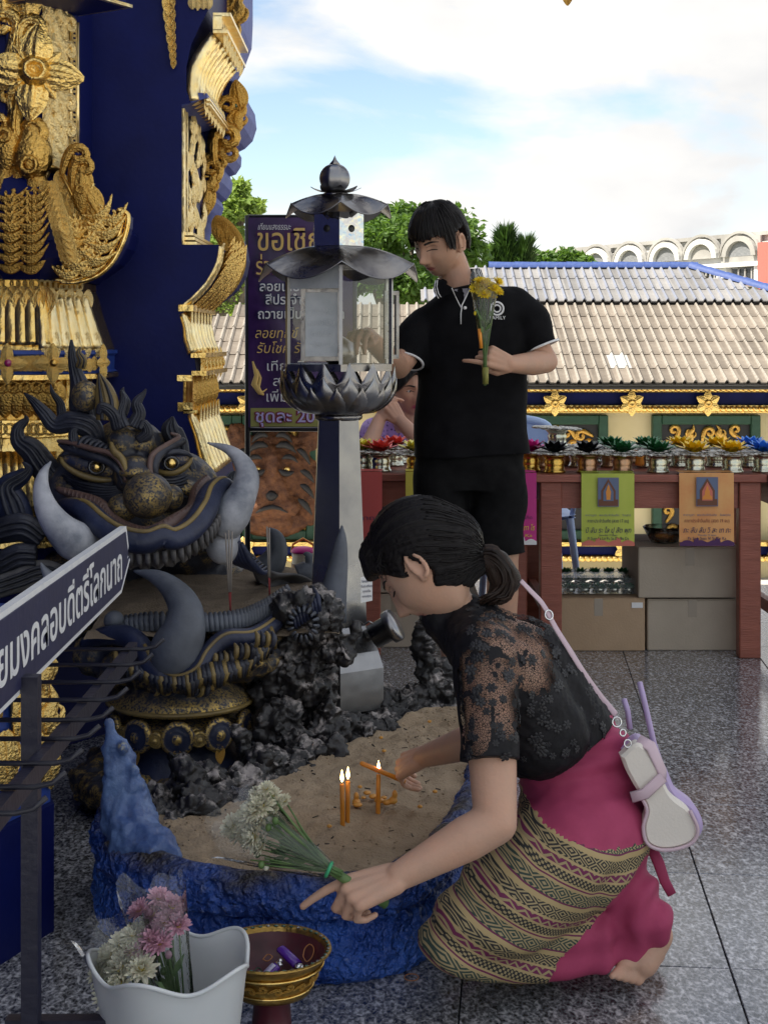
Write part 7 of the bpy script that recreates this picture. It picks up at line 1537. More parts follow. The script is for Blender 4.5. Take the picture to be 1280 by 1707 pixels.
def hairmat(name, c1, c2):
    m = mat(name, c1, .36, spec=.22); t, b = nodes_of(m); l = t.links.new; a = N(t, 'ShaderNodeAttribute'); a.attribute_name = 'strand'; n = N(t, 'ShaderNodeTexNoise', noise_dimensions='1D'); n.inputs['Scale'].default_value = 60; n.inputs['Detail'].default_value = 6; l(a.outputs['Fac'], n.inputs['W'])
    r = N(t, 'ShaderNodeValToRGB'); r.color_ramp.elements[0].position = .35; r.color_ramp.elements[1].position = .75; r.color_ramp.elements[0].color = (*c1, 1); r.color_ramp.elements[1].color = (*c2, 1); l(n.outputs['Fac'], r.inputs[0]); l(r.outputs[0], b.inputs['Base Color'])
    bp = N(t, 'ShaderNodeBump'); bp.inputs['Strength'].default_value = .5; bp.inputs['Distance'].default_value = .004; l(n.outputs['Fac'], bp.inputs['Height']); l(bp.outputs[0], b.inputs['Normal']); return m
M_HAIR = hairmat('black hair', (.004, .0035, .004), (.014, .011, .011)); M_HAIRB = hairmat('dark brown hair tips', (.012, .008, .007), (.05, .030, .022)); M_BROW = mat('brow hair', (.02, .015, .012), .8); M_SCL = mat('eye white', (.55, .52, .48), .3); M_IRIS = mat('dark iris', (.02, .012, .008), .15)
def g3(p, c, s): return math.exp(-sum(((a-b)/q)**2 for a, b, q in zip(p, c, s)))
def head_into(mb, c, Rm, k=1.0, fem=False, wide=1.0):
    """sculpted closed head: local x right, y face, z up, origin between the ears"""
    nu, nv = 72, 60; vs = []
    for j in range(nv+1):
        th = math.pi*j/nv
        for i in range(nu):
            ph = 2*math.pi*i/nu; x = math.sin(th)*math.cos(ph); y = math.sin(th)*math.sin(ph); z = math.cos(th)
            X, Y, Z = x*.073*wide, y*.094, z*.116
            if Z < 0.0:
                t = min(1, -Z/.116); X *= 1-.30*t**1.6; Y = Y*(1-.22*t**2) if Y > 0 else Y*(1-.50*t**1.4); Y += .012*t**2
            if Y > .03: Y = .03+(Y-.03)*(.90 if abs(X) > .02 else .97)
            f = max(0, y)
            p = (X, Z); G = lambda cx, cz, sx, sz: math.exp(-((X-cx)/sx)**2-((Z-cz)/sz)**2)
            d = f*(.027*G(0, -.034, .0125, .014)+.014*G(0, -.010, .0095, .022)+.006*(G(.013, -.040, .007, .008)+G(-.013, -.040, .007, .008))-.012*(G(.031, .006, .017, .012)+G(-.031, .006, .017, .012))+.005*(G(.030, .004, .012, .007)+G(-.030, .004, .012, .007))+.004*G(0, .026, .045, .010)+.009*G(0, -.059, .020, .006)+.009*G(0, -.073, .017, .006)-.008*G(0, -.066, .023, .0026)-.004*G(0, -.083, .02, .006)+.007*G(0, -.100, .018, .012)+.005*(G(.040, -.028, .018, .018)+G(-.040, -.028, .018, .018)))
            vs.append(Vector(c)+Rm @ (Vector((X, Y+d, Z))*k))
    fs = [(j*nu+i, (j+1)*nu+i, (j+1)*nu+(i+1) % nu, j*nu+(i+1) % nu) for j in range(nv) for i in range(nu)]
    mb.add(vs, fs)
    for s_ in (-1, 1):                              # ears
        e = lambda v: Vector(c)+Rm @ (Vector(v)*k)
        for i in range(9):
            a0, a1 = math.pi*(1.55-i*.19), math.pi*(1.55-(i+1)*.19); q = lambda a: (s_*(.076*wide+.006), -.014+math.cos(a)*.014-.004, -.004+math.sin(a)*.028)
            mb.cap(e(q(a0)), e(q(a1)), .0052*k, .0052*k, 8)
        mb.ell(e((s_*.074*wide, -.012, -.004)), (.007*k, .014*k, .024*k), 12, 8, Rm); mb.ell(e((s_*.076*wide, -.006, -.030)), .008*k, 8, 6)
def face_bits(T_, c, Rm, k, gaze=-.5, closed=.6, body=None):
    """brows, lashes, eyes and mouth line laid on the sculpted face"""
    e = lambda v: Vector(c)+Rm @ (Vector(v)*k); w_ = wloc(T_); bv = BVHTree.FromPolygons([v.co.copy() for v in body.data.vertices], [tuple(p.vertices) for p in body.data.polygons]); fd = Rm @ V(0, 1, 0)
    def on(x, z, lift=.0006):
        o_ = e((x, .2, z))-w_; loc, n_, _, _ = bv.ray_cast(o_, -fd); return (loc+w_+fd*lift) if loc is not None else e((x, .085, z))
    for s_ in (-1, 1):
        if closed < .7:
            p = on(s_*.031, .004); MB().ell(p-fd*.0012, (.0115*k, .0035*k, .0050*k), 14, 10, Rm).build('eye', M_SCL, T_); MB().ell(p+fd*.0012+Rm @ V(0, 0, .002*gaze), (.0045*k, .002*k, .0045*k), 12, 8, Rm).build('iris', M_IRIS, T_)
        pts = [on(s_*(.016+.030*t), .0035-.004*closed+.0055*math.sin(t*math.pi)*(1.15-closed), .0012) for t in [i/8 for i in range(9)]]; MB().tube(pts, [k*(.0008+.0012*math.sin(math.pi*(i+.6)/9.5)) for i in range(9)], 6).build('eyelash', M_BROW, T_)
        pts = [on(s_*(.015+.030*t), .012+.004*math.sin(t*math.pi), .0002) for t in [i/8 for i in range(9)]]; MB().tube(pts, .0005*k, 5).build('eyelid_crease', M_BROW, T_)
        pts = [on(s_*(.013+.038*t), .0235+.007*math.sin(t*2.4)-.003*t, .0008) for t in [i/9 for i in range(10)]]; MB().tube(pts, [k*(.0014+.0022*math.sin(math.pi*min(1, .25+i/11))) for i in range(10)], 6, .35, up=tuple(fd)).build('eyebrow', M_BROW, T_)
        MB().ell(on(s_*.0085, -.046, -.0008), (.0030*k, .0016*k, .0018*k), 8, 6, Rm).build('nostril', M_BROW, T_)
    MB().tube([on(.021*(t*2-1), -.066+.0012*math.cos(t*12)-.001, .0002) for t in [i/10 for i in range(11)]], [k*(.0004+.0006*math.sin(math.pi*i/10)) for i in range(11)], 5).build('mouth_line', M_MOUTH, T_)
M_MOUTH = mat('mouth line', (.12, .03, .03), .6)
def lips_attr(me, co, c, Rm, k):
    L_ = (np.array(co)-np.array(c)) @ np.array(Rm)/k; v = np.exp(-(L_[:, 0]/.019)**4-((L_[:, 2]+.066)/.0092)**4)*(L_[:, 1] > .05); attr(me, 'lips', np.clip(v*1.2, 0, 1))
def hand_into(mb, wrist, along, back, side, bends, thumb, k=1.0, spread=.06, palm_bend=0.0):
    """wrist point, direction of the fingers, direction the back of the hand faces, side=+1 when the thumb is on back x along; bends: 4 lists of 3 angles (index..little), thumb: list of points in local (across, along, back) metres"""
    y = Vector(along).normalized(); z = Vector(back); z = (z-y*z.dot(y)).normalized(); x = y.cross(z)*side; W = Vector(wrist); L_ = lambda v: W+(x*v[0]+y*v[1]+z*v[2])*k; tips = []
    kn = [(.030, .088, .004), (.010, .092, .007), (-.010, .088, .005), (-.028, .080, .0)]; ln = [(.040, .025, .021), (.044, .028, .022), (.041, .026, .021), (.032, .020, .019)]; rd = [.0092, .0094, .0090, .0080]
    mb.ell(L_((0, .045, -.003)), (.036*k, .048*k, .014*k), 14, 10, Matrix((x, y, z)).transposed())
    for i in range(4):
        mb.cap(L_((kn[i][0]*.55, .005, 0)), L_(kn[i]), .017*k, .0118*k, 10); a = 0; p = Vector(kn[i]); sp = spread*(1.2-.8*i)
        for s in range(3):
            a += bends[i][s]; d = Vector((sp*math.cos(a), math.cos(a), -math.sin(a))).normalized(); q = p+d*ln[i][s]; r0 = rd[i]*(1-.08*s); mb.cap(L_(p), L_(q), r0*k*1.04, rd[i]*(1-.08*(s+1))*k, 10); p = q
        tips.append(L_(p))
    mb.chain([L_(t[:3]) for t in thumb], [t[3]*k for t in thumb], 10)
    return tips
TH_CLOSE = [(.022, .012, -.004, .016), (.040, .040, -.012, .0135), (.036, .066, -.026, .0115), (.018, .080, -.036, .0095)]
def rot_from(f, up=(0, 0, 1), roll=0.0):
    f = Vector(f).normalized(); u = Vector(up); u = (u-f*u.dot(f)).normalized(); r = f.cross(u); Rm = Matrix((r, f, u)).transposed(); return Matrix.Rotation(roll, 3, f) @ Rm
def hair_cap(T_, c, Rm, k, line, thick=.014, name='hair', mt=None, rx=(.082, .103, .120), shift=(0, -.004, .006), ridges=40):
    """line(phi) = polar angle of the hairline, phi=pi/2 at the face"""
    mb = MB(); nu, nv = 120, 26; st = []
    def pt(u, v, o):
        ph = 2*math.pi*u; th = line(ph)*v; n_ = mnoise.noise(Vector((math.cos(ph)*9, math.sin(ph)*9, v*1.2)))*.004*min(1, v*3)+.0018*math.sin(ph*ridges+2*math.sin(ph*7))*min(1, v*3)
        r = 1+(o+n_)/.1; p = Vector((math.sin(th)*math.cos(ph)*rx[0], math.sin(th)*math.sin(ph)*rx[1], math.cos(th)*rx[2]))*r+Vector(shift)
        return Vector(c)+Rm @ (p*k)
    tp = lambda v: thick*(.55+.45*math.sin(min(1, v*1.3+.2)*math.pi/2))
    mb.grid(lambda u, v: pt(u, v, tp(v)), nu, nv, cu=True); a = len(mb.v); mb.grid(lambda u, v: pt(1-u, v, -.012), nu, nv, cu=True); mb.grid(lambda u, v: pt(u, 1, tp(1)*(1-v)-.012*v), nu, 2, cu=True)
    o = mb.build(name, mt or M_HAIR, T_); s = [0.0]*len(mb.v)
    for j in range(nv+1):
        for i in range(nu): s[j*nu+i] = i/nu*4
    attr(o.data, 'strand', s); return o
def strands(T_, curves, mt, name='hair_strand', r=.0022):
    mb = MB(); st = []
    for q in curves:
        k = len(q); b0 = len(mb.v); mb.tube(q, [r*(.7+.5*math.sin(math.pi*min(1, i/(k-1)+.1)))*(1 if i < k-1 else .3) for i in range(k)], 5); st += [random.random()*8]*(len(mb.v)-b0)
    o = mb.build(name, mt, T_); attr(o.data, 'strand', st); o['kind'] = 'stuff'; return o
def cloth(mb, voxel, name, mt, T_, smooth=4, amp=.004, sc_=9, seed=0, fold=None):
    nm, co, no = remesh(mb, voxel, smooth); d = vnoise(co, sc_, seed, 3); co = co+no*(d*amp)[:, None]
    if fold is not None: co = co+no*fold(co)[:, None]
    set_co(nm, co); return finish(nm, name, mt, T_), co
def interp(tab, x):
    for (a, va), (b, vb) in zip(tab, tab[1:]):
        if x <= b: t = (x-a)/(b-a); t = t*t*(3-2*t); return va+(vb-va)*t
    return tab[-1][1]
MLINE = [(0, 74), (22, 73), (42, 69), (56, 74), (66, 96), (74, 97), (82, 74), (104, 72), (116, 98), (135, 114), (180, 118)]
def man_line(ph):
    a = math.degrees(math.acos(max(-1, min(1, math.sin(ph))))); return R(interp(MLINE, a)+1.6*math.sin(ph*29)+1.2*math.sin(ph*47))
def loft(mb, secs, n=48, tilt=None, e=2.5):
    """closed stack of rounded-box sections (cx, cy, z, rx, ry)"""
    rows = []
    for (cx, cy, z, rx, ry) in secs:
        row = []
        for j in range(n):
            a = 2*math.pi*j/n; c, s_ = math.cos(a), math.sin(a); x = cx+rx*math.copysign(abs(c)**(2/e), c); y = cy+ry*math.copysign(abs(s_)**(2/e), s_); row.append(Vector((x, y, z+(tilt(x, z) if tilt else 0))))
        rows.append(row)
    k = len(rows); vs = [p for r in rows for p in r]; fs = [(i*n+j, i*n+(j+1) % n, (i+1)*n+(j+1) % n, (i+1)*n+j) for i in range(k-1) for j in range(n)]; fs += [tuple(range(n))[::-1], tuple((k-1)*n+j for j in range(n))]
    mb.add(vs, fs)
def clamp_plane(co, c, n, rad):
    c = np.array(c); n = np.array(Vector(n).normalized()); d = (co-c) @ n; m = (d > 0) & (np.linalg.norm(co-c, axis=1) < rad); co[m] -= n*d[m][:, None]; return co
# ================================================================ the standing man
M_POLO = mat('black pique cotton', (.0045, .0045, .0055), .85, col2=(.008, .008, .0095), nscale=18, bump=.3, bscale=420, bdist=.002, spec=.12); M_SHORT = mat('charcoal cotton', (.006, .006, .0065), .9, spec=.12, col2=(.011, .011, .0115), nscale=20, bump=.3, bscale=300, bdist=.002)
MD = 5.15
MN = thing('person', 'man in black polo shirt and shorts holding a yellow bouquet', 'person', (P(785, 0, MD).x, MD, 0))
hc = P(731, 402, MD-.03); HR = rot_from((-.62, -.70, -.42), (.04, 0, 1), R(-4)); HK = 1.05
mb = MB(); head_into(mb, hc, HR, HK)
nb = P(770, 500, MD+.03); mb.chain([hc+HR @ V(0, -.03, -.06), hc+HR @ V(0, -.045, -.10)*1.05, nb], [.058, .056, .062])
ls, rs = P(860, 520, MD), P(708, 548, MD); mb.cap(nb, ls, .050, .048); mb.cap(nb, rs, .050, .046); mb.cap(nb, P(785, 700, MD+.02), .07, .09)
le, lw = P(910, 602, MD-.03), P(846, 607, MD-.24); mb.chain([ls, le, le.lerp(lw, .35)+V(0, 0, -.004), lw], [.052, .041, .041, .027])
lh = hand_into(mb, lw+V(.006, 0, 0), P(800, 588, MD-.30)-lw, (.15, -1, .25), -1, [(.25, .5, .4), (1.15, 1.25, .6), (1.25, 1.3, .6), (1.3, 1.3, .6)], [(.020, .010, -.004, .016), (.036, .030, -.018, .0135), (.036, .056, -.028, .0115), (.030, .078, -.030, .009)], 1.0)
re, rw = P(664, 612, MD-.12), P(612, 560, MD-.62); mb.chain([rs, re, rw], [.050, .040, .028])
hand_into(mb, rw, P(590, 555, LD+.1)-rw, (0, 0, 1), -1, [(.5, .6, .4)]*4, TH_CLOSE)
hl, hr_ = P(838, 800, MD+.02), P(738, 800, MD+.02); kl, kr = P(838, 935, MD-.02), P(742, 935, MD-.02); al, ar = P(838, 1120, MD+.04), P(756, 1120, MD+.06)
for h_, kk, aa in ((hl, kl, al), (hr_, kr, ar)):
    mb.chain([h_, kk, kk.lerp(aa, .3)+V(0, .02, 0), aa], [.080, .054, .056, .036]); f = V(aa.x, aa.y, .03); mb.chain([aa, f, V(f.x-.03, f.y-.16, .022)], [.036, .036, .030])
    for t in range(5): mb.cap(V(f.x-.065+.017*t, f.y-.15, .018), V(f.x-.075+.018*t, f.y-.20+abs(t-1)*.008, .014), .012, .0095, 8)
nm, co, no = remesh(mb, .0042, 1); lips_attr(nm, co, hc, HR, HK); bo = finish(nm, 'body', M_SKIN_M, MN)
face_bits(MN, hc, HR, HK, -1, .75, bo)
hair_cap(MN, hc, HR, HK, man_line, .016, rx=(.079, .100, .117), ridges=64)
crv = []
for i in range(210):
    ph = random.uniform(0, 6.283); L0 = man_line(ph); q = []
    for j in range(7):
        th = L0*(.30+.72*j/6); rr_ = 1.165+.018*random.random()-(.03 if j > 5 else 0); p_ = ph+.14*(j/6)*math.sin(i); q.append(hc+HR @ (Vector((math.sin(th)*math.cos(p_)*.079*rr_, math.sin(th)*math.sin(p_)*.100*rr_-.004, math.cos(th)*.117*rr_+.006))*HK))
    crv.append(q)
strands(MN, crv, M_HAIR, r=.0016)
# polo shirt
mb = MB(); mz = lambda py: P(0, py, MD).z; mxx = lambda px: P(px, 0, MD).x
secs = [(mxx(785), MD, mz(766), .201, .128), (mxx(785), MD, mz(720), .198, .124), (mxx(787), MD, mz(650), .190, .121), (mxx(787), MD, mz(590), .190, .120), (mxx(786), MD, mz(550), .194, .116), (mxx(786), MD+.005, mz(520), .197, .112), (mxx(786), MD+.008, mz(504), .186, .104), (mxx(782), MD+.014, mz(493), .156, .094), (mxx(777), MD+.02, mz(484), .112, .084), (mxx(772), MD+.026, mz(475), .080, .074)]
loft(mb, secs, 48, lambda x, z: .20*(x-mxx(785))*min(1, max(0, (z-mz(650))/.25)), 2.4)
mb.chain([P(852, 512, MD), P(880, 530, MD-.01), P(906, 592, MD-.025)], [.078, .072, .060]); mb.chain([P(712, 545, MD), P(692, 560, MD-.03), P(676, 612, MD-.09)], [.074, .066, .056])
nm, co, no = remesh(mb, .0085, 5); x, z = co[:, 0], co[:, 2]
fd = .0040*np.sin(z*24+x*17+2*np.sin(x*11))*np.clip((1.30-z)*2.5, 0, 1)+.0030*np.sin(x*52+z*8+1.5*np.sin(z*9))*np.clip((1.12-z)*3, 0, 1)+.004*np.sin((x*.8-z)*34)*np.clip((x-mxx(850))*9, 0, 1); co = co+no*(fd+vnoise(co, 6, 3, 3)*.006)[:, None]
cfL, cfR = P(904, 577, MD-.022), P(679, 602, MD-.08); nL, nR = P(906, 592, MD-.025)-P(880, 530, MD-.01), P(676, 612, MD-.09)-P(692, 560, MD-.03)
co = clamp_plane(co, cfL, nL, .10); co = clamp_plane(co, cfR, nR, .085); zh = mz(757); co[:, 2] = np.maximum(co[:, 2], zh+.008*np.sin((co[:, 0]-mxx(785))*9)); set_co(nm, co); o = finish(nm, 'polo_shirt', M_POLO, MN)
# hem: cut shirt flat with a straight band
def ring_tube(c, n, r, w_, nm_, m_, par, sx=1.0, up=(0, 0, 1), flat=1.0):
    n = Vector(n).normalized(); a = n.orthogonal().normalized(); b = n.cross(a); return MB().tube([Vector(c)+a*math.cos(t)*r+b*math.sin(t)*r*sx for t in [2*math.pi*i/40 for i in range(40)]], w_, 6, flat, closed=True).build(nm_, m_, par)
ring_tube(cfL, nL, .0595, .0042, 'white_cuff', M_WHITE, o); ring_tube(cfR, nR, .0555, .0042, 'white_cuff', M_WHITE, o)
# collar: two folded wings and a stand
def wing(poly, d0, d1, stripes):
    xs = [p[0] for p in poly]; f = lambda x: d0+(d1-d0)*(x-min(xs))/(max(xs)-min(xs)); n = len(poly); top = [P(x, y, f(x)) for x, y in poly]; bot = [P(x, y, f(x)+.010) for x, y in poly]
    MB().add(top+bot, [tuple(range(n)), tuple(range(2*n-1, n-1, -1))]+[(i, (i+1) % n, n+(i+1) % n, n+i) for i in range(n)]).build('collar', M_POLO, MN, smooth=False)
    for s_ in stripes: MB().tube([P(x, y, f(x)-.003) for x, y in s_], .0017, 6).build('collar_stripe', M_WHITE, MN)
wing([(737, 466), (728, 464), (722, 474), (723, 486), (730, 499), (741, 494), (754, 486), (750, 478)], MD-.118, MD-.135, ([(726, 467), (724, 478), (727, 490), (731, 497)], [(729, 466), (728, 478), (731, 489), (735, 495)]))
wing([(784, 456), (795, 446), (802, 449), (806, 462), (803, 478), (796, 492), (788, 482), (783, 470)], MD-.125, MD-.085, ([(796, 447), (800, 460), (799, 476)], [(799, 447), (803, 460), (802, 476)]))
MB().tube([P(752, 482, MD-.10), P(738, 474, MD-.05), P(742, 462, MD+.05), P(770, 452, MD+.10), P(794, 450, MD+.05), P(796, 458, MD-.03), P(788, 474, MD-.08)], .013, 8, .5).build('collar_stand', M_POLO, MN)
# placket, button, open v neck
def on_shirt(px, py, dd=-.16): return P(px, py, MD+dd)
bvh = None
def bvh_of(obj): return BVHTree.FromPolygons([v.co.copy() for v in obj.data.vertices], [tuple(p.vertices) for p in obj.data.polygons])
BV = {}
def cast(px, py, obj, miss=True):                  # nearest point of a garment along a line of sight, to sew things onto it
    if obj.name not in BV: BV[obj.name] = (bvh_of(obj), wloc(obj))
    bv, w_ = BV[obj.name]; o_ = Vector((0, 0, HC)); d_ = (P(px, py, 1)-o_).normalized(); loc, nrm, _, _ = bv.ray_cast(o_-w_, d_)
    if loc is not None: return loc+w_, nrm
    return (P(px, py, MD-.15), V(0, -1, 0)) if miss else (None, None)
vp = [cast(x, y, o)[0]+V(0, -.003, 0) for x, y in ((784, 478), (777, 494), (770, 508), (768, 522), (768, 540))]; vq = [cast(x, y, o)[0]+V(0, -.003, 0) for x, y in ((753, 480), (758, 492), (764, 504), (768, 512))]
M_LIN = mat('grey shirt lining', (.30, .29, .32), .8)
MB().tube(vp, .0022, 6).build('placket_edge', M_WHITE, o); MB().tube(vq, .0018, 6).build('placket_edge', M_WHITE, o)
a_ = [cast(x, y, o)[0]+V(0, -.002, 0) for x, y in ((756, 482), (768, 512), (777, 494), (780, 480))]; MB().add(a_, [(0, 1, 2, 3)]).build('open_neck', M_LIN, MN, smooth=False)
bp_, bn_ = cast(775, 513, o); MB().lathe([(.006, 0), (.006, .002), (.0, .0025)], 14, c=bp_+V(0, -.002, 0), rot=Vector(bn_).to_track_quat('Z', 'Y').to_matrix()).build('button', M_WHITE, o)
lp, ln_ = cast(828, 514, o); ln_ = V(.12, -1, .08).normalized(); lx = V(1, .12, 0).normalized(); lz = lx.cross(ln_)*-1
for r0 in (.022, .012): MB().tube([lp+V(0, -.006, 0)+lx*math.cos(t)*r0+lz*math.sin(t)*r0 for t in [2*math.pi*i/30 for i in range(30)]], .0034 if r0 > .02 else .0028, 6, .3, up=(0, -1, 0), closed=True).build('round_logo', M_WHITE, o)
text('FAMILY', .017, M_WHITE, o, frame(lp+V(.002, -.008, -.032)-wloc(MN), lx, lz, ln_), .0003)
# shorts
mb = MB(); loft(mb, [(mxx(784), MD+.005, mz(815), .186, .118), (mxx(784), MD+.005, mz(770), .192, .120), (mxx(784), MD, mz(745), .188, .116)], 40)
for (x0, x1, xh) in ((833, 829, 1), (736, 734, -1)): loft(mb, [(mxx(x1), MD, mz(935), .094, .098), (mxx(x1), MD, mz(880), .094, .100), (mxx(x0), MD, mz(810), .098, .108), (mxx(x0), MD, mz(780), .095, .105)], 32, None, 2.2)
nm, co, no = remesh(mb, .0085, 4); co = co+no*(.004*np.sin(co[:, 2]*30+co[:, 0]*24)+.006*vnoise(co, 7, 9, 3))[:, None]; co[:, 2] = np.maximum(co[:, 2], mz(920)+.004*np.sin(co[:, 0]*30)); set_co(nm, co); finish(nm, 'shorts', M_SHORT, MN)
# his yellow bouquet
YB = thing('yellow_bouquet', 'yellow chrysanthemum bouquet in clear sleeve held by the man', 'bouquet', P(809, 640, MD-.32), group='bouquets')
bs = P(808, 592, MD-.325); hd = []
for (x, y) in ((800, 470), (812, 478), (798, 484), (822, 480), (828, 486), (806, 490), (792, 480), (818, 492), (830, 470), (808, 472)): q = P(x, y, MD-.325)-bs; hd.append((q.z, q.x, random.uniform(-.012, .012), random.uniform(.85, 1.1)))
bouquet(YB, bs, (0, 0, 1), (1, 0, 0), hd, 'yellow', .22, .024, tail=.10, spread=.035, nstem=12, buds=3, seed=12)
cellophane(YB, P(807, 575, MD-.325), (.01, 0, 1), (1, 0, 0), .225, .010, .047, 0, 2.0, .45)
MB().tube([P(809, y, MD-.325) for y in (612, 640)], [.011, .010], 10).build('stem_bundle', mat('bundled stems', (.14, .15, .03), .6, col2=(.30, .28, .06), nscale=120, stretch=(1, 1, .2)), YB)
HCN = thing('orange_candle', 'short orange candle held between the man\'s fingers', 'candle', P(800, 568, MD-.34)); MB().tube([P(799, 548, MD-.34), P(802, 580, MD-.33)], .0062, 10).build('wax_stick', WAX['orange'], HCN)
# ================================================================ the kneeling woman
WN = thing('person', 'kneeling woman in black lace blouse and woven pink sarong lighting a candle', 'person', (P(930, 0, 2.9).x, 2.9, 0))
wh = P(707, 940, 2.86); WR_ = rot_from((-.62, .24, -.76), (-.10, .05, 1), R(0)); WK = .98
mb = MB(); head_into(mb, wh, WR_, WK, True)
wn = P(775, 1048, 2.87); mb.chain([wh+WR_ @ V(0, -.015, -.045), P(746, 998, 2.865), wn], [.046, .043, .052])
sl_, sr_ = P(812, 1098, 2.735), P(806, 1072, 3.02); mb.cap(wn, sl_, .05, .055); mb.cap(wn, sr_, .05, .05)
mb.chain([wn+V(.02, 0, -.01), P(860, 1110, 2.88), P(920, 1210, 2.90), P(955, 1290, 2.91)], [.058, .088, .086, .074]); mb.cap(P(850, 1120, 2.79), P(900, 1210, 2.82), .062, .066); mb.cap(P(850, 1100, 2.98), P(905, 1200, 2.99), .05, .06)
we, ww = P(826, 1372, 2.60), P(664, 1462, 2.56); mb.chain([sl_, sl_.lerp(we, .5), we, we.lerp(ww, .3), ww], [.050, .0455, .038, .039, .0245])
hand_into(mb, ww+(ww-we).normalized()*.004, P(560, 1502, 2.53)-ww, (.15, -.42, .9), 1, [(.22, .18, .12), (1.0, 1.25, .7), (1.15, 1.3, .7), (1.25, 1.3, .7)], [(.018, .012, -.004, .015), (.036, .036, -.012, .0130), (.040, .062, -.020, .0112), (.030, .082, -.026, .0090)], .97, .05)
wf, wg = P(812, 1228, 3.08), P(706, 1262, 3.33); mb.chain([sr_, wf, wf.lerp(wg, .3), wg], [.045, .037, .037, .024])
hand_into(mb, wg, P(648, 1290, 3.42)-wg, (-.25, -.55, .8), 1, [(.55, .65, .4), (.75, .8, .5), (.9, .9, .5), (1.0, .9, .5)], [(.018, .014, -.004, .014), (.032, .038, -.016, .0125), (.030, .064, -.028, .0105), (.024, .084, -.036, .009)], .95, .05)
# lower legs and feet seen beyond the skirt
an = P(1096, 1560, 2.86); mb.chain([P(1075, 1545, 2.85), an, P(1072, 1604, 2.84)], [.034, .030, .030]); mb.cap(P(1088, 1590, 2.85), P(1042, 1608, 2.83), .024, .020)
for t in range(5):
    b0 = P(1078-t*10, 1606+t*1.5, 2.84-.004*t); tip = P(1064-t*11, 1634-t*1.5, 2.825-.006*t); mb.cap(b0, tip, .0145-.001*t, .0115-.0012*t, 8)
an2 = P(1085, 1565, 2.98); mb.chain([P(1040, 1560, 2.98), an2, P(1050, 1600, 2.98)], [.036, .032, .030])
nm, co, no = remesh(mb, .0038, 1); lips_attr(nm, co, wh, WR_, WK); bo = finish(nm, 'body', M_SKIN_W, WN)
face_bits(WN, wh, WR_, WK, -1, .9, bo)
# hair drawn back to the tie
tie = P(797, 925, 2.86); mb = MB()
hx = lambda v: wh+WR_ @ (Vector(v)*WK)
mb.ell(hx((0, -.014, .022)), (.086, .108, .110), 24, 16, WR_); mb.ell(hx((0, .045, .065)), (.064, .052, .056), 16, 12, WR_); mb.ell(hx((0, .070, .055)), (.052, .036, .040), 16, 12, WR_); mb.ell(P(740, 905, 2.86), (.076, .080, .072), 16, 12)
mb.ell(P(744, 955, 2.86), (.060, .064, .046), 16, 12); mb.cap(P(742, 965, 2.86), tie, .045, .018, 14); mb.cap(P(752, 950, 2.86), P(784, 938, 2.86), .052, .034, 14); mb.cap(P(735, 900, 2.86), tie, .074, .018, 14); mb.cap(P(735, 935, 2.86), tie, .058, .018, 14); mb.cap(P(722, 958, 2.83), tie, .026, .016, 12)
nm, co, no = remesh(mb, .0048, 4)
hl_ = (co-np.array(wh)) @ np.array(WR_)/WK                   # clear the face and the ear
vec = co-np.array(tie); axd = np.array((wh-tie).normalized()); a1 = np.array(Vector(axd).orthogonal().normalized()); a2 = np.cross(axd, a1); ang = np.arctan2(vec @ a1, vec @ a2); rad = np.sqrt((vec @ a1)**2+(vec @ a2)**2)
tab = [(-.20, -.14), (-.085, -.135), (-.060, -.118), (-.042, -.085), (-.026, -.035), (-.010, .020), (.006, .012), (.016, -.016), (.026, -.012), (.045, .016), (.07, .040), (.12, .048)]
bd = np.interp(hl_[:, 1], [q[0] for q in tab], [q[1] for q in tab]); push = np.clip((bd+.016-hl_[:, 2])/.020, 0, 1)
near_t = np.clip(1-np.linalg.norm(vec, axis=1)/.075, 0, 1); hpx = co[:, 0]/co[:, 1]*F+640; hpy = HY-(co[:, 2]-HC)/co[:, 1]*F; push = push*(1-np.clip(near_t*2.5, 0, 1))*(1-np.clip((hpx-716)/10, 0, 1)*np.clip((988-hpy)/12, 0, 1))
co = co-no*(push**1.5*.026)[:, None]+no*((.0013*np.sin(ang*46+3*np.sin(ang*11))+.0008*np.sin(ang*113))*np.clip(rad/.04, 0, 1))[:, None]; set_co(nm, co); attr(nm, 'strand', ang*1.6)
bmh = bmesh.new(); bmh.from_mesh(nm); bmh.verts.ensure_lookup_table(); kill = [bmh.verts[i] for i in np.nonzero(push > .97)[0]]; bmesh.ops.delete(bmh, geom=kill, context='VERTS'); bmh.to_mesh(nm); bmh.free(); HO = finish(nm, 'hair', M_HAIR, WN)
bvx = BVHTree.FromPolygons([v.co.copy() for v in HO.data.vertices], [tuple(p.vertices) for p in HO.data.polygons]); hcen = P(735, 925, 2.86)-wloc(WN); crv = []; qq = random.Random(3); nvh = len(HO.data.vertices)
for i in range(420):
    p0 = HO.data.vertices[qq.randrange(nvh)].co; p1 = tie-wloc(WN); path = []
    for j in range(9):
        p = p0.lerp(p1, j/8*.93); d_ = (p-hcen)
        if d_.length < .012: continue
        d_.normalize(); loc, n_, _, _ = bvx.ray_cast(hcen+d_*.4, -d_)
        if loc is not None: path.append(loc+d_*qq.uniform(.0002, .0016)+wloc(WN))
    if len(path) > 4 and max((path[k+1]-path[k]).length for k in range(len(path)-1)) < .035: crv.append(path)
strands(WN, crv, M_HAIR, 'hair_strand', .0010)
ring_tube(tie, (P(820, 930, 2.86)-tie), .0195, .0075, 'hair_tie', M_BLK, WN)
crv = []; q_ = random.Random(6)
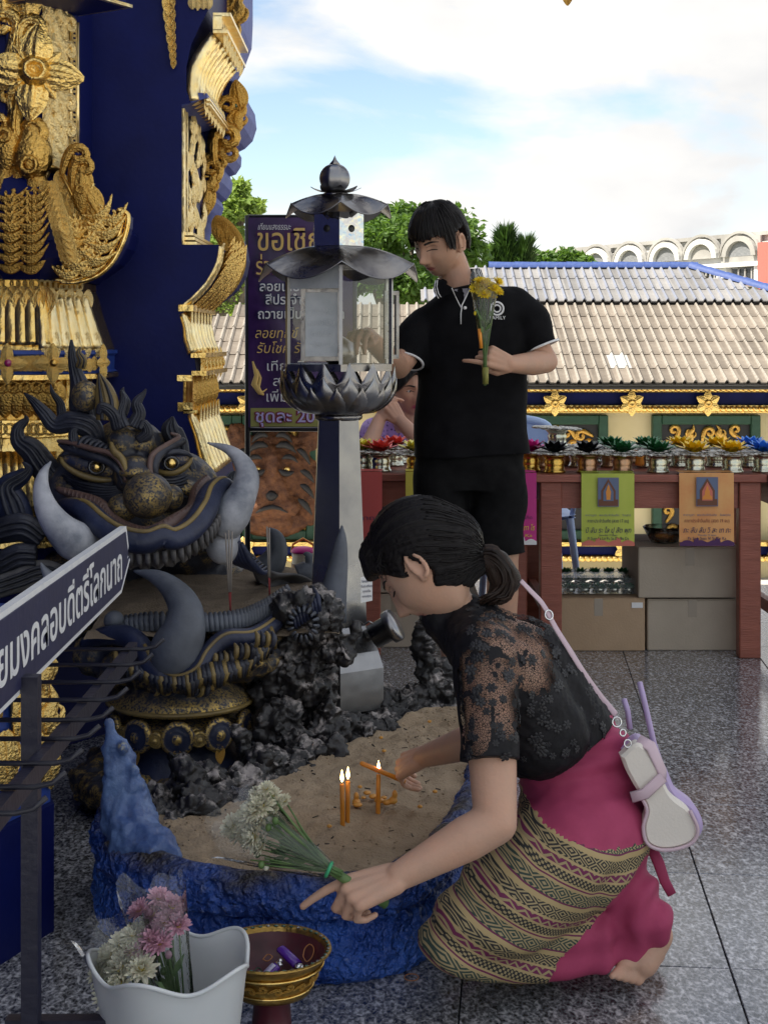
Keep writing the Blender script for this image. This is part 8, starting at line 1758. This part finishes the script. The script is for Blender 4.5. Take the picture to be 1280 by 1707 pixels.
for i in range(150):
    a, r = q_.uniform(0, 6.283), q_.random()**.5; oy, oz = math.cos(a)*r, math.sin(a)*r
    e_ = q_.uniform(-1, 1); keys = [tie+V(-.01, oy*.012, oz*.012), tie+V(.018, oy*.02, oz*.018), P(832+oz*-10+8*oz, 938-oz*24, 2.86+oy*.032), P(846+e_*8+oz*8, 965-oz*8, 2.86+oy*.036), P(838+e_*14, 990+e_*6, 2.86+oy*.034), P(815+e_*20, 1004+q_.uniform(-8, 6), 2.85+oy*.03)]
    crv.append([Vector(s) for s in spline([tuple(p) for p in keys], 12)])
strands(WN, crv, M_HAIRB, 'ponytail', .0036)
mb = MB(); mb.chain([tie, P(828, 940, 2.86), P(842, 966, 2.86), P(828, 990, 2.86)], [.017, .028, .031, .018]); o_ = mb.build('ponytail_core', M_HAIRB, WN); attr(o_.data, 'strand', [random.random() for _ in o_.data.vertices])
strands(WN, [[P(640+q_.uniform(-12, 4)+t*q_.uniform(-1, 2), 915+t*q_.uniform(8, 13), 2.80+.02*q_.random()) for t in range(6)] for _ in range(9)], M_HAIR, 'loose_hair', .0006)
# lace blouse
def lacemat():
    m = mat('black lace', (.004, .004, .0055), .62, col2=(.010, .0095, .0125), nscale=60, bump=.7, bscale=90, bdist=.004, spec=.25); t, b = nodes_of(m); l = t.links.new
    a = N(t, 'ShaderNodeAttribute'); a.attribute_name = 'lace'; tcn = N(t, 'ShaderNodeTexCoord')
    v = N(t, 'ShaderNodeTexVoronoi', feature='DISTANCE_TO_EDGE'); v.inputs['Scale'].default_value = 210; l(tcn.outputs['Object'], v.inputs['Vector']); g = N(t, 'ShaderNodeMath', operation='GREATER_THAN'); g.inputs[1].default_value = .075; l(v.outputs['Distance'], g.inputs[0])
    v2 = N(t, 'ShaderNodeTexVoronoi', feature='F1'); v2.inputs['Scale'].default_value = 42; l(tcn.outputs['Object'], v2.inputs['Vector']); n = N(t, 'ShaderNodeTexNoise'); n.inputs['Scale'].default_value = 30; n.inputs['Detail'].default_value = 3; l(tcn.outputs['Object'], n.inputs['Vector'])
    fl_ = N(t, 'ShaderNodeMath', operation='MULTIPLY_ADD'); fl_.inputs[1].default_value = .55; l(v2.outputs['Distance'], fl_.inputs[0]); l(n.outputs['Fac'], fl_.inputs[2]); g2 = N(t, 'ShaderNodeMapRange'); g2.inputs[1].default_value = .60; g2.inputs[2].default_value = .66; l(fl_.outputs[0], g2.inputs[0])
    # open net where the lace is thin: attribute decides how much of the net stays open
    th = N(t, 'ShaderNodeMath', operation='MULTIPLY'); l(g.outputs[0], th.inputs[0]); sm = N(t, 'ShaderNodeMath', operation='ADD'); l(a.outputs['Fac'], sm.inputs[0]); l(g2.outputs[0], sm.inputs[1]); gt = N(t, 'ShaderNodeMath', operation='GREATER_THAN'); gt.inputs[1].default_value = 1.0; l(sm.outputs[0], gt.inputs[0]); l(gt.outputs[0], th.inputs[1])
    inv = N(t, 'ShaderNodeMath', operation='SUBTRACT'); inv.inputs[0].default_value = 1.0; l(th.outputs[0], inv.inputs[1]); l(inv.outputs[0], b.inputs['Alpha'])
    bp = N(t, 'ShaderNodeBump'); bp.inputs['Strength'].default_value = .8; bp.inputs['Distance'].default_value = .004; l(fl_.outputs[0], bp.inputs['Height']); l(bp.outputs[0], b.inputs['Normal']); return m
mb = MB(); mb.chain([P(775, 1042, 2.87), P(862, 1112, 2.88), P(922, 1210, 2.90), P(956, 1275, 2.91)], [.060, .104, .110, .112]); mb.cap(P(850, 1120, 2.78), P(905, 1222, 2.81), .080, .088); mb.cap(P(850, 1100, 2.99), P(915, 1210, 3.0), .068, .080)
mb.cap(wn, sl_, .060, .066); mb.cap(wn, sr_, .058, .06); mb.chain([sl_, P(812, 1180, 2.675), P(814, 1262, 2.640)], [.064, .056, .054]); mb.cap(sr_, P(808, 1170, 3.06), .058, .054)
mb.chain([P(748, 1030, 2.868), P(775, 1050, 2.87)], [.052, .062])
nm, co, no = remesh(mb, .0062, 3); px = co[:, 0]/co[:, 1]*F+640; py = HY-(co[:, 2]-HC)/co[:, 1]*F
keep = None
d_ = vnoise(co, 10, 2, 3); co = co+no*(d_*.006+.0014*np.sin(px*.9)*np.sin(py*.9))[:, None]; co = clamp_plane(co, P(935, 1247, 2.90), P(958, 1288, 2.90)-P(935, 1247, 2.90), .30); co = clamp_plane(co, P(814, 1268, 2.64), P(816, 1300, 2.63)-P(812, 1180, 2.68), .09); set_co(nm, co)
def bandm(x0, y0, x1, y1, w_): 
    t = np.clip(((px-x0)*(x1-x0)+(py-y0)*(y1-y0))/((x1-x0)**2+(y1-y0)**2), 0, 1); return np.exp(-(((px-x0-(x1-x0)*t)**2+(py-y0-(y1-y0)*t)**2)/w_**2)**2)
lc = .90*bandm(822, 1045, 905, 1095, 13)+.60*bandm(850, 1020, 890, 1045, 10)*.9+.85*bandm(838, 1115, 845, 1215, 9)+.8*bandm(790, 1110, 790, 1235, 12)+.5*bandm(815, 1155, 815, 1160, 8)+.6*bandm(880, 1120, 900, 1130, 14)*.6; attr(nm, 'lace', np.clip(lc, 0, .98))
M_LACE = lacemat(); bl_ = finish(nm, 'lace_blouse', M_LACE, WN)
M_SEQ = mat('lace cord', (.012, .012, .015), .45)
q_ = random.Random(9); fl_me = MB()
for k in range(6): a = k*1.047; fl_me.ell((math.cos(a)*.0055, math.sin(a)*.0055, 0), (.0042, .003, .0014), 8, 4, Matrix.Rotation(a, 3, 'Z'))
fl_me.ell((0, 0, .0006), (.0024, .0024, .0014), 8, 4); flm = fl_me.mesh('lace_flower'); flm.materials.append(M_SEQ)
for i in range(150):
    loc, nrm = cast(q_.uniform(780, 1010), q_.uniform(1000, 1270), bl_, False)
    if loc is not None: q = link('lace_flower', flm, WN); q.matrix_local = Matrix.Translation(loc-wloc(WN)+nrm*.0006) @ nrm.to_track_quat('Z', 'Y').to_matrix().to_4x4() @ Matrix.Rotation(q_.uniform(0, 6), 4, 'Z') @ Matrix.Scale(q_.uniform(.7, 1.3), 4)
# sarong: one continuous cloth over hips, thighs and shins
def sarongmat():
    m = mat('woven pink sarong', (.34, .035, .10), .75, col2=(.41, .05, .13), nscale=10, bump=.35, bscale=500, bdist=.001); t, b = nodes_of(m); l = t.links.new; src = b.inputs['Base Color'].links[0].from_socket
    def at(n): a = N(t, 'ShaderNodeAttribute'); a.attribute_name = n; return a.outputs['Fac']
    def mth(op, a, b_=None, c=None):
        n = N(t, 'ShaderNodeMath', operation=op)
        for i, q in enumerate((a, b_, c)):
            if q is None: continue
            if isinstance(q, (int, float)): n.inputs[i].default_value = q
            else: l(q, n.inputs[i])
        return n.outputs[0]
    u, v, mk = at('pu'), at('pv'), at('mask')
    per = .104; f = mth('FRACT', mth('MULTIPLY', v, 1/per))       # one repeat of bands
    # sub band index colours
    r = N(t, 'ShaderNodeValToRGB'); r.color_ramp.interpolation = 'CONSTANT'; e = r.color_ramp.elements; CR, BK, MR, GN = (.44, .33, .16, 1), (.022, .022, .022, 1), (.16, .018, .075, 1), (.030, .055, .045, 1)
    stops = [(0, CR), (.05, BK), (.26, CR), (.30, MR), (.42, CR), (.46, BK), (.60, CR), (.63, MR), (.66, CR), (.70, GN), (.93, MR), (.96, CR)]
    e[0].position, e[0].color = stops[0]; e[1].position, e[1].color = stops[1]
    for p_, c_ in stops[2:]: q = e.new(p_); q.color = c_
    l(f, r.inputs[0])
    def tri(x, s): return mth('ABSOLUTE', mth('SUBTRACT', mth('FRACT', mth('MULTIPLY', x, s)), .5))
    dia = mth('ADD', tri(u, 1/.040), mth('MULTIPLY', tri(v, 1/.0232), 1.0)); d1 = mth('GREATER_THAN', mth('FRACT', mth('MULTIPLY', dia, 4.0)), .52)          # nested diamonds
    zig = mth('ADD', mth('MULTIPLY', tri(u, 1/.026), 1.6), mth('MULTIPLY', f, 9.0)); z1 = mth('GREATER_THAN', mth('FRACT', zig), .62); chk = mth('GREATER_THAN', mth('MULTIPLY', mth('SINE', mth('MULTIPLY', u, 640)), mth('SINE', mth('MULTIPLY', v, 700))), .12)
    inA = mth('MULTIPLY', mth('GREATER_THAN', f, .05), mth('LESS_THAN', f, .26)); inB = mth('MULTIPLY', mth('GREATER_THAN', f, .30), mth('LESS_THAN', f, .42)); inC = mth('MULTIPLY', mth('GREATER_THAN', f, .46), mth('LESS_THAN', f, .60)); inD = mth('MULTIPLY', mth('GREATER_THAN', f, .70), mth('LESS_THAN', f, .93))
    fac = mth('ADD', mth('ADD', mth('MULTIPLY', inA, d1), mth('MULTIPLY', inB, z1)), mth('ADD', mth('MULTIPLY', inC, chk), mth('MULTIPLY', inD, d1)))
    mx = N(t, 'ShaderNodeMix', data_type='RGBA'); l(fac, mx.inputs[0]); l(r.outputs[0], mx.inputs[6]); mx.inputs[7].default_value = (.36, .28, .145, 1)
    m2 = N(t, 'ShaderNodeMix', data_type='RGBA'); l(mth('GREATER_THAN', mk, .5), m2.inputs[0]); l(src, m2.inputs[6]); l(mx.outputs[2], m2.inputs[7]); l(m2.outputs[2], b.inputs['Base Color']); return m
mb = MB(); mb.chain([P(930, 1225, 2.90), P(956, 1310, 2.90), P(968, 1392, 2.91)], [.080, .108, .124]); mb.chain([P(968, 1222, 2.90), P(985, 1262, 2.90), P(1005, 1330, 2.91)], [.070, .084, .092]); mb.ell(P(975, 1400, 2.84), (.125, .10, .12), 16, 12); mb.ell(P(975, 1400, 2.99), (.12, .10, .12), 16, 12); mb.ell(P(1010, 1420, 2.92), (.08, .15, .10), 16, 12)
kn1, kn2 = P(772, 1562, 2.74), P(790, 1540, 2.98); mb.chain([P(950, 1420, 2.82), P(850, 1500, 2.77), kn1], [.120, .102, .075]); mb.chain([P(950, 1410, 3.0), P(860, 1480, 3.0), kn2], [.115, .098, .075])
mb.chain([kn1, P(900, 1572, 2.82), P(1045, 1545, 2.87)], [.072, .072, .060]); mb.chain([kn2, P(920, 1555, 2.98), P(1040, 1540, 2.98)], [.072, .07, .058]); mb.cap(P(960, 1520, 2.90), P(1060, 1500, 2.92), .11, .055); mb.ell(P(1062, 1520, 2.90), (.052, .11, .085), 12, 10); mb.chain([P(1040, 1490, 2.86), P(1070, 1535, 2.85), P(1078, 1575, 2.86)], [.07, .060, .032]); mb.cap(P(1000, 1570, 2.84), P(1072, 1580, 2.86), .05, .028)
nm, co, no = remesh(mb, .0075, 7); px = co[:, 0]/co[:, 1]*F+640; py = HY-(co[:, 2]-HC)/co[:, 1]*F
Cc = P(1040, 1120, 2.85); vx, vz = co[:, 0]-Cc.x, co[:, 2]-Cc.z; rr_ = np.sqrt(vx**2+vz**2); an_ = np.arctan2(vz, vx)
ln_s = (px-1075)*(1618-1430)-(py-1430)*(926-1075)             # >0 lies right of the line from (1075,1430) to (926,1618)
mask = ((rr_ > .305+.0014*np.sin(an_*110)) & (ln_s < 0)).astype(float)
fold = .009*np.sin(rr_*80+7*an_)*np.clip((rr_-.42)*5, 0, 1)+.007*np.sin(px*.12+py*.04+1.5*np.sin(py*.03))*np.clip((px-960)/60, 0, 1)*np.clip((py-1430)/40, 0, 1)+.004*np.sin(py*.16+px*.03)*np.clip((1340-py)/40, 0, 1)+.004*(mask-.5)
d_ = vnoise(co, 8, 5, 3); co = co+no*(d_*.008+fold)[:, None]; co[:, 2] = np.maximum(co[:, 2], .002); set_co(nm, co); attr(nm, 'pu', an_*.40+co[:, 1]*.6); attr(nm, 'pv', rr_+.010*np.sin(an_*5)+d_*.004); attr(nm, 'mask', mask); finish(nm, 'sarong', sarongmat(), WN)
M_SPNK = mat('pink sarong tie', (.34, .038, .105), .75)
MB().tube([P(1085, 1412, 2.86), P(1098, 1440, 2.85), P(1108, 1470, 2.85), P(1120, 1492, 2.85)], [.010, .011, .010, .009], 8, .25, up=(0, -1, 0)).build('tie_end', M_SPNK, WN)
# held candle and bouquet
T_ = thing('held_candle', 'orange candle held over a flame by the kneeling woman', 'candle', P(640, 1288, 3.40)); MB().tube([P(600, 1272, 3.39), P(603, 1273, 3.39), P(676, 1304, 3.37)], [.003, .0056, .0056], 12).build('wax_stick', M_CWAX2, T_)
T_ = thing('white_bouquet', 'white chrysanthemum bouquet in clear sleeve held by the kneeling woman', 'bouquet', P(600, 1480, 2.52), group='bouquets')
bs = P(553, 1452, 2.53); up_ = P(395, 1375, 2.55)-bs; sd2 = P(430, 1320, 2.55)-P(380, 1400, 2.55); L_ = up_.length; uu = up_.normalized(); ss = (sd2-uu*sd2.dot(uu)).normalized(); hd = []
for (x, y, k) in ((385, 1381, .9), (409, 1367, 1.0), (436, 1343, 1.05), (452, 1330, .75), (435, 1366, 1.0), (443, 1375, .95), (425, 1392, 1.05), (418, 1362, 1.0), (444, 1316, .6), (460, 1345, .7), (437, 1408, .8), (474, 1338, .5), (405, 1380, .9), (398, 1392, .9), (425, 1350, .95), (448, 1352, .9), (412, 1400, .8), (455, 1368, .8), (430, 1330, .8)):
    q = P(x, y, 2.54)-bs; hd.append((q.dot(uu), q.dot(ss), random.uniform(-.018, .010), k))
bouquet(T_, bs, uu, ss, hd, 'white', .16, .027, tail=.02, spread=.045, nstem=16, buds=9, seed=21)
cellophane(T_, bs, uu, ss, .205, .012, .068, 0, 3.3, .4)
ring_tube(P(548, 1450, 2.532), uu, .012, .0035, 'rubber_band', M_RUB, T_); MB().tube([P(553, 1452, 2.535), P(600, 1482, 2.565), P(643, 1508, 2.585)], [.008, .009, .009], 10).build('stem_bundle', M_STEM, T_)
# bag with strap
M_BAGC = mat('cream leather', (.72, .67, .60), .45, col2=(.78, .73, .66), nscale=6, bump=.1, bscale=200); M_BAGL = mat('lilac leather', (.46, .36, .60), .45); M_BAGP = mat('pale pink leather', (.58, .44, .50), .45)
BG = thing('handbag', 'cream and lilac leather handbag hanging at the kneeling woman\'s hip', 'bag', P(1110, 1410, 2.80))
fp = [(1035, 1262), (1066, 1240), (1096, 1278), (1118, 1325), (1150, 1352), (1163, 1385), (1150, 1408), (1110, 1418), (1080, 1408), (1072, 1380), (1078, 1350), (1064, 1322), (1046, 1290)]
MB().prism([(P(x, y, 2.78).x, P(x, y, 2.78).z) for x, y in [tuple(q) for q in spline(fp+[fp[0]], 60)[:-1]]][::-1], .030, Matrix.Translation((0, 2.78, 0)), bev=.006).build('front_panel', M_BAGC, BG, smooth=True, ang=40)
fp2 = [(x+(10 if x > 1090 else 4), y-6) for x, y in fp]; MB().prism([(P(x, y, 2.815).x, P(x, y, 2.815).z) for x, y in [tuple(q) for q in spline(fp2+[fp2[0]], 60)[:-1]]][::-1], .05, Matrix.Translation((0, 2.815, 0)), bev=.008).build('back_panel', M_BAGL, BG, smooth=True, ang=40)
MB().tube([P(x, y, 2.777) for x, y in spline(fp[4:12], 40)], .0035, 8).build('piping', M_BAGP, BG)
MB().tube([P(1052, 1330, 2.772), P(1075, 1324, 2.77), P(1105, 1296, 2.772)], [.011, .011, .011], 8, .2, up=(0, -1, 0)).build('belt_strap', M_BAGP, BG)
MB().tube([P(1064, 1232, 2.80), P(1085, 1245, 2.79), P(1105, 1290, 2.79), P(1108, 1300, 2.80)], [.013, .016, .015, .010], 8, .25, up=(.6, -.6, .3)).build('flap', M_BAGP, BG)
for k in ([(1066, 1138), (1074, 1170), (1090, 1240), (1108, 1292)], [(1040, 1166), (1046, 1185), (1050, 1215)]): MB().tube([P(x, y, 2.83) for x, y in k], .0078, 10, .7).build('handle', M_BAGL, BG)
M_STRAP = M_BAGP
dgs = [(868, 968), (884, 985), (905, 1008), (925, 1045), (950, 1085), (975, 1125), (1000, 1160), (1018, 1182), (1026, 1192)]; pts = []
for x, y in [tuple(q) for q in spline(dgs, 30)]:
    loc, nrm = cast(x, y, bl_, False); pts.append(loc+V(0, -.006, 0) if loc is not None else None)
last = None
for i in range(len(pts)):
    if pts[i] is None: x, y = spline(dgs, 30)[i]; pts[i] = P(x, y, last.y if last is not None else 2.85)
    last = pts[i]
dd_ = np.array([p.y for p in pts]); dd_ = np.convolve(np.pad(dd_, 3, mode='edge'), np.ones(7)/7, 'valid'); pts = [P(x, y, max(2.7, d-.006)) for (x, y), d in zip(spline(dgs, 30), dd_)]
MB().tube(pts, [.0050+.0028*i/29 for i in range(30)], 8, .3, up=(.5, -.8, .3)).build('shoulder_strap', M_STRAP, BG); i_ = 9
ring_tube(pts[i_]+V(0, -.003, 0), (.5, -.8, .3), .009, .0018, 'strap_buckle', M_CHR, BG)
for (x, y, r) in ((1028, 1204, .009), (1038, 1222, .006), (1046, 1240, .007)): ring_tube(P(x, y, 2.79), (.3, -1, .2), r, .0016, 'ring', M_CHR, BG)
# ================================================================ the vendor behind the table
VN = thing('person', 'seated vendor in purple dotted shirt resting her chin on clasped hands', 'person', (P(690, 0, 7.0).x, 7.0, 0))
vh = P(681, 648, 6.92); VR = rot_from((.42, -.88, -.12), (-.10, 0, 1), 0); VK = 1.08
mb = MB(); head_into(mb, vh, VR, VK, True, 1.08); vb = P(678, 735, 6.98); mb.chain([vh+VR @ V(0, -.02, -.07), vb], [.062, .066]); vsl, vsr = P(735, 728, 6.98), P(625, 722, 6.98); mb.cap(vb, vsl, .06, .06); mb.cap(vb, vsr, .06, .06); mb.cap(vb, P(685, 850, 7.02), .09, .14)
ve1, vw1 = P(612, 752, 6.58), P(632, 700, 6.72); ve1.z = TH+.042; mb.chain([vsr, ve1, vw1], [.05, .042, .030]); ve2, vw2 = P(712, 752, 6.58), P(668, 702, 6.70); ve2.z = TH+.042; mb.chain([vsl, ve2, vw2], [.05, .042, .030])
hand_into(mb, vw1, P(648, 664, 6.74)-vw1, (-.75, -.6, .1), 1, [(.5, .7, .3), (.6, .8, .4), (.6, .9, .4), (.7, .9, .4)], TH_CLOSE, .95); hand_into(mb, vw2, P(645, 666, 6.72)-vw2, (.3, -.9, .3), -1, [(.25, .3, .2), (.3, .35, .2), (.35, .4, .2), (.4, .4, .2)], TH_CLOSE, .95)
mb.chain([P(660, 840, 6.95), V(P(655, 0, 6.6).x, 6.62, .45), V(P(655, 0, 6.6).x, 6.62, .05)], [.08, .07, .045]); mb.chain([P(720, 840, 6.95), V(P(725, 0, 6.6).x, 6.62, .45), V(P(725, 0, 6.6).x, 6.62, .05)], [.08, .07, .045])
nm, co, no = remesh(mb, .005, 1); lips_attr(nm, co, vh, VR, VK); bo = finish(nm, 'body', M_SKIN_V, VN); face_bits(VN, vh, VR, VK, 0, .35, bo)
hair_cap(VN, vh, VR, VK, lambda ph: R(96)-R(42)*max(0, math.sin(ph))**3+R(24)*max(0, -math.sin(ph)), .020, rx=(.086, .102, .118))
M_VSH = mat('purple dotted cotton', (.34, .20, .50), .8, col2=(.40, .25, .56), nscale=6, bump=.2, bscale=200); t, b = nodes_of(M_VSH); src = b.inputs['Base Color'].links[0].from_socket; vo = N(t, 'ShaderNodeTexVoronoi', feature='F1'); vo.inputs['Scale'].default_value = 55; vo.inputs['Randomness'].default_value = .25; tcn = N(t, 'ShaderNodeTexCoord'); t.links.new(tcn.outputs['Object'], vo.inputs['Vector']); lt = N(t, 'ShaderNodeMath', operation='LESS_THAN'); lt.inputs[1].default_value = .28; t.links.new(vo.outputs['Distance'], lt.inputs[0]); mx = N(t, 'ShaderNodeMix', data_type='RGBA'); mx.inputs[7].default_value = (.08, .03, .16, 1); t.links.new(lt.outputs[0], mx.inputs[0]); t.links.new(src, mx.inputs[6]); t.links.new(mx.outputs[2], b.inputs['Base Color'])
mb = MB(); mb.chain([P(684, 755, 7.0), P(686, 860, 7.03)], [.145, .165]); mb.cap(P(690, 742, 7.0), vsl, .075, .075); mb.cap(P(676, 740, 7.0), vsr, .075, .075); mb.cap(vsr, vsr.lerp(ve1, .5), .072, .066); mb.cap(vsl, vsl.lerp(ve2, .5), .072, .066); o3, _ = cloth(mb, .011, 'shirt', M_VSH, VN, 4, .006, 8, 4)
for s_, (x0, x1) in ((-1, (664, 678)), (1, (704, 692))): MB().add([P(x0, 722, 6.88), P(x0+s_*3, 745, 6.86), P((x0+x1)/2+4, 775, 6.85), P(x1, 750, 6.86)], [(0, 1, 2, 3)]).build('collar', M_VSH, VN, smooth=False)
MB().tube([P(703, 715, 6.86), P(700, 745, 6.845), P(690, 780, 6.85)], .006, 6, .4).build('lanyard', mat('blue lanyard', (.03, .03, .30), .6), VN)
M_DSK = mat('dark skirt', (.03, .02, .05), .8); mb = MB(); mb.chain([P(686, 880, 7.02), V(P(688, 0, 6.7).x, 6.68, .46)], [.16, .12]); mb.cap(V(P(655, 0, 6.6).x, 6.64, .46), V(P(655, 0, 6.6).x, 6.62, .2), .085, .07); mb.cap(V(P(725, 0, 6.6).x, 6.64, .46), V(P(725, 0, 6.6).x, 6.62, .2), .085, .07); cloth(mb, .014, 'skirt', M_DSK, VN, 3)
bpy.data.scenes.remove(TMP)
